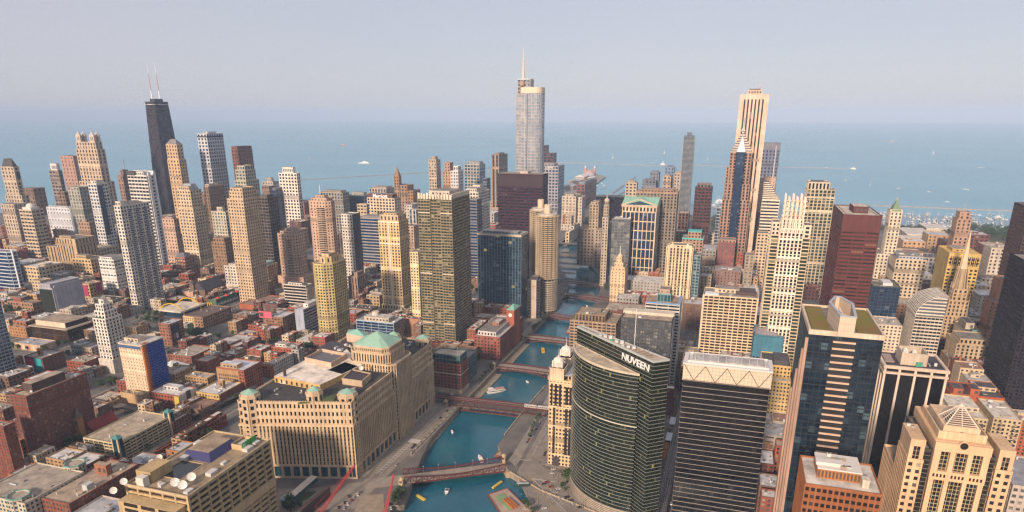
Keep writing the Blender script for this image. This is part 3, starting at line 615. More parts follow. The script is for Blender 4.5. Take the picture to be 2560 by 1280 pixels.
b=T(O_,of,'pale low hospital block with domed roofs near the lake shore',(655,682,455,696),st((.40,.36,.30),'gr',5,4,.5,.5),96,pent=[(.1,.4,.1,.5,8),(.5,.9,.4,.9,12)])
b=T('office_building','office','brown low block in front of the domed hospital',(654,672,466,684),s_brown,84)
s_tr=st((.52,.36,.26),'wm',3.0,3.0,.55,.5)
def twin(x,H,label,ref,yB=None):
 b=T(A,ap,label,x,s_tr,H,yB=yB,ref=ref,cut=7)
 cx_=b.x0+3.5; m=MB(); c=((b.x0+b.x1)/2-(b.x1-b.x0)*.33,(b.y0+b.y1)/2-(b.y1-b.y0)*.12)
 m.tube(c,9,9,0,b.H-10,0,14)
 for z in np.arange(3,b.H-10,3.0):m.tube(c,9.8,9.8,z,z+1.1,1,14)
 part(b,'rounded_balcony_bay',m,[glass('wm'),wall((.50,.37,.27))]); tier(b,.2,.9,.15,.85,b.H,b.H+4); penthouse(b,.35,.8,.3,.7,5,b.H+4); return b
b=twin((765,821,505,842),172,'tall salmon stone tower with a rounded balcony bay down its corner, taller of a pair','the taller salmon tower')
b=twin((687,738,588,768),None,'shorter salmon stone tower with a rounded balcony bay and a thin mast','the shorter salmon tower',yB=722)
m=MB(); m.tube((b.x0+12,b.y0+14),.4,.25,b.H,b.H+22,0,6); part(b,'mast',m,plain((.75,.72,.7)))
tier(b,-.1,1.3,-.25,1.02,0,22,st((.52,.34,.24),'wm',8,6,.8,.7))
# octagonal yellow tower
s_y=st((.50,.40,.19),'gn',3.1,3.05,.42,.42,roof=(.45,.36,.24))
b=T(A,ap,'yellow-beige eight-sided tower of green-tinted windows with an eight-sided penthouse',(772,822,664,872),s_y,yB=862,ref='the yellow eight-sided tower',cut=9)
tier(b,.2,.8,.18,.82,b.H,b.H+8,st((.52,.40,.22),'gn',6,8,.7,.3),cut=6); tier(b,.33,.68,.32,.68,b.H+8,b.H+11,st((.52,.40,.22),'gn',9,3,.9,.5))
b=T(O_,of,'grey-brown ribbed tower of closely set piers beside the salmon towers',(843,862,588,884),st((.30,.23,.18),'bk',2.6,3.6,.6,.1),yB=690,ref='the grey-brown ribbed tower')
s_bs=st((.30,.29,.29),'nb',30,3.7,.0,.38,roof=(.26,.23,.21),punch=False)
b=T(O_,of,'blue-black office block of thin horizontal stripes with a grey roof',(893,968,548,1000),s_bs,yB=682,ref='the blue-black striped block',D=40); tier(b,.02,.98,-.0,.98,0,7,st((.42,.35,.27),'dk',5,7,.5,.4)); penthouse(b,.1,.9,.15,.85,3,col=(.3,.27,.24))
s_ct=st((.58,.43,.23),'wm',3.5,3.15,.48,.46,sp=(.52,.37,.19))
b=T(A,ap,'golden cream tower with white centre stripe, arched crown and colonnaded base',(945,997,555,1020),s_ct,yB=786,ref='the golden cream tower')
tier(b,.08,.95,.06,.94,b.H,b.H+9,st((.58,.42,.28),'wm',6,9,.6,.35)); penthouse(b,.2,.8,.2,.8,3,b.H+9)
m=MB(); yc=(b.y0+b.y1)/2; m.box(b.x0-.4,b.x0+.3,yc-.8,yc+.8,12,b.H)
for z in(14,b.H*.48,b.H*.76,b.H-2):m.box(b.x0-.35,b.x0+.3,b.y0,b.y1,z,z+1.6)
part(b,'white_stripe',m,plain((.72,.64,.52))); tier(b,-.06,1.25,-.06,1.04,0,14,st((.55,.42,.26),'dk',4,7,.45,.3))
b=T(A,ap,'white block with punched windows and a dark blue side behind the striped block',(852,880,537,895),st((.60,.55,.48),'bk',3.6,3.3,.5,.5),136,D=26,ref='the white block with the blue side'); m=MB(); m.box(b.x0+.8,b.x1+.6,b.y0-.8,b.y0+1,0,b.H); part(b,'glass_side',m,glass('nb'))
b=T('hotel','hotel','cream gridded hotel slab under a dark box with script sign lettering',(917,986,497,1001),st((.56,.46,.33),'bk',4.0,3.6,.42,.42),124,ref='the gridded hotel slab')
penthouse(b,.05,.8,.08,.98,9,col=(.14,.06,.05)); letters('Marriott',11,b.root,b.o,(b.x0+.4,b.y0+(b.y1-b.y0)*.78,b.H+1.5),(0,-1,0),(-1,0,0),plain((.85,.8,.75),.5,0,.3),name='sign_lettering')
b=T('office_building','office','cream stepped wing attached beside the gridded hotel slab',(892,916,512,922),st((.46,.38,.27),'wm',5,4,.3,.5),118)
b=T(O_,of,'grey glass tower with a pale framed top behind the salmon tower',(800,856,483,872),st((.34,.30,.25),'bl',3,3.6,.35,.3),122,pent=(.1,.9,.1,.9,5)); m=MB(); m.tube((b.x0,b.y1),1.2,.8,100,141,0,8); part(b,'mast',m,plain((.7,.68,.64)))
b=T(O_,of,'wide dark blue glass block with a greenish penthouse near the hospital',(869,918,490,928),mod(s_blue,wall=(.06,.07,.09)),107,pent=(.1,.9,.2,.8,8),pc=(.35,.38,.33))
b=T('hospital','hospital','hospital block of tall pale piers with a flat roof near the shore',(922,965,473,990),st((.45,.38,.30),'bl',5,9,.42,.12),92,pent=(.2,.8,.1,.9,5),ref='the hospital of tall piers')
b=T('hotel','hotel','old brown hotel tower with a small onion spire',(984,997,440,1003),st((.30,.19,.12),'wm',3.2,3.4,.5,.45),140,ref='the old spired hotel')
m=MB(); x0,x1,y0,y1=fr(b,.1,.9,.1,.9); m.prism(rect(x0,x1,y0,y1),140,147,0,0); m.pyramid(rect(x0+1,x1-1,y0+1,y1-1),147,((x0+x1)/2,(y0+y1)/2,166),0); m.dome(((x0+x1)/2,(y0+y1)/2),3.4,150,5,0,10); part(b,'spire',m,wall((.28,.17,.10)))
tier(b,.2,3.0,-1.4,.9,0,113); tier(b,.3,3.6,-2.4,-1.4,0,98)
b=T(A,ap,'cream tower crossed by one huge diagonal brace on its face',(1071,1090,400,1101),st((.44,.36,.26),'wm',2.6,3.2,.42,.42),172,pent=(.2,.8,.2,.8,10),ref='the braced cream tower')
m=MB(); x=b.x0-.4; m.bar((x,b.y0,122),(x,b.y1,170),1.8); m.bar((x,b.y1,122),(x,b.y0,170),1.8); part(b,'cross_brace',m,wall((.55,.47,.36)))
b=T(A,ap,'pink stone tower stepping down beside the braced tower',(1111,1124,407,1133),mod(s_pink,wall=(.42,.24,.16)),166); tier(b,-.3,1.3,-.3,1.2,0,140)
b=T(A,ap,'white stepped tower with a peaked top, between pink and teal neighbours',(1126,1145,428,1158),mod(s_white,glass='bl'),148); tier(b,.3,.9,.2,.8,148,161)
b=T(O_,of,'teal glass tower with a pale stone top frame near the lake',(1161,1198,412,1213),st((.40,.38,.34),'tl',3.4,3.8,.25,.3),156,pent=(.3,.9,.1,.9,8),ref='the teal glass tower')
b=T(A,ap,'brown tower of tall vertical piers rising beside the silver tower',(1229,1247,388,1269),st((.28,.20,.15),'bk',3.4,12,.5,.06),193,pent=(.2,.8,.2,.8,5),ref='the brown vertical-pier tower')
b=T(O_,of,'blue-grey glass block behind the bronze tower',(1207,1216,447,1226),mod(s_blue,wall=(.24,.26,.3)),120)
b=T('hotel','hotel','white stepped hotel with many balconies right beside the bronze tower',(1160,1196,482,1224),st((.58,.52,.45),'dk',3.8,3.1,.35,.45),146,pent=[(.1,.5,.2,.9,8),(.5,.8,.3,.8,13)],ref='the white stepped hotel'); tier(b,-.5,.1,-.3,.6,0,120)
b=T(O_,of,'dark striped office block squeezed between the bronze tower and the stepped hotel',(1170,1192,500,1208),mod(s_bs,wall=(.20,.2,.22)),160,D=26)
b=T('office_building','office','pale grey low block behind the golden cream tower',(1010,1030,513,1046),st((.5,.46,.4),'gr',4,3.6,.5,.45),106)
b=T('office_building','office','grey block of vertical fins beside the golden cream tower',(1022,1040,526,1048),st((.46,.42,.37),'bl',3,9,.5,.1),112)
b=T(A,ap,'pale yellow slab tower half hidden by the bronze tower',(1024,1045,632,1060),st((.60,.50,.30),'wm',3.4,3.1,.55,.5),112,D=24,ref='the pale yellow slab')
b=T('office_building','office','pinkish block with square windows behind the golden cream tower',(1018,1034,566,1048),st((.42,.31,.24),'dk',3.8,3.6,.6,.5),100)
# tall bronze tower
s_bz=st((.21,.18,.12),'gn',3.1,3.75,.14,.36,sp=(.25,.205,.13),so=.04,po=.02,d=.5,punch=False)
b=T(O_,of,'tall bronze-green glass tower with a grey shaded side and white notched parapet',(1043,1129,496,1174),s_bz,yB=884,ref='the tall bronze tower',body=False)
w1=b.y1-b.y0; nx0=b.y0+w1*.36; nx1=b.y0+w1*.62
b.poly=[(b.x0,b.y0),(b.x1,b.y0),(b.x1,b.y1),(b.x0,b.y1)]
mass(b,rect(b.x0+2.2,b.x1,b.y0,b.y1),0,b.H-2,b.s)
for(c0,c1)in((0,.34),(.64,1)):
 y0,y1=b.y0+w1*c0,b.y0+w1*c1; mass(b,rect(b.x0+.3,b.x0+5,y0+.15,y1-.15),0,b.H,b.s)
m=MB()
for z in(40,108,b.H-20):
 for(c0,c1)in((0,.34),(.64,1)):m.box(b.x0-.1,b.x0+2,b.y0+w1*c0+.2,b.y0+w1*c1-.2,z,z+1.4)
part(b,'white_band',m,plain((.55,.46,.33)))
m=MB()
for k in range(12):
 y=b.y0+w1*k/12; m.box(b.x0+(.0 if k%5 else .1),b.x0+1.2,y+.6,y+w1/12-.6,b.H-2,b.H+4+(k%3)*.8,0)
for k in range(14):
 x=b.x0+(b.x1-b.x0)*k/14; m.box(x+.5,x+(b.x1-b.x0)/14-.9,b.y0+.1,b.y0+1.2,b.H-2,b.H+5,0)
part(b,'notched_parapet',m,wall((.62,.53,.42))); penthouse(b,.25,.8,.2,.8,7,b.H,col=(.55,.47,.38))
rooftop(b,10,b.H+.2)
# blue glass office on the river
b=T(O_,of,'deep blue glass office slab with fine vertical ribs and a pale flat roof',(1193,1303,589,1320),st((.20,.25,.27),'bl',3.4,3.9,.09,.16,sp=(.03,.075,.11),d=.3,roof=(.42,.36,.29),punch=False,lit=.012),yB=800,ref='the deep blue glass slab',pent=(.1,.6,.1,.9,4)); m=MB(); m.ring(inset(b.poly,-.35),inset(b.poly,.5),b.H-2.4,b.H+.6); part(b,'pale_rim',m,plain((.50,.41,.30)))
# black-brown slab
s_ibm=st((.028,.013,.032),'bk',3.2,3.9,.14,.42,sp=(.050,.017,.036),so=-.02,roof=(.26,.23,.2),punch=False)
b=T(O_,of,'black-brown office slab with a blank top band and a patch of green roof',(1245,1357,438,1376),s_ibm,208,ref='the black-brown slab',D=36); penthouse(b,-.006,1.006,-.004,1.004,1,208,col=(.05,.02,.02),name='rim')
m=MB(); m.box(b.x0-.3,b.x1+.3,b.y0-.3,b.y1+.3,188,207,0); part(b,'blank_band',m,wall((.032,.018,.024),.25,.5)); m=MB(); m.box(b.x0+6,b.x1-8,b.y0+14,b.y1-20,207.5,208.7); part(b,'green_roof',m,grassm); m=MB(); m.box(b.x0+10,b.x1-6,b.y0+30,b.y0+44,208,213); part(b,'penthouse',m,wall((.45,.38,.32)))
# silver stepped tower with spire
s_sv=st((.50,.55,.62),'sv',3.0,4.0,.10,.26,sp=(.36,.33,.33),d=.3,so=.02,punch=False)
b=T(O_,of,'very tall silver glass tower with rounded corner, setback top and a needle spire',(1289,1353,219,1357),s_sv,354,ref='the silver spire tower',D=36,body=False)
def rounded(x0,x1,y0,y1,r,n=6):
 out=[(x0+(.0),y1)]
 out+=[(x0+r-r*math.cos(a),y0+r-r*math.sin(a))for a in np.linspace(0,math.pi/2,n)]
 out+=[(x1-r+r*math.sin(a),y0+r-r*math.cos(a))for a in np.linspace(0,math.pi/2,n)]
 return out+[(x1,y1)]
w1=b.y1-b.y0
mass(b,rounded(b.x0,b.x1,b.y0,b.y0+w1*.78,12),0,354,s_sv); mass(b,rect(b.x0+4,b.x1,b.y0+w1*.785,b.y1),0,343,mod(s_sv,wall=(.45,.38,.28)))
mass(b,rounded(b.x0+6,b.x1-2,b.y0+w1*.45,b.y0+w1*.96,8),343,369,mod(s_sv,glass='gr'))
m=MB(); m.box(b.x0-.6,b.x0+.4,b.y0+w1*.52,b.y0+w1*.55,40,343); part(b,'dark_seam',m,plain((.08,.09,.12),.3)); m=MB(); m.box(b.x0+2,b.x0+6.2,b.y0+w1*.70,b.y0+w1*.82,343,366,0); m.box(b.x0+1.8,b.x0+3,b.y0+w1*.71,b.y0+w1*.81,350,358,1); part(b,'service_core',m,[plain((.35,.2,.13)),plain((.02,.02,.02))])
m=MB(); m.prism([(x,y)for x,y in inset(rounded(b.x0,b.x1,b.y0,b.y0+w1*.78,12),-.3)],345,355); part(b,'top_band',m,plain((.62,.50,.36),.4))
P=(b.x0+10,b.y0+w1*.76); m=MB(); m.tube(P,2.6,2.0,365,385,0,10); m.tube(P,1.7,1.2,385,405,0,10); m.tube(P,1.0,.4,405,424,0,8); part(b,'spire',m,plain((.62,.53,.43),.5)); b.H=354
b=T(A,ap,'dark purple-brown lakefront tower partly behind the silver spire tower',(1340,1366,364,1377),st((.09,.05,.055),'bk',3,3.2,.3,.4),192,D=40,ref='the dark lakefront tower'); tier(b,-.2,1.0,-.75,.2,0,163)
b=T('hotel','hotel','blue-grey glass hotel tower with stepped roof and a roof sign beside the silver tower',(1340,1396,416,1411),st((.34,.33,.34),'nb',3.6,3.2,.3,.4),160,ref='the stepped blue hotel'); tier(b,0,.6,.2,1,160,166)
letters('LOEWS',7,b.root,b.o,(b.x0-.5,b.y0+(b.y1-b.y0)*.55,b.H-6.5),(0,-1,0),(-1,0,0),plain((.75,.7,.62),.5),name='sign_lettering')
# white riverside hotel
s_sh=st((.52,.44,.34),'gr',3.0,3.1,.5,.5)
b=T('hotel','hotel','large pale riverside hotel with stepped wings and a flat roof',(1405,1440,492,1478),s_sh,yB=574,ref='the pale riverside hotel',D=70,pent=(.1,.4,.2,.8,6)); tier(b,.25,.9,-.35,.3,0,b.H-4); tier(b,-.3,.3,-.2,.9,0,16)
b=T('office_building','office','red-brick and blue block with stepped glass top behind the riverside hotel',(1442,1462,462,1492),st((.26,.11,.08),'bl',4,3.6,.45,.4),74,pent=(.1,.9,.2,.9,7),pc=(.25,.3,.33))
# two round corncob towers
def corncob(u,v,H,label,ref):
 P=at(u,v,H); b=new(A,ap,label,P[0],P[1],ref); c=(P[0],P[1]); FOOT.append((c[0]-20,c[0]+20,c[1]-20,c[1]+20,H,label)); BL[ref]=b; b.H=H; b.label=label
 b.x0,b.x1,b.y0,b.y1=c[0]-20,c[0]+20,c[1]-20,c[1]+20
 def flower(r0,r1,n=16,k=5):
  out=[]
  for i in range(n):
   for j in range(k):
    a=2*math.pi*(i+j/k)/n; out.append((c[0]+(r0+(r1-r0)*math.sin(math.pi*j/k))*math.cos(a),c[1]+(r0+(r1-r0)*math.sin(math.pi*j/k))*math.sin(a)))
  return out
 m=MB(); m.tube(c,13.5,13.5,0,H-1,0,32); part(b,'glazing',m,glass('bk')); m=MB()
 nfl=31; z0=58.0; fh=(H-4-z0)/nfl
 for k in range(nfl+1):m.prism(flower(15.6,19.0),z0+k*fh,z0+k*fh+1.25,0,0)
 part(b,'petal_balconies',m,wall((.46,.37,.25))); m=MB()
 for k in range(14):m.tube(c,18.4,18.4,6+k*3.6,7.3+k*3.6,0,32)
 part(b,'parking_ramp',m,wall((.40,.34,.26))); m=MB()
 for i in range(16):
  a=2*math.pi*i/16; m.tube((c[0]+15.8*math.cos(a),c[1]+15.8*math.sin(a)),.35,.35,0,H-3,0,6)
 m.tube(c,16.5,16.5,H-3,H-1.5,0,32); part(b,'column_ring',m,wall((.44,.36,.25)))
 m=MB(); m.tube(c,15,15,H-1.6,H+.4,0,32); part(b,'roof',m,roofmat((.5,.45,.4))); m=MB(); m.tube(c,5.2,5.2,H,H+13.5,0,20); m.tube(c,5.5,5.5,H+12.5,H+13,0,20)
 for a in range(8):m.box(c[0]+4.4*math.cos(a)-.4,c[0]+4.4*math.cos(a)+.4,c[1]+4.4*math.sin(a)-.4,c[1]+4.4*math.sin(a)+.4,H+13,H+14.4)
 part(b,'core_cap',m,wall((.62,.50,.36)))
corncob(1352,520,160,'round tower of scalloped balconies with a white drum cap, further of the round pair','the further round tower'); corncob(1369,534,160,'round tower of scalloped balconies over parking ramps, nearer of the round pair','the nearer round tower')
b=T('hotel','hotel','dark low slab hotel with a blank beige centre panel in front of the round towers',(1319,1350,702,1361),st((.05,.05,.06),'bk',3,3.4,.2,.3),yB=797,D=16,ref='the dark hotel with the beige panel',pent=(.2,.8,.2,.8,5)); w1=b.y1-b.y0; m=MB(); m.box(b.x0-.8,b.x0+1,b.y0+w1*.28,b.y0+w1*.68,0,b.H+.8); part(b,'blank_panel',m,wall((.42,.35,.27))); m=MB(); m.box(b.x0-1,b.x0,b.y0+w1*.38,b.y0+w1*.58,b.H-10,b.H-8.6); part(b,'red_sign',m,plain((.5,.05,.05)))
# ------------------------------------------------------------------ towers, south bank and the Loop
b=T(O_,of,'brown stone office block with a dark domed cupola at the bend of the river',(1444,1486,574,1496),st((.31,.24,.18),'dk',3.4,3.5,.5,.45),yB=666,ref='the cupola block',D=36)
c=((b.x0+b.x1)/2,(b.y0+b.y1)/2+4); m=MB(); m.tube(c,6,6,b.H,b.H+8,0,12); m.dome(c,6,b.H+8,7,1,12); m.tube(c,1.6,1.4,b.H+14,b.H+19,1,8); m.pyramid([(c[0]-1.5,c[1]-1.5),(c[0]+1.5,c[1]-1.5),(c[0]+1.5,c[1]+1.5),(c[0]-1.5,c[1]+1.5)],b.H+18,(c[0],c[1],b.H+25),1); part(b,'cupola',m,[wall((.32,.26,.2)),plain((.05,.06,.06))]); penthouse(b,.2,.8,.1,.4,5)
b=T(O_,of,'cream office block with dark arched top beside the slim spired tower',(1474,1497,512,1506),st((.40,.32,.23),'wm',3,3.4,.5,.4),130,D=30); tier(b,.1,.9,.1,.9,130,134)
b=T(O_,of,'very slim white tower stepping up to an eight-sided spire',(1506,1521,545,1524),st((.46,.39,.30),'wm',2.6,3.4,.5,.4),128,D=18,ref='the slim white spired tower'); tier(b,.08,.92,.08,.92,128,150,cut=3); tier(b,.2,.8,.2,.8,150,157,cut=2); c=((b.x0+b.x1)/2,(b.y0+b.y1)/2); m=MB(); m.dome(c,5,157,6,0,8); m.tube(c,1.2,.2,162,172,0,6); part(b,'spire',m,wall((.45,.38,.29)))
b=T('office_building','office','narrow beige block below the slim white spired tower',(1489,1503,576,1509),st((.36,.29,.22),'dk',3,3.4,.5,.45),yB=672,D=24)
b=T(O_,of,'dark blue glass wedge between the beige block and the grey glass tower',(1510,1527,558,1532),mod(s_blue,wall=(.05,.06,.09),bay=2.4),yB=690,D=26)
b=T(O_,of,'grey mirrored glass tower with a white roof full of equipment',(1530,1576,550,1589),st((.16,.17,.17),'gr',3.2,3.8,.1,.18,roof=(.6,.57,.52),punch=False),yB=740,ref='the grey mirrored tower',D=34); rooftop(b,8)
b=T(O_,of,'far black office slab behind the slim white spired tower',(1490,1560,494,1568),mod(s_ibm,wall=(.035,.035,.05)),96,D=40)
# pedimented tower
s_77=st((.56,.45,.33),'nb',7.2,15.5,.17,.10,d=.8,punch=False,lit=0)
b=T(O_,of,'cream framed glass tower crowned with a classical pediment and a green metal roof',(1555,1641,532,1652),s_77,yB=737,ref='the pedimented tower')
w1=b.y1-b.y0
tier(b,.0,1.0,.0,1.0,b.H+.2,b.H+9,st((.60,.46,.32),'dk',5.2,9,.45,.25)); m=MB(); m.box(b.x0-1.2,b.x1+1.2,b.y0-1.2,b.y1+1.2,b.H+9,b.H+11.5); part(b,'cornice',m,wall((.60,.46,.33)))
m=MB(); yc=(b.y0+b.y1)/2; xc=(b.x0+b.x1)/2; z0=b.H+11.5; ht=11
for(ax)in(0,1):
 if ax==0:
  V=[(b.x0-1.2,b.y0-1.2,z0),(b.x0-1.2,b.y1+1.2,z0),(b.x0-1.2,yc,z0+ht),(b.x1+1.2,b.y0-1.2,z0),(b.x1+1.2,b.y1+1.2,z0),(b.x1+1.2,yc,z0+ht)]
 else:
  V=[(b.x1+1.2,b.y0-1.1,z0),(b.x0-1.2,b.y0-1.1,z0),(xc,b.y0-1.1,z0+ht),(b.x1+1.2,b.y1+1.1,z0),(b.x0-1.2,b.y1+1.1,z0),(xc,b.y1+1.1,z0+ht)]
 m._add(V,[(1,0,2),(3,4,5),(0,3,5,2),(4,1,2,5),(0,1,4,3)],0)
part(b,'gabled_roof',m,wall((.24,.44,.34),.2,.6))
m=MB(); x=b.x0-1.6; m._add([(x,b.y1-6,z0+1),(x,b.y0+6,z0+1),(x,yc,z0+ht-3.2),(x+.5,b.y1-6,z0+1),(x+.5,b.y0+6,z0+1),(x+.5,yc,z0+ht-3.2)],[(0,1,2),(5,4,3),(0,3,4,1),(1,4,5,2),(2,5,3,0)],1)
for p,q in(((x,b.y0-1.5,z0+.3),(x,yc,z0+ht+.4)),((x,b.y1+1.5,z0+.3),(x,yc,z0+ht+.4)),((x,b.y0-1.5,z0),(x,b.y1+1.5,z0))):m.bar(p,q,1.3,mat=0)
part(b,'pediment',m,[wall((.60,.46,.33)),glass('nb')])
m=MB()
for k in(0,.5,1):m.box(b.x0-.5,b.x0+1,b.y0+(w1-2)*k,b.y0+(w1-2)*k+2,0,b.H)
part(b,'pilaster',m,wall((.56,.45,.33)))
s_lb=st((.22,.185,.15),'bk',3.8,3.9,.5,.36,roof=(.3,.22,.17),punch=False)
b=T(O_,of,'grey-brown tower dotted with square black windows under a flat brown cornice',(1592,1694,484,1700),s_lb,yB=722,ref='the dotted grey-brown tower',D=36); m=MB(); m.box(b.x0-.6,b.x1+.6,b.y0-.6,b.y1+.6,b.H-1.5,b.H+2); part(b,'cornice',m,wall((.32,.22,.16))); tier(b,.1,.9,.1,.9,b.H,b.H+5,st((.28,.2,.15),'bk',6,5,.5,.4))
b=T('hotel','hotel','cream hotel block with rows of dark dots beyond the grey-brown tower',(1564,1592,458,1598),st((.44,.37,.27),'bk',6,4,.5,.5),137,D=28,pent=(.2,.8,.2,.8,6))
for i,(x,Hh,c,lab)in enumerate((((1605,1640,452,1647),112,(.14,.15,.19),'dark grey low-rise tower close to the lake, in front of a taller slab'),((1625,1648,432,1654),134,(.18,.2,.24),'slate grey lakeshore tower with faint bands'),((1658,1678,442,1684),124,(.44,.31,.21),'peach apartment tower at the lake edge'),((1662,1686,419,1693),150,(.16,.22,.32),'blue lakeside tower with angled top'),((1686,1708,434,1714),134,(.46,.34,.24),'pale peach lakeside tower with blank bays'),((1690,1704,470,1708),105,(.40,.31,.23),'short tan tower under the wavy tower'))):
 b=T(A,ap,lab,x,st(c,'bl' if c[2]>.2 else 'dk',3.4,3.2,.5,.45),Hh,D=34,pent=(.2,.8,.2,.8,5))
 # wavy balcony tower
b=T(A,ap,'slender tower of rippling white balcony slabs beside the lake',(1708,1738,338,1743),s_blue,255,D=30,body=False,ref='the rippling balcony tower')
m=MB(); m.prism(inset(b.poly,2.2),0,254,0,0,3,3.2); part(b,'glazing',m,glass('bl')); m=MB()
for k in range(80):
 z=4+k*3.12; out=[]
 for i in range(4):
  p,q=np.array(b.poly[i]),np.array(b.poly[(i+1)%4]); L=np.linalg.norm(q-p); t=(q-p)/L; nr=np.array([t[1],-t[0]])
  for j in range(10):
   s_=j/10; e=1.6*math.sin(s_*9+k*.11+i*2)*math.sin(k*.085+i)-.6; out.append(tuple(p+t*L*s_+nr*e))
 m.prism(out,z,z+.8,0,0)
part(b,'rippling_balcony',m,wall((.40,.39,.37))); penthouse(b,.3,.7,.3,.7,8,254)
s_dr=st((.075,.034,.034),'bk',3.2,3.8,.35,.45,sp=(.09,.04,.038),punch=False)
b=T(O_,of,'dark maroon office slab tower standing alone near the park',(1738,1781,470,1784),s_dr,yB=652,ref='the dark maroon slab',D=34); tier(b,.1,.9,.1,.9,b.H,b.H+7,mod(s_dr,wall=(.2,.17,.15))); m=MB(); m.box(b.x0+5,b.x1-5,b.y1-.5,b.y1+.5,0,b.H*.9); part(b,'warm_edge',m,wall((.3,.18,.12)))
b=T('office_building','office','squat brown block with pale flat roof between dark towers',(1697,1722,534,1726),mod(s_dr,wall=(.14,.09,.075),roof=(.45,.36,.28)),96,D=34)
# glass hotel with white grid
b=T(A,ap,'blue glass tower patterned with white balcony grid and a dark rim',(1800,1852,522,1877),st((.36,.38,.40),'bl',5.2,3.2,.12,.22,so=.15,punch=False),yB=664,Wd=48,ref='the blue tower with the white grid',D=34)
b.y0=b.y0; penthouse(b,.1,.9,.1,.9,4)
# stepped gem-topped tower
s_2p=st((.32,.20,.145),'bk',3.2,3.6,.5,.28)
b=T(O_,of,'red-grey granite tower with chevron-stepped pyramid top and needle',(1811,1830,470,1881),s_2p,188,Wd=54,D=40,ref='the chevron-topped tower',body=False)
P0=at(1811,440,195); P1=at(1881,440,195); b.x0=P0[0]; b.x1=b.x0+38; b.y1=P0[1]; b.y0=P1[1]; FOOT[-1]=(b.x0,b.x1,b.y0,b.y1,250,b.label); b.root.location=((b.x0+b.x1)/2,(b.y0+b.y1)/2,0); b.o=np.array([(b.x0+b.x1)/2,(b.y0+b.y1)/2,0]); w1=b.y1-b.y0
mass(b,rect(b.x0,b.x1,b.y0,b.y1),0,150,s_2p); mass(b,rect(b.x0+.6,b.x1,b.y0+w1*.06,b.y1-w1*.03),150,180,s_2p); mass(b,rect(b.x0+1,b.x1,b.y0+w1*.10,b.y1-w1*.12),180,238,s_2p)
mass(b,rect(b.x0+.8,b.x0+10,b.y1-w1*.18,b.y1-w1*.04),150,212,s_2p)
ya,yb=b.y0+w1*.10,b.y1-w1*.12; yc=(ya+yb)/2; hw=(yb-ya)/2; m=MB()
for k in range(9):
 f=k/9; m.box(b.x0+1+f*12,b.x1-f*12,yc-hw*(1-f),yc+hw*(1-f),238+k*4.4,238+k*4.4+3.0,0); m.box(b.x0+2.4+f*12,b.x1-1.4-f*12,yc-hw*(1-f)+1.2,yc+hw*(1-f)-1.2,240.9+k*4.4,242.6+k*4.4,1)
part(b,'stepped_crown',m,[wall((.50,.42,.36)),glass('nb')]); m=MB(); m.pyramid(rect(b.x0+14,b.x0+24,yc-4,yc+4),277,(b.x0+19,yc,288),0); m.tube((b.x0+19,yc),.6,.2,286,303,0,6); part(b,'needle',m,plain((.4,.38,.38)))
m=MB(); m.prism([(b.x0-2.2,yc+7),(b.x0-2.2,yc-7),(b.x0+1.5,yc-9),(b.x0+1.5,yc+9)][::1],30,240,0,0); part(b,'glass_bay',m,glass('nb')); m=MB(); m.pyramid([(b.x0-2.4,yc+7.2),(b.x0-2.4,yc-7.2),(b.x0+2,yc-9),(b.x0+2,yc+9)],240,(b.x0+6,yc,270),0); part(b,'bay_peak',m,plain((.50,.50,.50),.4))
for k in range(6):
 pass
 # white marble ribbed tower
s_ao=st((.56,.44,.33),'wm',3.3,4.0,.56,.0,d=.9,punch=False)
b=T(O_,of,'very tall cream tower of unbroken vertical ribs, tallest on the south side',(1850,1851,236,1920),s_ao,343,Wd=60,D=60,ref='the ribbed cream tower',body=False)
P0=at(1850,236,343); P1=at(1920,238,343); b.x0=P0[0]; b.x1=b.x0+60; b.y1=P0[1]; b.y0=P1[1]; FOOT[-1]=(b.x0,b.x1,b.y0,b.y1,343,b.label); b.root.location=(b.x0+30,(b.y0+b.y1)/2,0); b.o=np.array([b.x0+30,(b.y0+b.y1)/2,0])
mass(b,rect(b.x0,b.x1,b.y0,b.y1),0,338,s_ao); m=MB(); m.box(b.x0-.2,b.x1+.2,b.y0-.2,b.y1+.2,334,343);
for y in(b.y0,b.y1-5):m.box(b.x0-.25,b.x0+5,y-.02,y+5.02,0,343)
part(b,'corner_frame',m,wall((.58,.46,.35))); penthouse(b,.2,.8,.25,.75,8,343); m=MB(); m.box(b.x0+14,b.x1-14,b.y0+16,b.y1-16,351,353); part(b,'roof_gallery',m,plain((.10,.06,.06))); m=MB(); m.tube((b.x0+20,b.y0+17),.9,.3,343,366,0,6); part(b,'mast',m,plain((.6,.4,.35)))
b=T(O_,of,'slate-blue office slab with window dots behind a white mast',(1908,1909,357,1951),st((.15,.16,.21),'nb',4,3.9,.5,.4,punch=False),232,D=40,Wd=44,ref='the slate-blue slab',body=False)
P0=at(1907,357,232); P1=at(1952,357,232); b.x0=P0[0]; b.x1=b.x0+40; b.y1=P0[1]; b.y0=P1[1]; FOOT[-1]=(b.x0,b.x1,b.y0,b.y1,232,b.label); b.root.location=(b.x0+20,(b.y0+b.y1)/2,0); b.o=np.array([b.x0+20,(b.y0+b.y1)/2,0]); mass(b,rect(b.x0,b.x1,b.y0,b.y1),0,214,b.s); m=MB(); m.box(b.x0-.1,b.x1,b.y0,b.y1,214,232); part(b,'blank_band',m,wall((.17,.17,.2)))
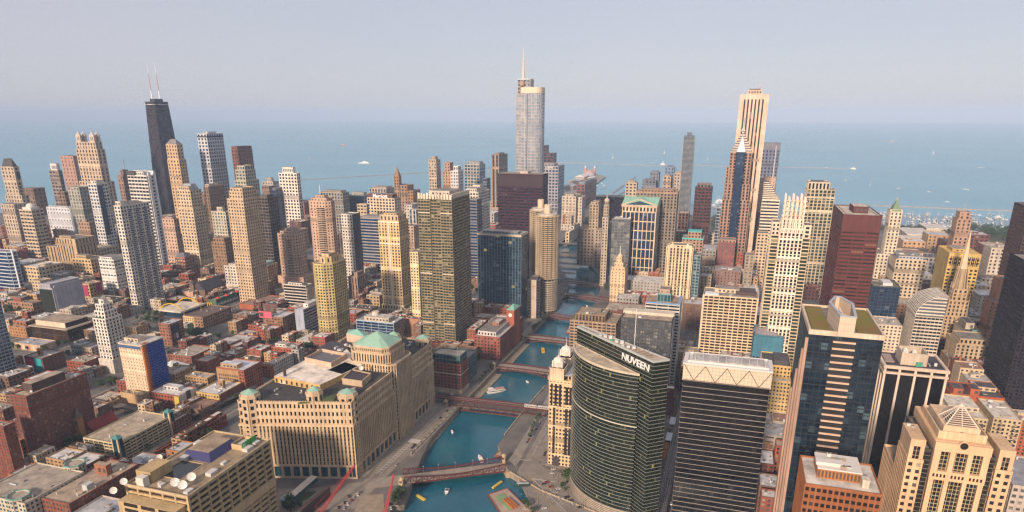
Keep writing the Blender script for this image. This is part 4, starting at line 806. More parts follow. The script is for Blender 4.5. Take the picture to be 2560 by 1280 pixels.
def Wface(name,cat,label,u0,u1,v,H,D,s,**k):
 """block that shows mostly its west face: its roof line runs from picture column u0 to u1"""
 P0,P1=at(u0,v,H),at(u1,v+(u1-u0)*.1,H); b=new(name,cat,label,P0[0]+D/2,(P0[1]+P1[1])/2,k.get('ref'))
 b.x0,b.x1,b.y0,b.y1,b.H,b.s=P0[0],P0[0]+D,P1[1],P0[1],H,s; b.poly=rect(b.x0,b.x1,b.y0,b.y1); b.label=label
 FOOT.append((b.x0,b.x1,b.y0,b.y1,H,label))
 if k.get('body',True):mass(b,b.poly,0,H,s)
 if k.get('ref'):BL[k['ref']]=b
 return b
b=Wface(O_,of,'blank pink-beige block with roof dishes and a tall white mast',1887,1941,450,173,36,st((.46,.31,.22),'dk',6,6,.8,.6),ref='the pink-beige block'); tier(b,.0,.9,.0,.55,173,178); m=MB(); m.tube((b.x0+14,b.y0+6),.9,.5,173,244,0,6); part(b,'mast',m,plain((.72,.68,.62))); dish(b,b.x0+8,b.y1-8,173,3)
# diamond-topped striped tower
b=Wface(O_,of,'white striped tower sliced by a slanting diamond roof',1905,1951,500,142,34,st((.66,.58,.47),'bk',20,3.9,.0,.5,so=.02,punch=False),ref='the slanted-roof striped tower')
m=MB()
for k in range(10):
 f=k/10; m.box(b.x0+f*16,b.x1-2,b.y0+(b.y1-b.y0)*f*.75,b.y1,142+k*3.6,142+k*3.6+2.2,0); m.box(b.x0+.5+f*16,b.x1-3,b.y0+.5+(b.y1-b.y0)*f*.75,b.y1-.5,144.1+k*3.6,145.7+k*3.6,1)
part(b,'slanted_top',m,[wall((.66,.58,.47)),glass('bk')]); m=MB(); m.box(b.x0+8,b.x1-1,b.y1-.4,b.y1+.3,130,166); part(b,'dark_blade',m,plain((.1,.1,.14)))  # thin dark blade along one edge of the slanted top
b=Wface(O_,of,'beige hotel slab of paired windows below the slanted-roof tower',1894,1922,584,100,30,st((.52,.41,.28),'wm',3.4,3.2,.45,.45),ref='the beige paired-window slab')
b=Wface(O_,of,'narrow black office tower beside the blue gridded tower',1876,1901,530,118,30,mod(s_ibm,wall=(.045,.035,.04)),ref='the narrow black tower')
b=Wface('office_building','office','red-brick block peppered with white blinds and an ornate crest',1796,1839,606,74,30,st((.21,.085,.075),'gr',3.0,3.4,.6,.55),ref='the peppered brick block'); tier(b,.02,.98,-.01,1.01,b.H,b.H+5,st((.36,.22,.17),'dk',4,5,.6,.4))
b=Wface('office_building','office','slim grey-beige block squeezed beside the blue gridded tower',1864,1886,638,78,24,st((.32,.26,.19),'gr',2.6,3.3,.5,.45))
b=Wface('office_building','theatre','brown theatre block with jumbled metal roof below the brick block',1785,1853,676,44,40,st((.22,.14,.12),'dk',6,5,.7,.5,roof=(.3,.28,.28))); rooftop(b,10,big=9)
# gothic white-pier tower
s_rt=st((.60,.49,.31),'wm',3.4,3.5,.45,.26,sp=(.42,.32,.2))
b=T(O_,of,'cream tower of tall gothic piers with gabled parapets and brick infill',(1666,1734,622,1744),s_rt,yB=806,ref='the gothic pier tower',D=30)
w1=b.y1-b.y0; m=MB()
for k in(.08,.36,.64,.92):m.box(b.x0-.9,b.x0+1,b.y0+w1*k-1.2,b.y0+w1*k+1.2,0,b.H+4)
part(b,'pier',m,wall((.62,.51,.34)))
for k in(.22,.78):
 m=MB(); yy=b.y0+w1*k; x=b.x0; m._add([(x-.5,yy+5,b.H),(x-.5,yy-5,b.H),(x-.5,yy,b.H+8),(x+6,yy+5,b.H),(x+6,yy-5,b.H),(x+6,yy,b.H+8)],[(0,1,2),(5,4,3),(0,3,4,1),(1,4,5,2),(2,5,3,0)],0); part(b,'gable',m,wall((.62,.51,.34)))
tier(b,.1,.9,.1,.9,b.H,b.H+3)
b=T(O_,of,'red-beige tower with turquoise cornices behind the gothic pier tower',(1706,1758,598,1764),st((.36,.24,.17),'dk',3.2,3.5,.5,.4),118,D=30,ref='the turquoise-trimmed tower'); tier(b,.15,.8,.12,.75,118,128); m=MB(); m.ring(inset(b.poly,-.5),inset(b.poly,1),116.5,118.8); x0,x1,y0,y1=fr(b,.15,.8,.12,.75); m.box(x0-.4,x1+.4,y0-.4,y1+.4,128,129.4); part(b,'turquoise_cornice',m,plain((.08,.40,.38)))
b=T(O_,of,'pale green glass slab tucked behind the gothic pier tower',(1735,1752,640,1758),st((.26,.32,.33),'tl',2.6,3.6,.2,.25),104,D=26)
# slim art-deco tower with spire
s_lw=st((.62,.45,.28),'dk',4.6,3.9,.72,.6)
b=T(O_,of,'golden stone art deco tower stepping up to a small dome and spire',(1527,1563,680,1578),s_lw,yB=772,ref='the golden art deco tower',D=30)
tier(b,.06,.94,.06,.94,b.H,b.H+6); tier(b,.16,.86,.2,.8,b.H+6,b.H+13); tier(b,.25,.75,.32,.7,b.H+13,b.H+22); c=((b.x0+b.x1)/2,(b.y0+b.y1)/2); m=MB(); m.dome(c,4.4,b.H+22,5,0,12); m.tube(c,.9,.2,b.H+26,b.H+40,1,6); part(b,'spire',m,[wall((.6,.46,.32)),plain((.75,.7,.64))])
m=MB()
for k in(.25,.5,.75):m.box(b.x0-.25,b.x0+.4,b.y0+(b.y1-b.y0)*k-.6,b.y0+(b.y1-b.y0)*k+.6,0,b.H+4)
part(b,'pier',m,wall((.64,.48,.31)))
# slope-roofed podium block
b=T('office_building','office','brown terraced office block with a raised sloping flat roof by the river',(1450,1540,812,1566),st((.34,.25,.17),'br',6,4,.2,.4,roof=(.30,.235,.165)),62,ref='the terraced brown block',D=46,Wd=58)
tier(b,.12,.8,.25,.9,62,70,st((.24,.17,.11),'br',2,8,.4,.1,roof=(.30,.235,.165))); penthouse(b,.45,.7,.4,.7,2,70,col=(.2,.16,.14)); rooftop(b,5,70.2,fr(b,.15,.6,.3,.85))
# terracotta-roofed office behind the dark glass one, then the dark one
s_l2=st((.50,.48,.43),'bk',12,3.9,.05,.5,so=.02,roof=(.40,.27,.18),punch=False)
b=T(O_,of,'white striped office block with terracotta roof and a teal glass penthouse',(1614,1700,764,1718),s_l2,104,ref='the terracotta-roofed block',D=40); tier(b,.25,.75,.3,.7,104,113,st((.2,.32,.32),'tl',2,8,.15,.15)); tier(b,.35,.8,.35,.65,113,117,st((.42,.3,.22),'dk',6,4,.8,.6))
m=MB(); m.box(b.x0+1,b.x1-1,b.y0+.6,b.y0+3,104,105.6); m.box(b.x0-.3,b.x0+2,b.y0,b.y1,104,105.4); part(b,'blue_rail',m,plain((.20,.32,.50)))
b=T(O_,of,'dark glass office block with tan roof terrace, behind the curved green tower',(1553,1680,806,1696),st((.065,.066,.07),'gr',3.2,3.8,.16,.26,d=.35,roof=(.36,.27,.19),punch=False),100,ref='the dark block with the tan roof',D=30)
m=MB(); m.box(b.x0+20,b.x1+2,b.y0-.4,b.y1+1,99,103); part(b,'pale_back_wall',m,wall((.55,.48,.38))); m=MB(); m.box(b.x0+6,b.x1,b.y0-.9,b.y0+3,0,98); part(b,'grey_side',m,wall((.30,.29,.29))); rooftop(b,4,100.2)
m=MB(); m.tube((b.x0-1,b.y1-16),.5,.3,60,112,0,8); part(b,'flagpole',m,plain((.75,.73,.7)))
# ------------------------------------------------------------------ large near buildings, right half
def setbox(b,x0,x1,y0,y1,H):
 b.x0,b.x1,b.y0,b.y1,b.H=x0,x1,y0,y1,H; b.poly=rect(x0,x1,y0,y1); b.o=np.array([(x0+x1)/2,(y0+y1)/2,0.0]); b.root.location=[float(k)for k in b.o]
 FOOT[-1]=(x0,x1,y0,y1,H,b.label)
 # picket-crowned tower
s_ct2=st((.68,.60,.47),'bk',3.0,3.9,.40,.22,punch=False)
b=Wface(O_,of,'white ribbed tower with open picket crown and dark corner bays',1951,2012,572,190,34,s_ct2,ref='the picket-crowned tower')
w1=b.y1-b.y0
s_cb=st((.56,.47,.33),'gn',6,3.9,.16,.30,punch=False)
mass(b,rect(b.x0+5,b.x1+2,b.y1,b.y1+w1*.36),0,182,s_cb); mass(b,rect(b.x0+5,b.x1+2,b.y0-w1*.34,b.y0),0,180,s_cb)
for(ya,yb,z)in((b.y1+.3,b.y1+w1*.36-.3,182),(b.y0-w1*.34+.3,b.y0-.3,180)):mass(b,rect(b.x0+7,b.x1,ya,yb),z,z+13,st((.62,.53,.4),'bk',5,4,.5,.4,punch=False));
mass(b,rect(b.x0+1,b.x1-1,b.y0+1,b.y1-1),190,200,s_ct2); m=MB()
for k in range(6):
 y=b.y0+1.5+(w1-4)*k/5
 for xx in(b.x0,b.x0+12):m.box(xx,xx+1.3,y,y+1.3,186,224+(3 if k%2 else 0))
for k in range(4):m.box(b.x0+.2,b.x0+.8,b.y0,b.y1,204+k*5.2,204.8+k*5.2)
for k in range(4):
 y=b.y0+4+(w1-6)*k/4; m.box(b.x0+3,b.x0+10,y,y+3,200,220)
part(b,'picket_crown',m,wall((.68,.58,.45))); m=MB()
for z in range(18,190,20):m.box(b.x0-.35,b.x0+.3,b.y0-.1,b.y1+.1,z,z+2.4)
part(b,'floor_band',m,wall((.7,.62,.5)))
# modern twin
s_tw2=st((.44,.38,.27),'gn',3.6,3.6,.28,.22,punch=False)
b=Wface(O_,of,'pale gridded glass tower with dark slotted crown, directly behind the picket-crowned tower',2018,2096,474,186,34,s_tw2,ref='the slotted-crown tower')
w1=b.y1-b.y0; tier(b,.0,.9,.22,.99,186,198,st((.52,.45,.33),'bk',3.6,12,.45,.2,punch=False)); m=MB(); m.box(b.x0+6,b.x1-6,b.y0+18,b.y1-6,198,200); part(b,'plant_screen',m,plain((.08,.07,.07))); m=MB(); m.ring(inset(b.poly,-.2),inset(b.poly,1),172,174); part(b,'floor_band',m,wall((.5,.43,.3)))
# maroon courthouse tower
s_dal=st((.10,.026,.026),'br',13.5,4.6,.09,.52,sp=(.12,.031,.028),d=.7,roof=(.52,.46,.38),punch=False)
b=T('government_tower','courthouse tower','maroon steel tower of wide bays with blank top band and pale flat roof',(2084,2109,538,2206),s_dal,192,ref='the maroon steel tower')
m=MB(); m.box(b.x0-.15,b.x1+.15,b.y0-.15,b.y1+.15,174,191.8);
for k in range(40):
 y=b.y0+(b.y1-b.y0)*k/40; m.box(b.x0-.35,b.x0,y,y+.3,174,191.5)
part(b,'blank_band',m,wall((.105,.029,.027),.25,.6)); penthouse(b,.25,.6,.28,.68,8,192,col=(.10,.035,.03)); m=MB(); m.ring(inset(b.poly,4),inset(b.poly,4.6),192,192.6); part(b,'roof_track',m,plain((.2,.16,.12)))
for k in range(3):
 m=MB(); m.tube((b.x0+18+k*6,b.y0+20+k*5),.15,.1,199,206,0,6); part(b,'aerial',m,plain((.15,.1,.1)))
 # green-pyramid tower
s_pit=st((.56,.49,.37),'wm',3.2,3.5,.55,.42)
b=T(O_,of,'slim cream tower with a green pyramid roof rising beside the boat harbour',(2222,2227,530,2257),s_pit,150,ref='the green-pyramid tower',D=30)
m=MB(); x0,x1,y0,y1=fr(b,.08,.92,.08,.92); m.pyramid(rect(x0,x1,y0,y1),150,((x0+x1)/2,(y0+y1)/2,170),0); m.tube(((x0+x1)/2,(y0+y1)/2),1,.6,167,173,1,6); part(b,'pyramid_roof',m,[plain((.14,.22,.12)),plain((.45,.4,.3))])
tier(b,-.2,1.6,-1.1,1.6,0,78); tier(b,.15,.85,-.02,1.02,0,153)
b=T(O_,of,'cream office block with tall arched windows under bluish rooftop plant',(2220,2240,648,2317),st((.50,.41,.29),'bk',3.6,3.6,.5,.42),84,ref='the arched-window cream block',D=48); penthouse(b,.1,.9,.1,.9,5,col=(.4,.42,.44)); rooftop(b,12,89,big=7)
# bronze-stone spired tower by the park
b=T(O_,of,'pinkish stone tower stepping up near the park lawn',(2388,2394,548,2430),st((.38,.24,.16),'dk',3.4,3.6,.6,.4),128,ref='the pinkish park tower',D=30); tier(b,.1,.9,.12,.88,128,140); tier(b,-.1,1.2,-.5,1.3,0,60); m=MB(); m.tube(((b.x0+b.x1)/2,(b.y0+b.y1)/2),.6,.2,140,160,0,6); part(b,'mast',m,plain((.4,.35,.3)))
# yellow tower
s_ylw=st((.54,.37,.12),'bk',4.6,3.9,.42,.45,sp=(.56,.40,.15),roof=(.34,.29,.24),punch=False)
b=T(O_,of,'mustard yellow office block with tall dark slots around its top',(2346,2374,634,2454),s_ylw,130,ref='the mustard yellow block'); w1=b.y1-b.y0; m=MB()
for k in range(15):
 y=b.y0+2+(w1-4)*k/15; m.box(b.x0-.2,b.x0+.4,y+.5,y+(w1-4)/15-.6,114,127)
part(b,'dark_slot',m,plain((.03,.02,.025),.3)); m=MB(); m.box(b.x0-.25,b.x1+.1,b.y0-.1,b.y1+.2,126.5,130.2); m.box(b.x0-.25,b.x0+.3,b.y0,b.y1,111,114.2); m.box(b.x0+.5,b.x1-.5,b.y1-.4,b.y1+.25,0,129); part(b,'plain_wall',m,wall((.56,.38,.13))); penthouse(b,.3,.8,.3,.8,4)
# gothic church tower and steeple
P=at(2396,860,60); b=Wface('church_tower','church tower','gothic stone church skyscraper with open buttresses under a tall pale steeple',2362,2424,790,62,30,st((.42,.31,.19),'wm',3.0,3.6,.55,.35),ref='the gothic steeple tower'); w1=b.y1-b.y0; c=((b.x0+b.x1)/2,(b.y0+b.y1)/2)
tier(b,.1,.9,.08,.92,62,82); tier(b,.2,.8,.2,.8,82,96)
m=MB()
for k in range(8):
 a=k*math.pi/4+.39; m.bar((c[0]+9*math.cos(a),c[1]+9*math.sin(a),90),(c[0]+5.4*math.cos(a),c[1]+5.4*math.sin(a),122),1.2); m.tube((c[0]+9*math.cos(a),c[1]+9*math.sin(a)),1,.1,96,104,0,6)
m.tube(c,5.6,5,96,122,0,8)
for dx in(-1,1):
 for dy in(-1,1):m.tube((c[0]+dx*11,c[1]+dy*11),1.4,.1,62,94,0,6)
part(b,'buttressed_lantern',m,wall((.40,.30,.19))); m=MB(); m.tube(c,4.8,4.2,121,126,0,8); m.tube(c,4.0,.15,126,171,0,8); part(b,'steeple',m,wall((.66,.52,.34))); b.H=165
# dark glass cube
b=T(O_,of,'dark blue glass block with a white-ducted roof and grassy strip',(2174,2181,716,2252),st((.05,.065,.085),'nb',2.6,3.7,.10,.12,roof=(.16,.15,.09),punch=False),92,D=46,ref='the dark blue glass block'); rooftop(b,8,big=7); m=MB(); m.box(b.x0+10,b.x0+34,b.y0+8,b.y1-14,92,95.5,0); part(b,'plant_screen',m,plain((.6,.6,.6)))
# barrel-vaulted tower
s_bv=st((.52,.46,.38),'bk',4.2,4.1,.10,.42,d=.5,punch=False)
b=T(O_,of,'tower with a glazed barrel-vaulted roof and white horizontal window bands',(2256,2288,790,2360),s_bv,76,D=46,ref='the barrel-vaulted tower',body=False)
w1=b.y1-b.y0; mass(b,rect(b.x0,b.x1,b.y0,b.y1),0,76,s_bv,roof=False)
# quarter-vault: rises from the north eave to a crest near the south wall
m=MB(); pr=[(b.y1-(w1)*(1-math.cos(math.pi/2*k/8)),76+26*math.sin(math.pi/2*k/8))for k in range(9)]
for k in range(8):m._add([(b.x0,pr[k][0],pr[k][1]),(b.x1,pr[k][0],pr[k][1]),(b.x1,pr[k+1][0],pr[k+1][1]),(b.x0,pr[k+1][0],pr[k+1][1])],[(3,2,1,0)],0,[[(0,k),(8,k),(8,k+1),(0,k+1)]])
m._add([(b.x0+.3,p[0],p[1])for p in pr]+[(b.x0+.3,b.y0,76)],[tuple(range(10))[::-1]],0); m._add([(b.x1-.3,p[0],p[1])for p in pr]+[(b.x1-.3,b.y0,76)],[tuple(range(10))],0)
part(b,'glazed_vault',m,glass('gr')); m=MB()
for k in range(9):
 m.bar((b.x0-.1,pr[k][0],pr[k][1]+.1),(b.x1,pr[k][0],pr[k][1]+.1),.7)
for j in range(9):
 x=b.x0+(b.x1-b.x0)*j/8
 for k in range(8):m.bar((x,pr[k][0],pr[k][1]+.1),(x,pr[k+1][0],pr[k+1][1]+.1),.8)
for z in np.arange(78,101,4.1):
 k=math.asin(min(1,(z-76)/26))/(math.pi/2); yy=b.y1-w1*(1-math.cos(math.pi/2*k)); m.box(b.x0-.1,b.x0+.4,b.y0,yy,z,z+1.7)
m.box(b.x0+2,b.x1-2,b.y0-.5,b.y0+.5,76,103); part(b,'vault_frame',m,wall((.55,.5,.43)))
# beige facade with small windows right of it and neighbours
b=Wface(O_,of,'tan terracotta office block with rows of dark vertical windows near the steeple tower',2392,2476,860,58,40,st((.42,.32,.20),'dk',3.0,4.2,.5,.3),ref='the tan terracotta block'); tier(b,.1,.9,.1,.9,58,63)
b=T('office_building','office','grey stone bank block with tall arched windows and a dark flat roof',(2370,2412,830,2455),st((.44,.36,.26),'gr',4.4,7,.45,.22,roof=(.07,.065,.07)),62,D=44,ref='the grey stone bank block'); penthouse(b,.3,.9,.3,.8,8,col=(.42,.36,.28)); penthouse(b,.1,.25,.2,.5,2,col=(.12,.3,.25),name='skylight')
b=T(O_,of,'tall salmon stone tower with a rounded shaft against the dark slab',(2464,2478,756,2512),st((.48,.25,.15),'dk',3.4,3.8,.7,.5),92,ref='the salmon stone tower',D=28,cut=4); tier(b,.2,1.2,-.3,.5,92,118)
b=T('office_building','office','cluttered brown block with tan cornice and rooftop plants below the tan terracotta block',(2340,2372,900,2416),st((.26,.17,.10),'dk',3.4,3.8,.5,.4),40,D=34,ref='the cluttered brown block'); rooftop(b,10)
b=T('office_building','office','pale low block with curved white rooftop plant between glass block and vault',(2190,2196,812,2256),st((.55,.47,.36),'wm',4,3.8,.5,.5,roof=(.52,.48,.42)),56,D=40); rooftop(b,9,big=6)
# two dark slabs at the picture edge
s_dk=st((.055,.045,.055),'bk',3.4,3.9,.34,.34,punch=False)
P=at(2496,700,150)
b=T(O_,of,'tall dark bronze tower stepping in near its top, cut off by the picture edge',(2531,2575,520,2740),mod(s_dk,wall=(.085,.05,.05)),205,D=50,Wd=60,ref='the stepped dark bronze tower'); tier(b,.05,.9,-.2,.86,205,226); tier(b,.15,.8,-.2,.74,226,252,mod(s_dk,wall=(.08,.055,.06)))
b=T(O_,of,'near-black office slab with pale roof edge at the picture edge',(2533,2590,668,2760),mod(s_dk,wall=(.02,.015,.024),glass='kk'),168,D=70,Wd=60,ref='the near-black slab')
# green-roofed glass tower
s_ub=st((.03,.04,.05),'dt',3.3,4.0,.06,.16,sp=(.018,.026,.034),d=.3,punch=False)
b=T(O_,of,'blue glass tower with planted green roof, louvred centre bay and pale roof house',(2004,2024,829,2211),s_ub,190,ref='the green-roofed glass tower'); w1=b.y1-b.y0
y0,y1=b.y0+w1*.37,b.y0+w1*.665
m=MB(); m.box(b.x0-1.2,b.x0+3,y0,y1,0,187,1)
for k in range(46):
 z=3+k*4.05; m.box(b.x0-2.0,b.x0-1.0,y0-.2,y1+.2,z,z+(.95 if k!=27 else 4.0),0)
part(b,'louvred_bay',m,[wall((.58,.40,.28),.15,.6),glass('dk')])
m=MB(); m.ring(inset(b.poly,-.4),inset(b.poly,.8),188.6,191.4); part(b,'roof_rim',m,wall((.55,.44,.33)))
grm=noise_mat('sedum_roof',(.15,.15,.018),(.20,.115,.035),.07,.95,6.0)
for(ya,yb)in((b.y0+1.6,y0-1.4),(y1+1.6,b.y1-1.6)):
 m=MB(); m.box(b.x0+1.6,b.x1-1.6,ya,yb,189.6,190.8); part(b,'planted_roof',m,grm)
m=MB(); zt=200.5; xa,xb,xm=b.x0-1.5,b.x0+(b.x1-b.x0)*.78,b.x0+10
hull=[(xa,y0+1.5),(b.x0+(b.x1-b.x0)*.5,y0-1),(xb,y0+4),(xb,y1-4),(b.x0+(b.x1-b.x0)*.5,y1+1),(xa,y1-1.5)]
m.ring(hull,inset(hull,.9),189,zt,0); m.ring(inset(hull,-.25),inset(hull,1.2),zt,zt+.7,2); m.prism(inset(hull,.8),189,192,1,1)
for k in range(2):
 z=192.5+k*4; m.ring(inset(hull,-.05),inset(hull,.5),z,z+.25,3)
part(b,'roof_house',m,[wall((.56,.44,.33),.08),roofmat((.36,.30,.22)),plain((.35,.38,.42),.4),wall((.42,.33,.25))]); m=MB()
for k in range(7):m.bar((xa+8+k*3,y0+4,194),(xa+10+k*3,y1-4,198+k%3),.5)
for k in range(5):m.box(xa+6+k*5,xa+8+k*5,(y0+y1)/2-3,(y0+y1)/2+2,191.5,195)
part(b,'hoist_gantry',m,plain((.5,.45,.4)))
m=MB()
for k in range(7):
 x=b.x0-.3+(b.x1-b.x0)*k/8; m.box(x+.6,x+2.6,b.y1-.2,b.y1+1.6+(k%2)*.5,0,186-k*9)
part(b,'ribbed_side',m,wall((.38,.25,.19))); rooftop(b,2,190.8,(b.x1-12,b.x1-4,b.y0+3,y0-3))
# dark tower with white piers
s_wp=st((.60,.50,.40),'kk',9.6,60,.15,.0,d=1.4,roof=(.055,.05,.06),punch=False)
b=T(O_,of,'black glass tower striped by full-height cream piers below a dark roof with dishes',(2190,2212,916,2372),s_wp,138,ref='the cream-striped black tower'); m=MB(); m.ring(inset(b.poly,-.6),inset(b.poly,2),133,134.5); m.ring(inset(b.poly,-.7),inset(b.poly,1.2),137,139); part(b,'cornice',m,wall((.55,.44,.34)))
m=MB(); x0,x1,y0,y1=fr(b,.22,.72,.3,.72); m.ring(rect(x0,x1,y0,y1),inset(rect(x0,x1,y0,y1),.8),137,147); m.box(x0+.8,x1-.8,y0+.8,y1-.8,137,142,1); part(b,'roof_house',m,[wall((.46,.38,.29)),plain((.06,.05,.06))]); dish(b,x0+6,(y0+y1)/2,142,2.6); dish(b,x0+9,(y0+y1)/2+5,142,2.6)
m=MB(); m.box(b.x0+6,b.x0+9,b.y0+15,b.y0+19,138,141); part(b,'green_plant_unit',m,plain((.05,.28,.2)))
for k in range(4):
 m=MB(); x0,x1,y0,y1=fr(b,.3+k*.13,.38+k*.13,.80,.95); m.box(x0,x1,y0,y1,138,139.2); part(b,'skylight',m,plain((.26,.2,.18)))
rooftop(b,5,138.1,seed=4,big=2)
# white gridded hotel-like slab
s_wg=st((.62,.50,.33),'br',6.6,3.75,.16,.34,d=.7,sp=(.64,.52,.35),roof=(.28,.24,.22),punch=False)
b=Wface(O_,of,'cream gridded slab of wide amber windows with messy roof under repair',1758,1896,738,98,40,s_wg,ref='the cream gridded slab'); m=MB(); m.box(b.x0+3,b.x0+16,b.y1-18,b.y1-2,98,99.5); part(b,'white_tarpaulin',m,plain((.7,.7,.72))); m=MB(); m.box(b.x0+14,b.x1-2,b.y0+3,b.y0+26,98,102,0); part(b,'dark_plant_screen',m,plain((.07,.04,.035))); rooftop(b,16,98.2,(b.x0+2,b.x1-2,b.y0+26,b.y1-4)); penthouse(b,.5,.95,.35,.8,5)
m=MB(); m.box(b.x0-.4,b.x0+.5,b.y1-1.8,b.y1+.5,0,99); m.box(b.x0-.4,b.x0+.5,b.y0-.5,b.y0+1.5,0,99); part(b,'corner_frame',m,wall((.62,.51,.36)))
# black striped tower with braced white crown
s_bc=st((.035,.026,.03),'bk',60,4.6,.0,.0,punch=False)
b=Wface(O_,of,'black glass tower of thin pale lines crowned by a white cross-braced screen',1708,1924,948,118,24,s_bc,ref='the white-crowned black tower',body=False); w1=b.y1-b.y0
mass(b,b.poly,0,118,st((.012,.010,.013),'kk',3.4,4.3,.05,.12,sp=(.012,.010,.012),d=.3,so=-.02,punch=False),roof=False)
m=MB()
for k in range(26):m.box(b.x0-.3,b.x1+.1,b.y0-.3,b.y1+.3,5+k*4.3,5.26+k*4.3)
part(b,'floor_line',m,wall((.34,.31,.27)))
m=MB(); m.box(b.x0-.6,b.x1+.5,b.y0-.6,b.y1+.6,117.6,131,0); m.box(b.x0-1.0,b.x1+.8,b.y0-1,b.y1+1,130.6,131.6,2)
for k in range(24):y=b.y0+w1*k/24; m.box(b.x0-.72,b.x0,y,y+.22,118,130.6,1)
for k in range(5):m.box(b.x0-.74,b.x0,b.y0,b.y1,119+k*2.6,119.2+k*2.6,1)
part(b,'crown_screen',m,[plain((.62,.53,.40)),plain((.36,.30,.22)),plain((.62,.60,.58))]); m=MB(); n_=8
for k in range(n_):
 ya,yb=b.y0+w1*k/n_,b.y0+w1*(k+1)/n_; z0,z1=(118.4,130.4)if k%2 else(130.4,118.4); m.bar((b.x0-.95,ya,z0),(b.x0-.95,yb,z1),.42)
m.bar((b.x0-.95,b.y0,118.2),(b.x0-.95,b.y1,118.2),.5); part(b,'cross_brace',m,plain((.10,.08,.07))); m=MB(); m.ring(inset(b.poly,2),inset(b.poly,2.4),131.5,133,0); m.box(b.x0+5,b.x1-4,b.y0+5,b.y1-5,131.5,133,1)
for k in range(10):m.box(b.x0+4,b.x1-8,b.y0+4+w1*.09*k,b.y0+4.6+w1*.09*k,133,133.8,0)
part(b,'roof_frame',m,[plain((.6,.58,.56)),roofmat((.42,.40,.38))])
# blue framed glass block, ochre block
b=Wface(O_,of,'turquoise ribbed glass block with dark dome roof beside the cream gridded slab',1886,1960,838,70,40,st((.05,.16,.22),'nb',2.6,30,.4,.0,punch=False),ref='the turquoise ribbed block'); c=((b.x0+b.x1)/2,(b.y0+b.y1)/2); m=MB(); m.tube(c,18,6,70,80,0,14); part(b,'cone_roof',m,plain((.22,.2,.2)))
b=Wface(O_,of,'ochre stone block with small punched windows and dark flat roof',1905,1978,912,74,40,st((.55,.38,.15),'dk',3.2,3.9,.5,.5,roof=(.07,.065,.07)),ref='the ochre punched block'); penthouse(b,.1,.7,.1,.6,5,col=(.08,.07,.08)); tier(b,-.25,.3,-.02,.8,0,62,st((.60,.44,.20),'dk',3.2,3.9,.5,.5,roof=(.55,.5,.42)))
b=Wface('office_building','office','grey concrete parking block at the foot of the ochre block',1912,1966,1088,30,30,st((.34,.31,.28),'dk',8,4,.2,.5,roof=(.34,.33,.33))); rooftop(b,6)
b=Wface('office_building','office','small dark brick block with a white-patched roof by the street',1898,1950,1216,24,22,st((.18,.11,.08),'dk',4,4,.5,.5,roof=(.5,.5,.5))); rooftop(b,5)
# brown tower with white roof
s_br2=st((.28,.105,.04),'bk',2.5,3.9,.30,.50,sp=(.24,.085,.035),roof=(.62,.57,.50),par=.8)
b=T(O_,of,'copper-brown office block with a white roof and plant house, below the blue glass tower',(1993,2012,1212,2206),s_br2,140,ref='the copper-brown block',D=30)
m=MB(); x0,x1,y0,y1=fr(b,.3,.85,.24,.82); m.box(x0,x1,y0,y1,140,145,0); m.box(x0-.2,x1+.2,y0-.2,y1+.2,145,145.6,1)
for k in range(12):yy=y0+(y1-y0)*k/12; m.box(x0-.2,x0+.1,yy+.4,yy+(y1-y0)/12-.3,140.8,144.2,2)
m.box(x0+3,x0+8,y0+8,y0+20,145.5,147.2,1); part(b,'roof_house',m,[wall((.34,.15,.06)),plain((.62,.58,.52)),plain((.10,.06,.04))]); rooftop(b,6,145.7,(x0,x1,y0,y1),big=2.4); m=MB(); m.box(b.x0+5,b.x0+9,b.y0+5,b.y0+8,140,144); m.box(b.x0+4.7,b.x0+9.3,b.y0+4.7,b.y0+8.3,144,144.4); part(b,'cooling_tower',m,wall((.55,.48,.38)))
# postmodern tower with open pyramid
s_pm=st((.60,.40,.235),'dk',3.0,3.75,.50,.48,roof=(.42,.31,.21))
b=T(O_,of,'peach granite tower with stepped shoulders under an open white pyramid frame',(2258,2272,1148,2530),s_pm,156,ref='the peach pyramid tower',D=46,body=False)
setbox(b,-114.5,-70,-310,-265.5,156); w1=b.y1-b.y0
sg_=st((.60,.40,.235),'bk',1.6,2.2,.10,.10,d=.5,sp=(.35,.38,.22),punch=False)
s_sl=st((.06,.05,.05),'bk',1.3,2.4,.08,.1,d=.3,sp=(.2,.2,.13),punch=False)
for(ya,yb)in((-272.6,-265.5),(-310,-302.9)):
 mass(b,rect(-93.9,-68,ya,yb),0,131,s_pm)
 for(xa,xb)in((-114.5,-94),):
  mass(b,rect(xa,xb,ya,yb),0,146,s_pm); mass(b,rect(xa+1.2,xb-.6,ya+.5,yb-.5),146,156,st((.60,.40,.235),'bk',1.5,2.4,.1,.08,d=.4,sp=(.3,.3,.2),punch=False))
  m=MB()
  for yy in(ya+.35,yb-2.1):m.box(xa+.9,xb-.4,yy,yy+1.75,145.8,156.6)
  m.box(xa+.8,xb-.3,ya+.3,yb-.3,153.6,157.2); m.box(xa-.25,xa+1.4,ya-.1,yb+.1,145.7,146.4); part(b,'shoulder_frame',m,wall((.60,.41,.25)))
mass(b,rect(-112,-72,-276.2,-272.62),0,151,s_sl); mass(b,rect(-112,-72,-302.88,-299.4),0,151,s_sl)
mass(b,rect(-113.5,-71,-299.4,-276.2),0,157,sg_)
m=MB(); yc=-287.8
for(ya,yb)in((-278.4,-276.2),(-284.9,-283),(-292.6,-290.7),(-299.4,-297.2)):m.box(-114.9,-113,ya,yb,0,138)
for(ya,yb)in((-278.9,-276.1),(-285.2,-283),(-292.6,-290.4),(-299.5,-296.7)):m.box(-115.1,-113,ya,yb,142.5,157)
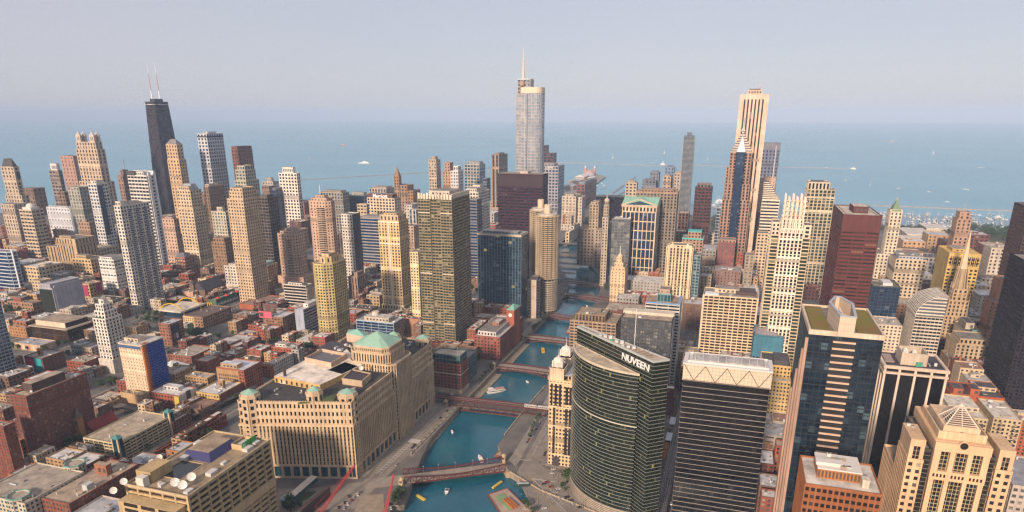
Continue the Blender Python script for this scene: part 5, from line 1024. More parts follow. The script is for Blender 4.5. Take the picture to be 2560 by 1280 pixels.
m.box(-115.3,-71,-299.6,-276,138,142.7); m.box(-115.4,-71,-299.7,-275.9,153.4,157.9); part(b,'pier',m,wall((.62,.42,.25),.12)); m=MB()
for k in range(14):
 if k%5!=4:m.box(-115.5,-115.1,yc-10.5+k*1.55,yc-9.7+k*1.55,139.6,141.2)
part(b,'attic_window',m,plain((.03,.02,.02),.3)); s_pl=st((.60,.41,.25),'dk',8,6,.97,.95,punch=False)
mass(b,rect(-110.5,-78,-298,-277.6),157.4,160.8,s_pl); m=MB(); m.box(-107.8,-80,-295.6,-280,160,163.6); part(b,'pyramid_base',m,wall((.60,.42,.27)))
m=MB(); m.tube((0,0),1.7,1.7,0,.4,0,20); V=np.concatenate(m.v); m.v=[np.c_[-115.2-V[:,2],yc+V[:,0],157.3+V[:,1]]]; part(b,'round_window',m,plain((.02,.02,.02),.2)); m=MB(); m.tube((0,0),2.2,2.2,0,.9,0,20); V=np.concatenate(m.v); m.v=[np.c_[-114.6-V[:,2]*.6,yc+V[:,0],157.3+V[:,1]]]; part(b,'round_window_surround',m,wall((.62,.42,.25)))
ap_=np.array([-100.5,yc,173]); m=MB(); q_=rect(-107.2,-94,-294.8,-280.8); cs=[np.array(c+(163.6,))for c in q_]
for i in range(4):
 p,q=cs[i],cs[(i+1)%4]; m.bar(p,ap_,.4)
 for k in range(11):f=k/11; m.bar(p+(ap_-p)*f,q+(ap_-q)*f,.22)
 m.bar((p+q)/2,ap_,.24)
part(b,'pyramid_frame',m,plain((.72,.62,.50))); m=MB(); m.pyramid(inset(q_,1.2),163.5,tuple(ap_-(0,0,2)),0); part(b,'pyramid_glazing',m,plain((.12,.08,.06),.3)); m=MB(); m.tube((-109.4,yc),1.0,1.0,160.5,161.6,0,12); part(b,'roof_fan',m,plain((.12,.16,.08)))
rooftop(b,3,156.2,(-110,-96,-272,-266.5),big=1.6)
# grey corner roof
b=T(O_,of,'grey flat-roofed office block with rooftop fans beside the peach tower',(2520,2532,1216,2640),st((.42,.36,.31),'gr',3.4,3.8,.4,.5,roof=(.30,.30,.33),punch=False),112,D=40,Wd=34,ref='the grey corner block'); rooftop(b,9,big=3)
# cream blocks with fire escapes behind the peach tower
s_fe=st((.46,.36,.22),'dk',3.4,3.6,.5,.48,roof=(.58,.53,.45))
b=T('office_building','office','white-roofed cream block with dark recessed light court behind the peach tower',(2362,2372,1040,2470),s_fe,62,D=52,ref='the light-court block'); penthouse(b,.3,.7,.1,.9,4,col=(.5,.42,.3)); rooftop(b,8)
m=MB(); x0,x1,y0,y1=fr(b,-.02,.1,.1,.45); m.box(x0-.2,x1,y0,y1,4,58,0); part(b,'court_shade',m,plain((.05,.045,.045)))  # dark box on the facade; its colour stands for the court's shade
b=T('office_building','office','tan block with black zigzag fire escapes and a fan-topped roof',(2468,2484,1046,2556),s_fe,58,D=44,ref='the fire-escape block'); rooftop(b,8); m=MB()
for(f)in(.2,.7):
 yy=b.y0+(b.y1-b.y0)*f
 for k in range(12):z=6+k*4.2; m.box(b.x0-1.5,b.x0,yy-3,yy+3,z,z+.25); m.bar((b.x0-.9,yy-2.6,z),(b.x0-.9,yy+2.6,z+4.2),.3)
part(b,'fire_escape',m,plain((.03,.03,.035)))
b=T('office_building','office','red brick block with cream top and tanks, beside the near-black slab',(2362,2376,985,2512),st((.34,.085,.035),'dk',5,4,.8,.7,roof=(.07,.065,.07)),60,D=34,ref='the red brick topped block'); penthouse(b,.1,.5,.45,.62,6,col=(.38,.1,.05)); penthouse(b,.5,.9,.05,.4,4,col=(.5,.38,.24)); penthouse(b,.0,.4,.78,.96,6,col=(.36,.1,.05)); rooftop(b,6)
# ------------------------------------------------------------------ curved green tower
P=at(1437,1186,0); Htop=height_for(P[0],P[1],818)
Atop=at(1443,817,Htop)[:2]; Btop=at(1634,905,Htop)[:2]
label='curved green glass tower of fine floor lines with a sliced top and roof sign'
b=new(O_,of,label,*(Atop+Btop)/2,ref='the curved green tower'); BL['the curved green tower']=b; b.label=label
ch=Btop-Atop; Lc=np.linalg.norm(ch); t_=ch/Lc; nout=np.array([t_[1],-t_[0]])
if nout@(CAM[:2]-Atop)<0:nout=-nout
# footprint: chord slab behind, segment of a circle bulging towards the river in front
sag=19.0; Rr=(Lc*.94/2)**2/(2*sag)+sag/2; A0=Atop+t_*Lc*.01+nout*.0; B0=Atop+t_*Lc*.88
Cc=(A0+B0)/2-nout*(Rr-sag); half=math.asin(min(1,np.linalg.norm(B0-A0)/2/Rr)); aN=math.atan2(nout[1],nout[0]); sgn=1 if np.cross(np.array([*nout,0]),np.array([*t_,0]))[2]>0 else-1
arc=[Cc+Rr*np.array([math.cos(aN+sgn*a),math.sin(aN+sgn*a)])for a in np.linspace(-half,half,33)]
depth=17.0; slabp=[tuple(p)for p in(Atop,Btop,Btop-nout*depth*.75+t_*2,Atop-nout*depth*.3)]
def ccw(p):
 a=sum(p[i][0]*p[(i+1)%len(p)][1]-p[(i+1)%len(p)][0]*p[i][1]for i in range(len(p))); return p if a>0 else p[::-1]
lens=ccw([tuple(p)for p in arc]); slabp=ccw(slabp); b.H=Htop; b.x0=min(p[0]for p in lens+slabp); b.x1=max(p[0]for p in lens+slabp); b.y0=min(p[1]for p in lens+slabp); b.y1=max(p[1]for p in lens+slabp)
FOOT.append((b.x0,b.x1,b.y0,b.y1,Htop,label)); Hl=Htop-13; b.o=np.array([*(Atop+Btop)/2,0.0]); fhg=(Hl-9)/38
m=MB(); m.prism(lens,9,Hl-.3,0,0,1.6,fhg); part(b,'curtain_wall',m,glass('ng',.009)); m=MB()
for k in range(38):m.ring(inset(lens,-.35),inset(lens,.5),9+k*fhg,9+k*fhg+.30,0)
part(b,'floor_line',m,plain((.27,.27,.23))); m=MB(); m.ring(inset(lens,-.4),inset(lens,.9),Hl-1.0,Hl+.7,0); part(b,'parapet',m,wall((.52,.44,.33))); m=MB(); m.prism(inset(lens,.8),Hl-.6,Hl+.1); part(b,'roof',m,roofmat((.50,.41,.30)))
m=MB(); m.prism(slabp,9,Htop-.2,0,0,1.6,fhg); part(b,'upper_curtain_wall',m,glass('ng',.006)); m=MB()
for k in range(42):m.ring(inset(slabp,-.25),inset(slabp,.5),9+k*fhg,9+k*fhg+.4,0)
part(b,'upper_floor_line',m,plain((.20,.20,.17))); m=MB(); m.ring(inset(slabp,-.3),inset(slabp,.7),Htop-.8,Htop+.8,0); m.ring(inset(slabp,.75),inset(slabp,1.1),Htop-.5,Htop+.2,0); part(b,'upper_parapet',m,plain((.40,.42,.40))); m=MB(); m.prism(inset(slabp,.6),Htop-.6,Htop+.05); part(b,'upper_roof',m,roofmat((.42,.34,.25)))
m=MB()
for k in range(11):m.ring(inset(lens,-.8-.05*(k%2)),inset(lens,.5),k*.8,k*.8+.8,k%2)
part(b,'stone_base',m,[wall((.40,.33,.25)),wall((.16,.13,.11))])
zt_=Htop-8.6; sp0=Atop+t_*Lc*.635+nout*.7; xd=t_ if np.array([*t_,0])@RT>0 else-t_
o_,wl=letters('NUVEEN',7.6,b.root,b.o,(sp0[0],sp0[1],zt_),(xd[0],xd[1],0),(nout[0],nout[1],0),plain((.80,.79,.75),.4),.3,'sign_lettering')
_w=Lc*.33/wl; o_.scale=(_w,1,1)
mid=(Atop+Btop)/2-nout*4;
for k in range(9):
 c=Atop+t_*Lc*(.30+k*.05)-nout*(2.5+(k%3)*1.6); m=MB(); m.box(c[0]-1.2,c[0]+1.4,c[1]-1.3,c[1]+1.2,Htop,Htop+1+(k%3)*.7); part(b,'air_handler',m,plain((.5,.5,.5)if k!=3 else(.05,.4,.2)))
for k in range(5):
 c=Atop+t_*Lc*(.72+k*.05)-nout*5; m=MB(); m.bar((c[0]+nout[0]*4,c[1]+nout[1]*4,Htop+.6),(c[0]-nout[0]*5,c[1]-nout[1]*5,Htop+.6),.5); part(b,'roof_duct',m,plain((.4,.3,.22)))
m=MB(); zl=9+24*fhg
e0=Atop+t_*Lc*.90; m.ring(inset(lens,-.5),inset(lens,.5),zl,zl+.8,0); part(b,'pale_band',m,plain((.55,.52,.42)))
# four-cupola tower behind it
s_225=st((.60,.45,.26),'bk',3.3,3.85,.42,.46,sp=(.58,.43,.25),d=.6)
P=at(1369,1160,0); H2=height_for(P[0],P[1],950); P1=at(1437,1168,0)
label='cream stone tower with domed white corner cupolas, beside the curved green tower'
b=new(O_,of,label,P[0]+18,P[1]-14,ref='the cupola-cornered tower'); b.label=label; FOOT.append((0,0,0,0,0,label)); BL['the cupola-cornered tower']=b
setbox(b,P[0],P[0]+44,P1[1]-10,P[1],H2); b.s=s_225; mass(b,b.poly,0,H2,s_225); b.s=s_225
yA,yB_=b.y1,b.y1-(b.y1-P1[1])*.52
def cup(x0,x1,y0,y1,zb,sc=1.0):
 m=MB(); m.box(x0,x1,y0,y1,H2-.4,zb,0); m.box(x0-.5,x1+.5,y0-.5,y1+.5,zb-.9,zb,0); c=((x0+x1)/2,(y0+y1)/2); r=min(x1-x0,y1-y0)/2
 m.tube(c,r*.85,r*.85,zb,zb+4*sc,1,8); m.tube(c,r*.95,r*.95,zb+3.6*sc,zb+4.2*sc,1,8); m.dome(c,r*.78,zb+4.2*sc,4.2*sc,1,12); m.tube(c,.9,.7,zb+8*sc,zb+9.6*sc,1,8)
 for a in range(4):m.tube((c[0]+r*.95*math.cos(a*math.pi/2+.785),c[1]+r*.95*math.sin(a*math.pi/2+.785)),.9,.7,zb,zb+4.6*sc,1,8); m.dome((c[0]+r*.95*math.cos(a*math.pi/2+.785),c[1]+r*.95*math.sin(a*math.pi/2+.785)),.9,zb+4.6*sc,1.2,1,8,3)
 m.tube(c,.25,.1,zb+9*sc,zb+17*sc,1,6); part(b,'cupola',m,[wall((.60,.47,.32)),wall((.66,.60,.53))])
cup(b.x0+.3,b.x0+13,yB_,yA-.3,H2+12); cup(b.x0+26,b.x1,yB_,yA-.3,H2+13); cup(b.x1-13,b.x1+2,b.y0-24,b.y0-10,H2+12)
tier(b,.1,.9,.0,.55,H2,H2+5,st((.58,.44,.27),'bk',4,5,.5,.3)); m=MB(); x0,x1=b.x0+1,b.x1-4; m._add([(x0,b.y0,H2+5),(x1,b.y0,H2+5),(x1,yB_,H2+5),(x0,yB_,H2+5),(x0,(b.y0+yB_)/2,H2+10),(x1,(b.y0+yB_)/2,H2+10)],[(0,1,5,4),(2,3,4,5),(1,2,5),(3,0,4)],0); part(b,'slate_roof',m,plain((.25,.26,.30)))
wv=b.y1-b.y0
for f0,f1,z0,z1 in((.40,.47,12,H2-26),(.50,.57,12,H2-26),(.82,.88,12,H2-26),(.12,.18,H2-24,H2-3),(.23,.29,H2-24,H2-3),(.40,.47,H2-22,H2-5),(.50,.57,H2-22,H2-5),(.68,.74,H2-24,H2-3),(.79,.85,H2-24,H2-3),(.90,.95,H2-24,H2-3)):
 m=MB(); m.box(b.x0-.12,b.x0+.4,b.y0+wv*f0,b.y0+wv*f1,z0,z1); part(b,'tall_window',m,plain((.02,.02,.022),.25))
m=MB()
for z in(H2-25,H2-2,11,40):m.ring(inset(b.poly,-.3),inset(b.poly,.8),z-.6,z+.5)
part(b,'cornice',m,wall((.62,.48,.31)))
m=MB(); m.box(b.x0-.9,b.x0+.6,yA-11,yA-4.5,0,9); part(b,'entrance_arch',m,plain((.05,.04,.04)))
# ------------------------------------------------------------------ the great block-long stone building on the north quay
HM=73.0
SWc,SEc=(7,122),(180,124); NWc=tuple(at(590,1006,HM)[:2]); NEc=(188,NWc[1]+4)
s_mm=st((.50,.37,.235),'gn',3.35,4.1,.52,.14,sp=(.26,.20,.13),d=.8,roof=(.055,.05,.05),punch=False)
b=new('trading_house','office block','huge buff stone block with copper-capped corner turrets and central tower, on the quay',90,165,ref='the huge buff stone block'); b.label='mart'; BL['the huge buff stone block']=b
mp=[SWc,SEc,NEc,NWc]; b.poly=mp; b.x0,b.x1,b.y0,b.y1,b.H=-25,188,121,226,HM; b.s=s_mm; FOOT.append((-25,188,121,226,HM,'mart'))
mass(b,mp,13,52,s_mm); mass(b,mp,0,13,st((.48,.36,.24),'tl',8.5,13,.28,.24,sp=(.48,.36,.24),d=1.2,punch=False),roof=False)
mass(b,inset(mp,.8),52,HM,st((.52,.39,.25),'bk',3.6,7,.55,.46,d=.7,roof=(.055,.05,.05),punch=False)); m=MB()
for z in(13,51.5,59,66):m.ring(inset(mp,-.5 if z<55 else .35),inset(mp,1.5),z-.5,z+.6)
part(b,'cornice',m,wall((.54,.41,.27))); m=MB(); q=inset(mp,.5)
for i in range(4):
 p0,p1=np.array(q[i]),np.array(q[(i+1)%4]); L=np.linalg.norm(p1-p0)
 for k in range(int(L/2.2)):c=p0+(p1-p0)*(k+.5)/int(L/2.2); m.box(c[0]-.35,c[0]+.35,c[1]-.35,c[1]+.35,HM+.8,HM+1.9)
part(b,'battlement',m,wall((.52,.39,.26)))
def turret(c,r,z0,z1,big=True):
 oc=[(c[0]+r*math.cos(R(22.5+45*k)),c[1]+r*math.sin(R(22.5+45*k)))for k in range(8)]
 if z0<20:mass(b,oc,z0,52,st((.50,.38,.25),'bk',5.4,4.1,.62,.55,d=.5,punch=False),roof=False)
 mass(b,oc,max(52,z0),z1,st((.52,.39,.25),'bk',5.4,7.2,.55,.45,d=.5,punch=False)); oc2=inset(oc,.9); m=MB(); m.ring(inset(oc,-.5),inset(oc,1),z1-1.2,z1+.4,0); m.prism(oc2,z1,z1+2.6,0,0); part(b,'turret_drum',m,wall((.52,.40,.27)))
 m=MB(); m.pyramid(inset(oc2,.4),z1+2.6,(c[0],c[1],z1+6.0)); part(b,'copper_cap',m,wall((.25,.42,.33),.2,.7))
turret((SWc[0]+7.6,SWc[1]+8),8.6,0,77.5); turret((SEc[0]-7.6,SEc[1]+8),8.6,0,77.5); turret((NWc[0]+8.5,NWc[1]-8),8.6,0,77.5)
P=at(785,978,81); turret(P[:2],7.2,72,80); P=at(985,843,78); turret(P[:2],7.2,72,79)
# central tower
PA,PB=at(883,866,95),at(955,874,95); tx0=(PA[0]+PB[0])/2; ty0,ty1=PB[1]-5,PA[1]+4; tx1=tx0+38
def oct_(x0,x1,y0,y1,c):return[(x0+c,y0),(x1-c,y0),(x1,y0+c),(x1,y1-c),(x1-c,y1),(x0+c,y1),(x0,y1-c),(x0,y0+c)]
s_mt=st((.52,.39,.25),'bk',2.9,4.2,.55,.3,d=.6,punch=False)
mass(b,oct_(tx0-3,tx1+3,120.2,ty1+3,6),0,80,mod(s_mt,sh=.2,sp=(.3,.23,.15))); mass(b,oct_(tx0-1.2,tx1+1.5,ty0-1.5,ty1+1.5,5.5),80,90,mod(s_mt,fh=10,sh=.2)); mass(b,oct_(tx0+.6,tx1-.6,ty0+.4,ty1-.4,5),90,95.4,mod(s_mt,fh=5.4,sh=.5,bay=2.3),roof=False)
oc=oct_(tx0+1,tx1-1,ty0+.8,ty1-.8,5); m=MB(); m.prism(oc,95.2,96.2); m.ring(inset(oc,-.9),inset(oc,1),94.9,95.9); part(b,'tower_cornice',m,wall((.54,.42,.28))); m=MB(); m.pyramid(oc,96.2,((tx0+tx1)/2,(ty0+ty1)/2,106.5)); part(b,'copper_pyramid',m,wall((.26,.44,.34),.2,.7))
# roof plant
A1,A2,A3,A4=at(685,940,79),at(800,962,79),at(905,912,79),at(850,855,79); m=MB(); q=ccw([tuple(k[:2])for k in(A1,A2,A3,A4)]); m.prism(q,HM-.5,79,0,1);
for k in range(9):c=A1+(A2-A1)*(k+.5)/9; m.box(c[0]-.9,c[0]-.1,c[1]-.7,c[1]+.7,74,77,2)
part(b,'white_roof_house',m,[wall((.50,.34,.13)),roofmat((.74,.66,.55)),plain((.04,.03,.03))])
m=MB(); q=ccw([tuple(at(u,v,82)[:2])for u,v in((762,898),(828,912),(868,888),(805,876))]); m.ring(q,inset(q,.8),79,84,0); m.prism(inset(q,.7),79,81,1,1); part(b,'parapet_court',m,[wall((.52,.38,.28)),plain((.12,.12,.13))])
m=MB(); q=ccw([tuple(at(u,v,78)[:2])for u,v in((855,948),(905,955),(928,935),(880,925))]); m.prism(q,HM-.4,78,0,1); m.ring(inset(q,-.3),inset(q,.7),77.6,79,0); part(b,'dark_roof_house',m,[wall((.44,.34,.23)),plain((.04,.03,.035))])
m=MB(); q=ccw([tuple(at(u,v,79)[:2])for u,v in((820,925),(855,935),(895,915),(862,905))]); m.prism(q,HM-.4,79,0,1); part(b,'dark_roof_house',m,[wall((.44,.34,.23)),plain((.05,.045,.045))])
m=MB(); q=ccw([tuple(at(u,v,78)[:2])for u,v in((792,876),(850,888),(878,865),(826,855))]); m.prism(q,HM-.4,79.5,0,1); part(b,'dark_roof_house',m,[wall((.3,.2,.12)),plain((.05,.04,.04))])
m=MB(); q=ccw([tuple(at(u,v,80)[:2])for u,v in((866,838),(915,848),(922,838),(872,828))]); m.prism(q,HM-.4,82,0,0); part(b,'pink_roof_house',m,wall((.55,.40,.30))); m=MB(); q2=inset(q,.5); m.pyramid(q2,82,(*np.mean(np.array(q2),axis=0),87)); part(b,'copper_cap',m,wall((.20,.40,.32),.15,.6))
m=MB(); q=ccw([tuple(at(u,v,73.4)[:2])for u,v in((838,990),(862,975),(890,968),(868,988))]); m.prism(q,72.6,73.6,0,0); part(b,'pool_deck',m,plain((.5,.46,.38)))
m=MB(); q=ccw([tuple(at(u,v,73.4)[:2])for u,v in((745,1008),(835,1002),(845,985),(770,1000))]); m.prism(q,72.6,73.9,0,0); part(b,'roof_garden',m,grassm)
P=at(714,952,74); m=MB(); m.tube(P,1.5,1.3,72,88,0,12); m.box(P[0]-5,P[0]+3,P[1]-4,P[1]+3,72,76,1); part(b,'chimney',m,[plain((.045,.03,.03)),plain((.6,.52,.44))]); P=at(902,922,81); dish(b,P[0],P[1],79,2.2)
rooftop(b,16,79.1,(A4[0]-60,A4[0]-6,A4[1]-30,A4[1]-6),seed=3,big=6); rooftop(b,12,73.2,(NWc[0]+20,40,NWc[1]-50,NWc[1]-12),seed=5,big=3); rooftop(b,10,73.2,(135,172,140,165),seed=6,big=6)
# ------------------------------------------------------------------ tan office block with roof dishes, bottom of the view
s_ap=st((.46,.34,.18),'bk',9.5,4.4,.13,.34,d=1.5,roof=(.30,.225,.15),par=1.4,punch=True)
b=T('office_block','office block','tan concrete office block with deep window bays, roof courtyard and white satellite dishes',(312,469,1245,676),s_ap,72,ref='the tan block with dishes',body=False)
w1,d1=b.y1-b.y0,b.x1-b.x0
mass(b,b.poly,36,72,s_ap,roof=False); mass(b,b.poly,0,36,st((.46,.34,.19),'bk',9.5,4.4,.13,.5,d=1.2,punch=True),roof=False); m=MB(); m.ring(inset(b.poly,-.2),inset(b.poly,1),34,44-3); part(b,'blank_band',m,wall((.48,.36,.21)))
xa,xb,ya,yb=fr(b,.20,.46,.42,.78); m=MB(); z=72
for(x0,x1,y0,y1)in((b.x0+.2,b.x1-.2,b.y0+.2,ya),(b.x0+.2,b.x1-.2,yb,b.y1-.2),(b.x0+.2,xa,ya,yb),(xb,b.x1-.2,ya,yb)):m.box(x0,x1,y0,y1,70.5,72.1)
part(b,'roof',m,roofmat((.32,.24,.15))); m=MB(); m.ring(inset(b.poly,-.1),inset(b.poly,.7),71.5,73.3); m.ring(rect(xa-.4,xb+.4,ya-.4,yb+.4),rect(xa,xb,ya,yb),60,72.6); part(b,'parapet',m,wall((.46,.36,.22)))
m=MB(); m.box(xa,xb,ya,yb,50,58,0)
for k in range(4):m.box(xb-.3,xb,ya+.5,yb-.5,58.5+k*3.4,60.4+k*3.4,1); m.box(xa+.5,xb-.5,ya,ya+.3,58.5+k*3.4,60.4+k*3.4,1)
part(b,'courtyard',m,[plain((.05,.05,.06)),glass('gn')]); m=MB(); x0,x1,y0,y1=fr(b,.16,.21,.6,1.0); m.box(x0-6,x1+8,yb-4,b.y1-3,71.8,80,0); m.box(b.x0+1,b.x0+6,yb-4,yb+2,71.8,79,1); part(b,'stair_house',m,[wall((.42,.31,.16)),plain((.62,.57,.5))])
x0,x1,y0,y1=fr(b,.50,.86,.36,.86); m=MB(); q0,q1=rect(x0,x1,y0,y1),rect(x0+4,x1-3,y0+4,y1-3); m.prism(q0,72,77.5,0,1,poly1=q1); m.prism(inset(q1,.1),77.4,77.7,1,1); part(b,'blue_sloped_skylight',m,[plain((.035,.035,.12),.35),roofmat((.36,.27,.18))])
x0,x1,y0,y1=fr(b,.76,.93,.18,.36); m=MB(); m.ring(rect(x0,x1,y0,y1),inset(rect(x0,x1,y0,y1),.6),71.9,76.5,0); m.box(x0+3,x1-3,y0+2,y1-2,72,75,1); part(b,'plant_enclosure',m,[wall((.48,.36,.20)),plain((.5,.47,.42))]); m=MB(); m.box(x0+.5,x1+1,y0-.5,y0-.1,74,78,0); sg0=(x0+2,y0-.55); part(b,'green_sign_board',m,plain((.02,.30,.05),.5)); letters('H',3.6,b.root,b.o,(x0+1,y0-.56,74.8),(1,0,0),(0,-1,0),plain((.7,.75,.7),.5),.05,'sign_lettering')
for(u_,v_,r)in((438,1212,2.9),(457,1219,3.0),(479,1198,2.9),(283,1224,2.3),(310,1208,2.3),(380,1160,2.2),(399,1146,2.0)):
 P=at(u_,v_,73.5); dish(b,P[0],P[1],72 if b.x0<P[0]else 70,r)
for k,(u_,v_)in enumerate(((345,1205),(375,1198),(472,1232),(530,1185),(545,1140),(560,1160),(495,1110),(465,1146),(400,1210),(405,1215),(640,1110),(620,1125))):
 P=at(u_,v_,72); m=MB(); s_=.8+(k%4)*.5; m.box(P[0]-s_*1.6,P[0]+s_*1.6,P[1]-s_,P[1]+s_,72,72.8+s_*.7); m.tube((P[0]+s_,P[1]+s_*1.8),.35,.35,72,73.2,0,8); part(b,'air_handler' if k%3 else 'roof_vent',m,plain((.55,.53,.5)))
m=MB(); m.box(b.x0-9,b.x0+.5,b.y0+3,b.y1-2,0,66,0); part(b,'stair_wing',m,wall((.46,.34,.18))); m=MB()
for k in range(15):
 for j in range(3):m.box(b.x0-9.2,b.x0-8.8,b.y0+5+j*(w1-9)/3,b.y0+2+(j+1)*(w1-9)/3,3+k*4.3,5.6+k*4.3)
part(b,'slot_window',m,plain((.03,.025,.02),.2))
# ------------------------------------------------------------------ named low buildings
LB='low_building'
def low(label,x,yB,wallc,roofc=(.35,.32,.28),gl='dk',bay=3.6,fh=3.8,pw=.5,sh=.5,ref=None,n=5,D=None,name='brick_building',cat='building',big=3,**k):
 b=T(name,cat,label,x,st(wallc,gl,bay,fh,pw,sh,roof=roofc,d=.35),yB=yB,D=D,ref=ref,**k); rooftop(b,n,big=big); return b
RB,BB,TB,CB,WR,GRF,TRF,DRF=(.27,.085,.05),(.20,.115,.075),(.40,.26,.14),(.50,.40,.27),(.62,.60,.57),(.38,.38,.40),(.38,.31,.23),(.08,.075,.08)
low('long brown stone block with a red rooftop box, near the blue finned tower',(17,81,760,106),787,(.30,.18,.11),(.25,.19,.14),ref='the long brown stone block',pent=(.2,.5,.5,.8,6),pc=(.3,.1,.06))
b=low('windowless grey block with a balconied west end',(98,130,722,203),791,(.33,.33,.36),GRF,'gr',5,4,.8,.6,ref='the windowless grey block'); tier(b,.0,1,.1,.9,b.H,b.H+6); m=MB(); m.box(b.x0-1,b.x0+2,b.y0+1,b.y1,2,b.H-2); part(b,'balcony_front',m,glass('gn')); m=MB(); m.box(b.x0+3,b.x1+.4,b.y0-.8,b.y0+1,0,b.H+4); part(b,'blank_wall',m,wall((.34,.34,.38)))
b=low('golden brick block hung with two magenta banners',(198,222,712,253),752,(.46,.31,.15),TRF,ref='the magenta-bannered block')
for(xx0,xx1,f0,f1)in((-.5,-.1,.2,.65),):m=MB(); m.box(b.x0+xx0,b.x0+xx1,b.y0+(b.y1-b.y0)*f0,b.y0+(b.y1-b.y0)*f1,b.H*.3,b.H*.95); part(b,'banner',m,plain((.34,.03,.11)))
m=MB(); m.box(b.x0+(b.x1-b.x0)*.5,b.x1-1,b.y0-.5,b.y0-.1,b.H*.4,b.H*.97); part(b,'banner',m,plain((.34,.03,.12)))
low('cream block of small windows left of the windowless grey block',(78,100,704,112),745,(.48,.38,.25),TRF,'dk',D=22)
b=low('low white garage with a parked-up roof beside the dark glass pavilion',(134,150,783,222),796,(.60,.56,.53),GRF,pw=.8)
b=low('black glass pavilion with a wide tan roof and cream attic box',(77,167,825,230),857,(.05,.04,.04),(.36,.29,.21),'br',5,10,.08,.12,ref='the black glass pavilion',n=2); x0,x1,y0,y1=fr(b,.1,1.0,.1,.92); m=MB(); m.box(x0,x1,y0,y1,b.H,b.H+8,0); m.box(x0+.5,x1-.5,y0+.5,y1-.5,b.H+8,b.H+8.2,1); m.box(x0+1,x1+.3,y0-.25,y0+.5,b.H+.6,b.H+7.6,2); part(b,'attic_box',m,[wall((.56,.48,.36)),roofmat((.36,.28,.2)),plain((.02,.02,.02))]); m=MB(); m.box(b.x0-2,b.x1+2,b.y0-2,b.y1+2,b.H-.2,b.H+.9); part(b,'roof_slab',m,wall((.42,.34,.25)))
low('orange brick warehouse with a white painted panel',(21,64,822,76),846,(.36,.19,.09),TRF,pw=.7,ref='the orange brick warehouse'); low('brick warehouse one storey taller behind the orange brick warehouse',(32,64,806,87),836,(.30,.13,.07),GRF)
low('white low block with square windows near the glass tower base',(6,24,803,53),822,(.52,.50,.50),WR,'gr')
b=low('low shed with a bright mural along its wall, in a parking lot',(34,100,866,140),880,(.5,.36,.25),GRF,pw=.9,sh=.8,ref='the mural shed'); m=MB()
for k in range(5):m.box(b.x0-.15,b.x0,b.y0+2+k*(b.y1-b.y0-4)/5,b.y0+5+k*(b.y1-b.y0-4)/5,.8,b.H-.6,k%2)
part(b,'mural',m,[plain((.5,.16,.07)),plain((.6,.5,.42))])
low('grey glazed low block beside the white stepped tower',(176,202,866,206),886,(.25,.27,.25),GRF,'gn',D=18); low('beige low block of paired windows beside the white stepped tower',(203,228,872,236),894,(.45,.36,.26),GRF,D=20)
b=low('brick chimney block with red and teal wall posters',(60,105,898,160),934,(.16,.08,.06),(.33,.30,.28),pw=.8,sh=.7,ref='the poster-walled block'); m=MB(); m.box(b.x0-.4,b.x0-.05,b.y1-14,b.y1-3,2,b.H-1); part(b,'red_poster',m,plain((.55,.03,.05))); m=MB(); m.box(b.x0-.4,b.x0-.05,b.y0+2,b.y0+14,2,b.H); part(b,'teal_poster',m,plain((.02,.30,.33))); penthouse(b,.3,.4,.4,.6,9,col=(.30,.17,.09),name='chimney')
low('red brick block with a broad white roof behind the big brown brick tower',(61,150,962,205),1000,RB,WR,n=9,ref='the broad white-roofed brick block')
s_bb=st((.20,.07,.045),'gr',2.9,3.0,.42,.46,roof=(.42,.33,.24),d=.35)
b=T(A,ap,'big brown-red brick apartment slab speckled with pale blinds, flat tan roof',(26,65,994,216),s_bb,yB=1147,ref='the big brown brick slab'); x0,x1,y0,y1=fr(b,.18,.72,.3,.9); m=MB(); m.box(x0,x1,y0,y1,b.H,b.H+8,0); m.box(x0+.5,x1-.5,y0+.5,y1-.5,b.H+8,b.H+8.2,1); part(b,'penthouse',m,[wall((.09,.06,.05)),roofmat((.38,.3,.22))]); rooftop(b,8)
low('brown brick block cut off by the frame below the glass tower',(-60,6,1028,44),1078,(.17,.08,.055),(.3,.25,.2)); b=low('red brick apartment block with bay windows cut off by the frame',(-70,8,1070,36),1204,(.20,.065,.04),TRF,'gr',3,3,ref='the bay-windowed brick block')
low('small orange brick block squeezed beside the big brown brick slab',(21,50,1104,60),1146,(.30,.13,.07),TRF)
# parking garage
s_pg=st((.50,.42,.27),'bk',6.4,3.3,.12,.40,d=1.0,roof=(.44,.36,.26),par=1.2,punch=False)
b=T('parking_garage','parking garage','long cream parking garage with open decks and two teal-roofed stair towers',(208,296,1112,430),s_pg,yB=1158,ref='the cream parking garage')
for f0,f1,c0,c1 in((-.01,.06,-.02,.14),(.93,1.01,-.03,.12)):
 x0,x1,y0,y1=fr(b,f0,f1,c0,c1); m=MB(); m.box(x0-.6,x1,y0-.6,y1,0,b.H+6,1); m.box(x0-.9,x0+.8,y0-.9,y0+.8,0,b.H+6,0); m.box(x0-.9,x0+.5,y1-1,y1+.3,0,b.H+6,0); m.pyramid(rect(x0-1.4,x1+.8,y0-1.4,y1+.8),b.H+6,((x0+x1)/2,(y0+y1)/2,b.H+9.5),2); part(b,'stair_tower',m,[wall((.5,.42,.28)),glass('tl'),plain((.06,.20,.19))])
rooftop(b,5)
for k in range(4):x,y=b.x0+(b.x1-b.x0)*(.2+k*.2),(b.y0+b.y1)/2; m=MB(); m.tube((x,y),.15,.1,b.H,b.H+9,0,6); m.box(x-1,x+1,y-.2,y+.2,b.H+8.8,b.H+9.1); part(b,'lamp_post',m,plain((.25,.24,.22)))
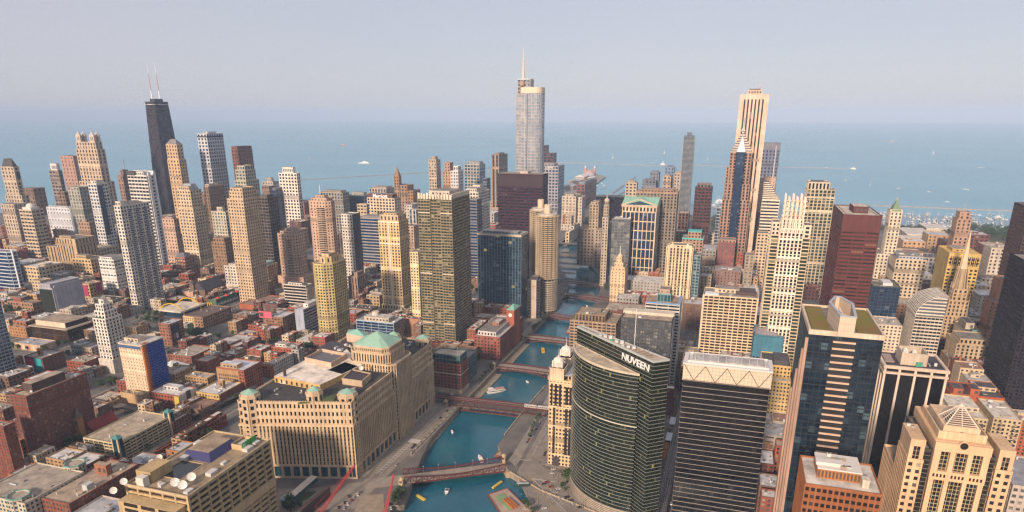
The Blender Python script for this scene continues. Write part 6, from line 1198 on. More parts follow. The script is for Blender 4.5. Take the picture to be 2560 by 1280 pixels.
b=new('church','church','small brick church with a pointed bell tower and dark red roof by the parking garage',*at(225,1095,0)[:2],ref='the brick church'); x,y=b.o[:2]; m=MB(); m.box(x,x+30,y-7,y+9,0,9); part(b,'nave',m,wall((.30,.14,.07))); m=MB(); m._add([(x-.5,y-7.6,9),(x+30.5,y-7.6,9),(x+30.5,y+9.6,9),(x-.5,y+9.6,9),(x-.5,y+1,17),(x+30.5,y+1,17)],[(0,1,5,4),(2,3,4,5),(1,2,5),(3,0,4)],0); part(b,'roof',m,wall((.20,.035,.03))); m=MB(); m.box(x-8,x-2,y+1,y+7,0,24,0); m.box(x-8.2,x-7.9,y+3,y+5,17,22,1); m.pyramid(rect(x-8.4,x-1.6,y+.6,y+7.4),24,(x-5,y+4,35),1); part(b,'bell_tower',m,[wall((.40,.20,.08)),plain((.12,.09,.08))])
low('flat low block with a pale gravel roof beside the railway curve',(229,271,1004,313),1014,(.28,.15,.09),(.48,.42,.34),n=8)
low('blank tan block below the blue and orange tower',(301,353,990,368),1018,(.44,.30,.16),TRF,pw=.97,sh=.9)
b=low('red brick loft with a white side wall and bright roof',(372,446,992,490),1029,RB,WR,'dk',4,4.2,ref='the white-sided loft'); m=MB(); m.box(b.x0+.5,b.x1+.4,b.y0-.5,b.y0+.5,0,b.H+1,0); m.box(b.x0-.45,b.x0+.2,b.y0-.4,b.y0+6,0,b.H,1); m.box(b.x0+(b.x1-b.x0)*.4,b.x0+(b.x1-b.x0)*.65,b.y0-.7,b.y0,0,b.H+2,2); part(b,'side_wall',m,[wall((.55,.50,.44)),plain((.5,.40,.06)),plain((.05,.05,.06))]); penthouse(b,.5,.8,.3,.8,4,col=(.6,.58,.55))
b=low('yellow brick loft with rows of windows and a white roof of round vents',(489,547,989,604),1018,(.46,.33,.13),WR,'dk',3.4,4.2,ref='the yellow brick loft',n=12); penthouse(b,.5,.6,.3,.5,9,col=(.32,.2,.1),name='chimney'); m=MB(); m.box(b.x0+1,b.x1+.3,b.y0-.4,b.y0+.4,0,b.H); part(b,'side_wall',m,wall((.22,.08,.055)))
low('brick warehouse with a stepped gable and white roof behind the parking garage',(422,432,1057,474),1088,(.20,.09,.07),WR)
low('low maroon-roofed block in front of the roof-garden building',(385,394,1130,463),1152,(.27,.08,.05),(.09,.055,.055),n=12,big=1.5)
b=low('red framed block with a planted roof garden, next to the huge buff stone block',(445,462,1088,542),1122,(.26,.09,.055),(.10,.10,.05),'dk',5,5,.2,.3,ref='the roof-garden block')
low('red-trimmed shop block with a white roof and red plant boxes',(500,520,1064,566),1090,(.25,.075,.05),WR,pent=[(.1,.4,.3,.8,3),(.5,.9,.3,.8,4)],pc=(.26,.07,.05))
# bottom-left corner
b=T('office_building','office','pale green-beige office block with eight-sided corner turrets and teal windows',(-60,62,1262,210),st((.46,.42,.33),'tl',3.6,3.8,.45,.45,roof=(.38,.32,.25)),26,D=None,ref='the turreted office block');
for(u_,v_)in((46,1240),(187,1160)):
 P=at(u_,v_,28); oc=[(P[0]+8*math.cos(R(22.5+45*k)),P[1]+8*math.sin(R(22.5+45*k)))for k in range(8)]; mass(b,oc,0,28,mod(b.s,bay=4)); m=MB(); m.ring(inset(oc,-.4),inset(oc,.5),28.5,29.5); part(b,'teal_rim',m,plain((.15,.32,.27)))
rooftop(b,6)
b=T('brick_building','building','long red brick loft, tan roof of rusty plant boxes, at the foot of the view',(96,173,1263,346),st((.22,.08,.05),'gr',3.4,4,.4,.45,roof=(.40,.31,.22)),24,ref='the long red brick loft'); rooftop(b,14,big=4.5); penthouse(b,.66,.74,.3,.7,9,col=(.28,.12,.07),name='tank_house'); m=MB(); m.box(b.x0+(b.x1-b.x0)*.3,b.x0+(b.x1-b.x0)*.4,b.y0+4,b.y0+9,24,29); part(b,'cooling_unit',m,plain((.45,.48,.45)))
low('salmon-walled shed with a light grey roof in the corner lot',(20,66,1196,121),1222,(.40,.13,.08),(.46,.46,.48),pw=.95,sh=.9)
# middle of the low quarter
b=low('brick block carrying a huge dark wall advertisement',(396,424,812,457),866,(.28,.13,.08),(.5,.52,.55),ref='the dark advertisement block',D=None); m=MB(); m.box(b.x0+1,b.x0+(b.x1-b.x0)*.62,b.y0-.5,b.y0-.1,b.H*.2,b.H*.95,0); m.box(b.x0+3,b.x0+(b.x1-b.x0)*.3,b.y0-.6,b.y0-.45,b.H*.3,b.H*.55,1); m.box(b.x0+(b.x1-b.x0)*.33,b.x0+(b.x1-b.x0)*.5,b.y0-.6,b.y0-.45,b.H*.3,b.H*.55,2); part(b,'advertisement',m,[plain((.03,.035,.06)),plain((.4,.08,.07)),plain((.5,.5,.55))])
b=low('long brown hotel block with a cream windowed west end',(457,506,795,577),825,(.28,.17,.11),(.14,.10,.09),'dk',4,3.2,ref='the long brown hotel block'); m=MB(); m.box(b.x0-.4,b.x0+.2,b.y0+(b.y1-b.y0)*.45,b.y1,0,b.H,0)
for k in range(5):
 for j in range(5):m.box(b.x0-.55,b.x0-.35,b.y1-3-j*4,b.y1-1.2-j*4,2+k*3.2,4+k*3.2,1)
part(b,'cream_end',m,[wall((.56,.43,.24)),plain((.06,.05,.04))])
b=new('church','church','dark gabled stone church with a stub tower, in front of the stepped brown masonry tower',*at(505,742,0)[:2],ref='the dark gabled church'); x,y=b.o[:2]; m=MB(); m.box(x-4,x+44,y-12,y+14,0,14); m.box(x-8,x+2,y+8,y+16,0,24); part(b,'wall',m,wall((.17,.11,.075))); m=MB()
m._add([(x-5,y-13,14),(x+45,y-13,14),(x+45,y+15,14),(x-5,y+15,14),(x-5,y+1,28),(x+45,y+1,28)],[(0,1,5,4),(2,3,4,5),(1,2,5),(3,0,4)],0); m.pyramid(rect(x-9,x+3,y+7,y+17),24,(x-3,y+12,31),0); part(b,'roof',m,wall((.06,.055,.065)))
low('pink stucco box beside the dark gabled church',(456,482,732,495),748,(.52,.33,.24),WR,pw=.95,sh=.9)
b=low('theme restaurant with a green sign wall of pale letters and red fruit shapes',(522,540,752,598),769,(.08,.13,.08),(.25,.27,.22),pw=.9,sh=.8,name='restaurant',cat='restaurant',ref='the green-walled restaurant'); m=MB(); m.box(b.x0,b.x0+(b.x1-b.x0),b.y0-.7,b.y0-.2,1,b.H+3,0)
for k in range(14):xx=b.x0+2+(b.x1-b.x0-6)*k/14; m.box(xx,xx+(b.x1-b.x0)/26,b.y0-.85,b.y0-.65,2.5,b.H*.55+(k%3)*.5,1)
for f in(.1,.45,.9):m.dome((b.x0+(b.x1-b.x0)*f,b.y0),3.4,b.H+2.6,3,2,10)
part(b,'sign_wall',m,[plain((.02,.10,.06)),plain((.6,.62,.6)),plain((.5,.04,.03))])
low('broad red-brick hall with a bare reddish-brown flat roof',(598,654,766,713),778,(.33,.10,.05),(.30,.19,.15),pw=.97,sh=.9,ref='the broad red-roofed hall',n=4)
b=T('office_building','office','black glass office block of crisp white floor lines with a pale south wall',(708,765,716,780),st((.5,.46,.4),'bk',40,3.6,.0,.34,so=.1,roof=(.10,.11,.09),punch=False),yB=782,ref='the white-lined black block'); m=MB(); m.box(b.x0+2,b.x1+.4,b.y0-.6,b.y0+1,0,b.H-2); part(b,'pale_wall',m,wall((.5,.4,.3))); penthouse(b,.1,.5,.2,.8,4,col=(.55,.5,.45))
b=T('office_building','office','grey-blue office block with a blank west wall, banded south side and white roof',(737,758,776,812),st((.42,.42,.46),'nb',24,4.2,.0,.4,so=.05,roof=(.6,.58,.55),punch=False),yB=836,ref='the grey-blue banded block'); m=MB(); m.box(b.x0-.6,b.x0+1,b.y0-.4,b.y1+.2,0,b.H+1); part(b,'blank_wall',m,wall((.33,.36,.44))); penthouse(b,.3,.8,.2,.8,5,col=(.62,.58,.52))
low('bright red brick warehouse with rows of arched windows and a white roof',(640,688,824,704),850,(.32,.085,.06),WR,'bk',3.4,4.2,ref='the bright red warehouse',pent=(.3,.5,.5,.8,4),pc=(.3,.18,.1))
b=low('brown brick warehouse with painted wall lettering, pink billboard and wooden tank',(657,706,796,741),840,(.24,.13,.075),(.52,.5,.5),'dk',4,4.4,ref='the billboard warehouse'); m=MB(); m.box(b.x0-.5,b.x0-.1,b.y1-16,b.y1+6,b.H-2,b.H+8,0); m.box(b.x0-.6,b.x0-.45,b.y1-2,b.y1+5,b.H,b.H+6,1); part(b,'billboard',m,[plain((.55,.10,.15)),plain((.06,.05,.05))]); tank(b,b.x0+10,b.y0+22,b.H,3.4,6)
low('brown corner block with a string of pale arched windows on its south side',(583,627,791,650),810,(.22,.13,.09),(.3,.28,.27)); b=low('long brick loft with a ridged white roof in two levels',(534,592,868,648),884,(.25,.10,.065),(.5,.48,.45),ref='the ridged-roof loft'); penthouse(b,.0,.5,.3,.9,3,col=(.24,.12,.08))
low('long brick row with a gravel roof and parapet notches',(424,478,894,536),914,(.24,.09,.06),(.40,.35,.28),ref='the gravel-roofed brick row',n=12)
b=low('tall red-brown brick loft block with a clean white roof',(541,609,928,653),984,(.30,.10,.055),(.56,.57,.60),'dk',3.2,4.2,ref='the tall white-roofed loft',n=2); m=MB(); m.box(b.x0-.3,b.x0+1,b.y0+(b.y1-b.y0)*.2,b.y1+.3,0,b.H-.5,0)
for k in range(5):
 for j in range(9):yy=b.y0+(b.y1-b.y0)*(.24+j*.082); m.box(b.x0-.45,b.x0-.2,yy,yy+1.7,2+k*4.2,4.4+k*4.2,1)
part(b,'tan_front',m,[wall((.36,.22,.11)),plain((.06,.05,.045))]); penthouse(b,.1,.4,.3,.9,5,col=(.42,.3,.18))
low('pale stone corner block with arched ornate windows and a grey roof',(670,684,910,732),942,(.50,.46,.41),(.22,.21,.21),'bk',3,3.8,ref='the ornate pale block'); low('brick loft with a dark south side and white roof boxes',(678,729,874,757),905,(.34,.10,.055),(.42,.38,.33),'dk',ref='the dark-sided loft',pent=(.2,.6,.4,.9,4),pc=(.6,.56,.5))
low('tan brick block with iron-framed windows beside the tall white-roofed loft',(462,518,948,541),983,(.40,.26,.13),(.4,.35,.3),ref='the tan iron-windowed block')
low('orange-walled roof terrace block behind the ornate pale block',(632,676,918,690),946,(.34,.12,.06),(.32,.10,.05),n=9)
b=new('marquee','marquee tent','white peaked marquee tent on a flat lot between brick rows',*at(443,920,0)[:2]); x,y=b.o[:2]; m=MB()
for k in range(3):m.pyramid(rect(x-9+k*2,x+9+k*2,y-14+k*10,y-4+k*10),4,(x+k*2,y-9+k*10,8))
part(b,'canopy',m,plain((.68,.66,.63),.8)); m=MB()
for dx in(-8,12):
 for dy in(-13,15):m.bar((x+dx,y+dy,0),(x+dx,y+dy,4.2),.3)
part(b,'pole',m,plain((.5,.5,.5)))
# golden-arches restaurant
P=at(440,792,0); b=new('restaurant','restaurant','white flat-roofed drive-in restaurant spanned by two tall yellow arches',P[0]+18,P[1]+4,ref='the yellow-arched restaurant',group=None); x,y=b.o[:2]; m=MB(); m.box(x-20,x+26,y-17,y+22,0,9,0); part(b,'wall',m,glass('bl')); m=MB(); m.box(x-24,x+30,y-21,y+26,9,11.5); part(b,'roof',m,wall((.62,.56,.46)))
for dx in(-17,20):
 m=MB(); pts=[(x+dx,y+3+24*math.cos(math.pi*k/16),21*math.sin(math.pi*k/16)**.75)for k in range(17)]
 for p,q in zip(pts,pts[1:]):m.bar(p,q,1.4)
 part(b,'yellow_arch',m,plain((.66,.40,.02),.5))
P=at(527,778,0); b=new('pole_sign','sign','small yellow double-arch sign on a pole among trees',P[0],P[1]); x,y=P[:2]; m=MB(); m.bar((x,y,0),(x,y,9),.6); part(b,'pole',m,plain((.4,.35,.3))); m=MB()
for s_ in(-1,1):
 pts=[(x,y+s_*2.4+2.3*math.cos(math.pi*k/10),8+7*math.sin(math.pi*k/10))for k in range(11)]
 for p,q in zip(pts,pts[1:]):m.bar(p,q,.9)
part(b,'yellow_arches_emblem',m,plain((.80,.52,.02),.4))
# river-side and centre
b=T('office_building','office','low blue ribbon-glass office with a beige roof house behind the huge buff stone block',(890,984,810,1008),st((.34,.44,.52),'nb',12,4.2,.04,.14,so=.05,roof=(.5,.47,.43),punch=False),36,ref='the blue ribbon-glass office'); penthouse(b,.1,.75,.15,.8,6,col=(.5,.42,.33)); rooftop(b,4); m=MB(); m.tube(((b.x0+b.x1)/2,(b.y0+b.y1)/2+6),5,5,41,47,0,12); part(b,'round_tank',m,plain((.6,.52,.44)))
low('blank terracotta brick hall with square wall panels below the bronze tower',(1010,1052,800,1060),852,(.36,.19,.12),(.12,.09,.09),pw=.96,sh=.9,ref='the blank terracotta hall')
s_br3=st((.25,.085,.06),'dk',4.2,4.4,.55,.5,roof=(.46,.44,.42),punch=False)
b=T('warehouse','warehouse','red brick riverside warehouse with a clock tower and white roof house',(1185,1250,846,1309),s_br3,yB=902,ref='the clock-tower warehouse'); tier(b,.05,.75,.2,.9,b.H,b.H+5,st((.5,.47,.44),'dk',4,5,.5,.4)); penthouse(b,.35,.55,.4,.65,4,b.H+5,col=(.36,.16,.09))
x0,x1,y0,y1=fr(b,.55,.82,-.02,.28); m=MB(); m.box(x0,x1,y0,y1,0,b.H+22,0); m.box(x0-.5,x1+.5,y0-.5,y1+.5,b.H+20.6,b.H+22,0); part(b,'clock_tower',m,wall((.30,.10,.06))); m=MB(); m.pyramid(rect(x0-.3,x1+.3,y0-.3,y1+.3),b.H+22,((x0+x1)/2,(y0+y1)/2,b.H+28)); part(b,'copper_roof',m,wall(COPPER)); m=MB(); m.tube((0,0),2.6,2.6,0,.3,0,20); V=np.concatenate(m.v); m.v=[np.c_[x0-.02-V[:,2],(y0+y1)/2+V[:,0],b.H+15+V[:,1]]]; part(b,'clock_face',m,plain((.7,.66,.58)))
b=T('office_building','office','red brick office with a stepped green-glass top on the quay corner',(1081,1152,914,1171),st((.27,.085,.055),'tl',4.2,4.0,.42,.42,roof=(.4,.33,.25),punch=False),yB=986,ref='the glass-topped brick office'); tier(b,.05,.95,.04,1,b.H,b.H+10,st((.10,.17,.17),'tl',4,5,.1,.15,roof=(.42,.35,.27),punch=False)); m=MB(); m.ring(inset(b.poly,-.25),inset(b.poly,.6),b.H-12,b.H-11); m.ring(inset(b.poly,-.3),inset(b.poly,.6),0,5.5); part(b,'stone_band',m,wall((.5,.4,.28))); m=MB(); m.tube((b.x0+6,b.y0+6),.18,.1,b.H+8,b.H+20,0,6); part(b,'flagpole',m,plain((.7,.7,.7)))
x0=b.x1; b2=T('atrium','glass lobby','low green glass lobby clinging to the foot of the bronze tower',(1140,1166,900,1186),st((.16,.22,.22),'tl',4,4,.1,.12,punch=False),30,D=34,Wd=26)
low('white gridded low block behind the golden cream tower base',(917,942,706,956),730,CB,GRF); b=low('brown block with tall pale piers between towers',(870,893,694,918),745,(.30,.21,.16),TRF,'dk',3,12,.6,.1,ref='the pale-piered brown block'); tier(b,.2,.8,.2,.8,b.H,b.H+6)
low('tan stone block with round-arched windows beside the golden cream tower',(916,948,741,958),773,(.40,.29,.17),(.3,.28,.28)); low('low tan row with dark cluttered roof behind the blue ribbon-glass office',(872,925,776,946),795,(.36,.26,.15),DRF,n=10)
low('tan mid-rise with a teal roof edge beside the shorter salmon tower',(634,668,666,694),724,(.40,.29,.19),(.25,.42,.40),ref='the teal-edged tan block',pent=(.2,.9,.2,.9,5),pc=(.35,.42,.38))
# ------------------------------------------------------------------ roads and quays by the river
def pxpoly(pts,z=0.0):return[tuple(at(u,v,z)[:2])for u,v in pts]
roadm=noise_mat('worn_road',(.20,.172,.145),(.27,.235,.195),.09)
lanem=noise_mat('worn_tarmac',(.12,.105,.10),(.17,.15,.14),.15)
wht=plain((.62,.60,.56),.7); yel=plain((.55,.36,.05),.7)
o=tri_slab('riverside_road',[(-10,99.5),(186,99.5),(186,118),(40,117.5),(12,114),(4,116),(-34,178),(-62,168),(-36,100)],-.2,.05,[roadm,roadm])
o=slab('north_pavement',rect(12,184,117.5,124),-.2,.2,[pave]); slab('quay_walk',[(60,94.2),(186,95.4),(186,99.4),(60,99.4)],-.2,.22,[pave])
slab('lower_quay',[(58,88.5),(176,94.0),(176,95),(56,93)],WZ-2,WZ+1.2,[quaym])
m=MB()
for k in range(13):x=24+k*4.6; m.box(x,x+.5,107.2,110.6,.02,.07)
m.box(20,82,110.6,110.9,.02,.07); m.box(20,150,107.0,107.25,.02,.07); m.box(96,160,110.6,110.85,.02,.07)
for k in range(9):m.box(86+k*.9,86.5+k*.9,100.5,112,.02,.07)
for k in range(6):y=30+k*0;
m.build('road_marking',wht)['kind']='structure'
m=MB(); m.box(14,182,116.2,116.45,.02,.068); m.box(20,84,103.4,103.6,.02,.068); m.box(96,182,103.4,103.6,.02,.068); m.build('yellow_road_line',yel)['kind']='structure'
# balustrade with planters
b=new('balustrade','balustrade','long stone balustrade with planters between the riverside road and the water',120,97); m=MB(); m.box(62,184,96.6,97.1,.2,.5); m.box(62,184,96.5,97.2,1.2,1.45)
for k in range(122):m.box(62+k,62.35+k,96.65,97.05,.5,1.2)
for k in range(13):m.box(63+k*10,64.4+k*10,96.2,97.5,.2,2.0)
part(b,'rail',m,wall((.34,.28,.21)))
for k in range(12):
 m=MB(); m.tube((68+k*10,98.3),.8,1.0,.2,1.1,0,10); m.dome((68+k*10,98.3),.95,1.05,1.0,1,8,3); part(b,'planter',m,[plain((.2,.19,.17)),noise_mat('planter_leaves',(.02,.04,.012),(.05,.08,.02),1.5)])
 # south side: upper drive, promenade, median
tri_slab('upper_drive',pxpoly([(1292,1182),(1338,1100),(1385,1016),(1385,1160),(1340,1150),(1362,1170),(1430,1192),(1448,1235),(1505,1290),(1340,1290),(1308,1225)]),-.2,.05,[roadm,roadm])
tri_slab('promenade',pxpoly([(1272,1150),(1318,1078),(1372,985),(1376,1002),(1332,1092),(1290,1168)]),-.2,.2,[pave,pave])
tri_slab('tower_forecourt',pxpoly([(1395,1182),(1440,1180),(1455,1250),(1500,1290),(1470,1290),(1432,1232)]),-.2,.2,[pave,pave])
tri_slab('kerbed_median',pxpoly([(1322,1150),(1330,1152),(1368,1078),(1366,1066)]),-.2,.3,[pave,pave]); tri_slab('tower_kerb',pxpoly([(1352,1160),(1438,1180),(1438,1172),(1360,1150)]),-.2,.25,[pave,pave])
m=MB()
def line(p,q,w,z=.07):
 P,Q=at(*p,0),at(*q,0); m.bar((P[0],P[1],z-.03),(Q[0],Q[1],z-.03),w,.06)
line((1330,1196),(1425,1290),.3); line((1352,1197),(1410,1262),.25); line((1332,1197),(1388,1205),.6); line((1290,1146),(1322,1152),.5)
for k in range(7):line((1345+k*11,1218+k*11),(1350+k*11,1223+k*11),.2)
for k in range(12):line((1400-k*9,1300-k*6),(1404-k*9,1302-k*6),.2)
m.build('lane_marking',wht)['kind']='structure'
m=MB(); line((1322,1190),(1395,1285),1.3,.075); m.build('yellow_median_line',noise_mat('worn_yellow',(.26,.18,.08),(.36,.26,.12),.4))['kind']='structure'
# wolf point lot and plaza
tri_slab('parking_lot',pxpoly([(800,1290),(915,1195),(980,1190),(975,1290)]),-.2,.03,[lanem,lanem]); tri_slab('sandy_lot',pxpoly([(880,1290),(905,1238),(958,1235),(962,1290)]),-.2,.08,[noise_mat('sand_fill',(.24,.19,.13),(.33,.27,.2),.2)]*2)
tri_slab('plaza_lawn',pxpoly([(705,1262),(738,1236),(792,1228),(770,1248),(735,1262)]),-.2,.5,[grassm,grassm]); tri_slab('plaza_paving',pxpoly([(694,1285),(694,1222),(825,1224),(760,1285)]),-.2,.3,[pave,pave])
b=new('skybridge','skybridge','white-roofed glass skybridge with a blue-glass domed end, crossing the road',*at(760,1225,0)[:2]); A_,B_=at(786,1196,7),at(728,1246,7); m=MB(); m.bar(A_+(0,0,0),B_,6,4,0); m.bar(A_+(0,0,2.3),B_+(0,0,2.3),6.6,.5,1); part(b,'glazed_tube',m,[glass('tl'),wall((.62,.55,.45))]); m=MB(); P=at(724,1248,4); m.tube(P,7,7,0,6,0,10); m.tube(P,7.2,1,6,9,1,10); m.dome(P,1.2,8.8,1,1,8,3); part(b,'domed_end',m,[glass('tl'),plain((.18,.30,.33),.3)])
b=new('retaining_block','low building','low dark brick block edge with a sign box below the red crane boom',*at(780,1262,0)[:2]); A_,B_=at(822,1228,5),at(748,1290,5); m=MB(); m.bar(A_,B_,3.0,9.5,0); part(b,'wall',m,wall((.10,.06,.05))); m=MB(); c=A_*.5+B_*.5; d_=(B_-A_)/np.linalg.norm(B_-A_); nn=np.array([-d_[1],d_[0],0]); nn=nn if nn@(CAM-c)>0 else-nn;
for f in(.2,.55,.8):p=A_+(B_-A_)*f+nn*1.55; m.bar(p-d_*2.2+(0,0,.5),p+d_*2.2+(0,0,.5),.2,4.2)
part(b,'dark_window',m,plain((.02,.02,.025),.3))
# approach ramp parapet and abutments of the near bridge are built with the bridge
maroon=wall((.095,.027,.026),.25,.6); deckm=noise_mat('bridge_deck',(.24,.20,.165),(.32,.27,.22),.2); stonem=wall((.40,.30,.19),.25)
def bridge(label,A_,B_,w,depth,deck,ref=None,arch=True,n=16,houses=((0,1),),stone=True,rise=.6,zt=0.0,rail=None):
 A_,B_=np.array([*A_[:2],zt]),np.array([*B_[:2],zt]); L=np.linalg.norm(B_-A_); t=(B_-A_)/L; nr=np.array([t[1],-t[0],0])
 b=new('river_bridge','bridge',label,*((A_+B_)/2)[:2],ref=ref);
 if ref:BL[ref]=b
 b.H=4; b.label=label
 m=MB(); a0,b0=A_-t*2,B_+t*2
 K=20
 for k in range(K):
  p,q=A_+t*L*k/K,A_+t*L*(k+1)/K; zp,zq=rise*math.sin(math.pi*k/K),rise*math.sin(math.pi*(k+1)/K); m.bar(p+(0,0,zp-.3),q+(0,0,zq-.3),w,.8)
 part(b,'deck',m,deckm if deck is None else deck)
 for s in(-1,1):
  m=MB(); off=nr*s*(w/2+.3); top=[]; bot=[]
  for k in range(n+1):
   f=k/n; base=A_+t*L*f+off; zb=rise*math.sin(math.pi*f)
   if arch=='dip':hh=2.2+depth*(abs(2*f-1)**1.6); lo=zb-1.2
   elif arch=='deep':hh=depth*.25; lo=zb-depth*.75
   else:hh=1.9; lo=zb-1.2-depth*(abs(2*f-1)**1.8)
   top.append(base+(0,0,zb+hh)); bot.append(base+(0,0,lo))
  for k in range(n):
   m.bar(top[k],top[k+1],.8,.9); m.bar(bot[k],bot[k+1],.8,1.3); m.bar(top[k],bot[k],.55)
   if k%2:m.bar(top[k],bot[k+1],.4)
   else:m.bar(bot[k],top[k+1],.4)
  m.bar(top[-1],bot[-1],.5)
  part(b,'truss',m,maroon)
 m=MB()
 for s in(-1,1):
  for k in range(24):p=A_+t*L*k/24+nr*s*(w/2-.3)+(0,0,rise*math.sin(math.pi*k/24)); m.bar(p,p+(0,0,1.2),.12)
  for zz in(.6,1.2):
   for k in range(24):p,q=(A_+t*L*j/24+nr*s*(w/2-.3)+(0,0,zz+rise*math.sin(math.pi*j/24))for j in(k,k+1)); m.bar(p,q,.1)
 part(b,'handrail',m,maroon)
 for e,p in((0,A_),(1,B_)):
  m=MB(); c=p+t*(-4.5 if e==0 else 4.5); m.bar(c-nr*(w/2+4)+(0,0,-3.6),c+nr*(w/2+4)+(0,0,-3.6),9,6.6,0); part(b,'stone_pier',m,stonem)
 for(e,s)in houses:
  p=(A_ if e==0 else B_)+nr*(w/2+2.4)*s+t*(-3 if e==0 else 3); m=MB(); m.box(p[0]-1.9,p[0]+1.9,p[1]-1.9,p[1]+1.9,-6,6,0); m.box(p[0]-2.3,p[0]+2.3,p[1]-2.3,p[1]+2.3,5.4,6,0); m.box(p[0]-1.95,p[0]+1.95,p[1]-1.2,p[1]+1.2,2.8,4.8,1); m.dome(p,2.2,6,2,0,8,3); part(b,'bridge_house',m,[stonem,plain((.05,.05,.05))])
 return b,A_,B_,t,nr
g,_A,_B,_t,_n=bridge('maroon truss road bridge nearest the viewer, over the teal river by the stone block',at(1010,1196,1),at(1258,1164,1),14,4.2,deckm,'the nearest maroon bridge','dip',18,((0,1),(1,-1)))
for f,s in((.2,-1),(.35,-1),(.52,-1),(.7,-1),(.85,-1),(.5,1),(.3,1)):
 p=_A+(_B-_A)*f+_n*s*6; m=MB(); m.bar(p,p+(0,0,7),.2); m.box(p[0]-.5,p[0]+.5,p[1]-.5,p[1]+.5,6.8,7.6); part(g,'lamp_post',m,plain((.2,.19,.18)))
m=MB(); P=at(1050,1246,-5); m.bar(P-(1,5,0),P+(4,5,0),2.2,1.4); P=at(1240,1212,-5); m.bar(P-(6,-1,0),P+(7,-3,0),2.0,1.4); part(g,'yellow_fender',m,plain((.60,.45,.08)))
tri_slab('bridge_approach',[tuple(p[:2])for p in(_A-_t*34+_n*9,_A+_n*8,_A-_n*8,_A-_t*34-_n*9)],-.3,.12,[deckm,deckm])
# double-deck railway bridge
g,_A,_B,_t,_n=bridge('maroon double-deck railway bridge with a silver train on its upper tracks',at(1128,1008,0),at(1366,1036,0),13,5.2,lanem,'the double-deck railway bridge','deep',22,((0,-1),(0,1),(1,-1)))
m=MB(); up=np.array([0,0,6.4]); _A2,_B2=_A-_t*26,_B+_t*40; m.bar(_A2+up,_B2+up,9.5,.7,0)
for s in(-3.1,-1.7,1.7,3.1):m.bar(_A2+up+_n*s+(0,0,.5),_B2+up+_n*s+(0,0,.5),.22,.25,1)
for k in range(60):p=_A2+(_B2-_A2)*k/60+up+(0,0,.4); m.bar(p-_n*4.2,p+_n*4.2,.5,.15,2)
part(g,'upper_track',m,[maroon,plain((.22,.18,.16),.4),plain((.08,.06,.05))]); m=MB()
for s in(-1,1):
 for k in range(16):p=_A+(_B-_A)*k/15+_n*s*4.6; m.bar(p,p+up,.5)
 m.bar(_A2+up+_n*s*4.9+(0,0,1.3),_B2+up+_n*s*4.9+(0,0,1.3),.2); m.bar(_A2+up+_n*s*4.9+(0,0,.4),_B2+up+_n*s*4.9+(0,0,.4),.3,1.1)
part(g,'track_frame',m,maroon); m=MB(); p=_B+_t*12
for dx in(0,10):m.bar(p+_t*dx-_n*5,p+_t*dx-_n*5+up,.9); m.bar(p+_t*dx+_n*5,p+_t*dx+_n*5+up,.9); m.bar(p+_t*dx-_n*5+up*.9,p+_t*dx+_n*5+up*.9,.9)
part(g,'yellow_bent',m,plain((.55,.33,.05)))
_wA,_wT,_wN=_B,_t,_n
tr=new('elevated_train','train','silver elevated train crossing the double-deck railway bridge',*_B[:2]);
for k in range(4):
 p=_B+_t*(-17+k*14.6)+up+_n*2.4; m=MB(); m.bar(p-_t*6.9+(0,0,2.3),p+_t*6.9+(0,0,2.3),2.7,3.0,0); m.bar(p-_t*6.6+(0,0,3.9),p+_t*6.6+(0,0,3.9),2.2,.4,0)
 for s in(-1,1):
  for j in range(6):q=p+_t*(-5.6+j*2.2)+_n*s*1.36+(0,0,2.7); m.bar(q-_t*.75,q+_t*.75,.06,.9,1)
 m.bar(p-_t*5+(0,0,.8),p+_t*5+(0,0,.8),2.2,.6,1); part(tr,'carriage',m,[plain((.55,.52,.47),.35,.4),plain((.05,.05,.06),.3)])
for lab,ua,ub,ref,w in(('maroon arched bridge second beyond the railway bridge, by the clock-tower warehouse',(1247,914),(1376,930),'the arched bridge by the warehouse',15),('maroon bridge with stone tower piers just past the clock-tower warehouse',(1316,842),(1452,858),'the bridge past the clock tower',15),('reddish bridge before the dark hotel with the beige panel',(1366,787),(1490,806),'the bridge by the dark hotel',16),('wide reddish bridge below the nearer round tower',(1414,737),(1526,751),'the bridge under the round towers',17),('furthest thin reddish bridge, where the river starts to bend',(1404,702),(1506,712),'the furthest reddish bridge',14)):
 bridge(lab,at(*ua,0),at(*ub,0),w,4.6,deckm if w<16 else noise_mat('red_deck',(.16,.10,.09),(.22,.14,.12),.2),ref,True,14,((0,1),(1,-1)))
 # elevated railway over the south street, with a station
def track(label,pts,z=6.0,w=9.0,ref=None,orange=False):
 b=new('elevated_railway','railway',label,pts[len(pts)//2][0],pts[len(pts)//2][1],ref=ref); P=[np.array([p[0],p[1],z])for p in pts]; m=MB(); m2=MB()
 for p,q in zip(P,P[1:]):
  L=np.linalg.norm(q-p); t=(q-p)/L; nr=np.array([t[1],-t[0],0]); m.bar(p,q,w,.6,0)
  for s in(-3,-1.5,1.5,3):m.bar(p+nr*s+(0,0,.45),q+nr*s+(0,0,.45),.22,.22,1)
  for s in(-w/2,w/2):m.bar(p+nr*s+(0,0,.2),q+nr*s+(0,0,.2),.4,1.3,0)
  for k in range(max(1,int(L/12))):
   c=p+t*(k+.5)*L/max(1,int(L/12))
   for s in(-1,1):m2.bar(c+nr*s*(w/2-.4)-(0,0,z+.1),c+nr*s*(w/2-.4),.6)
   m2.bar(c-nr*w/2-(0,0,.7),c+nr*w/2-(0,0,.7),.7)
 part(b,'track_deck',m,[plain((.07,.06,.06)),plain((.25,.22,.2),.4)]); part(b,'steel_post',m2,plain((.12,.10,.09))); return b
P0,P1=at(1662,1290,6),at(1702,985,6); yv=(P0[1]+P1[1])/2
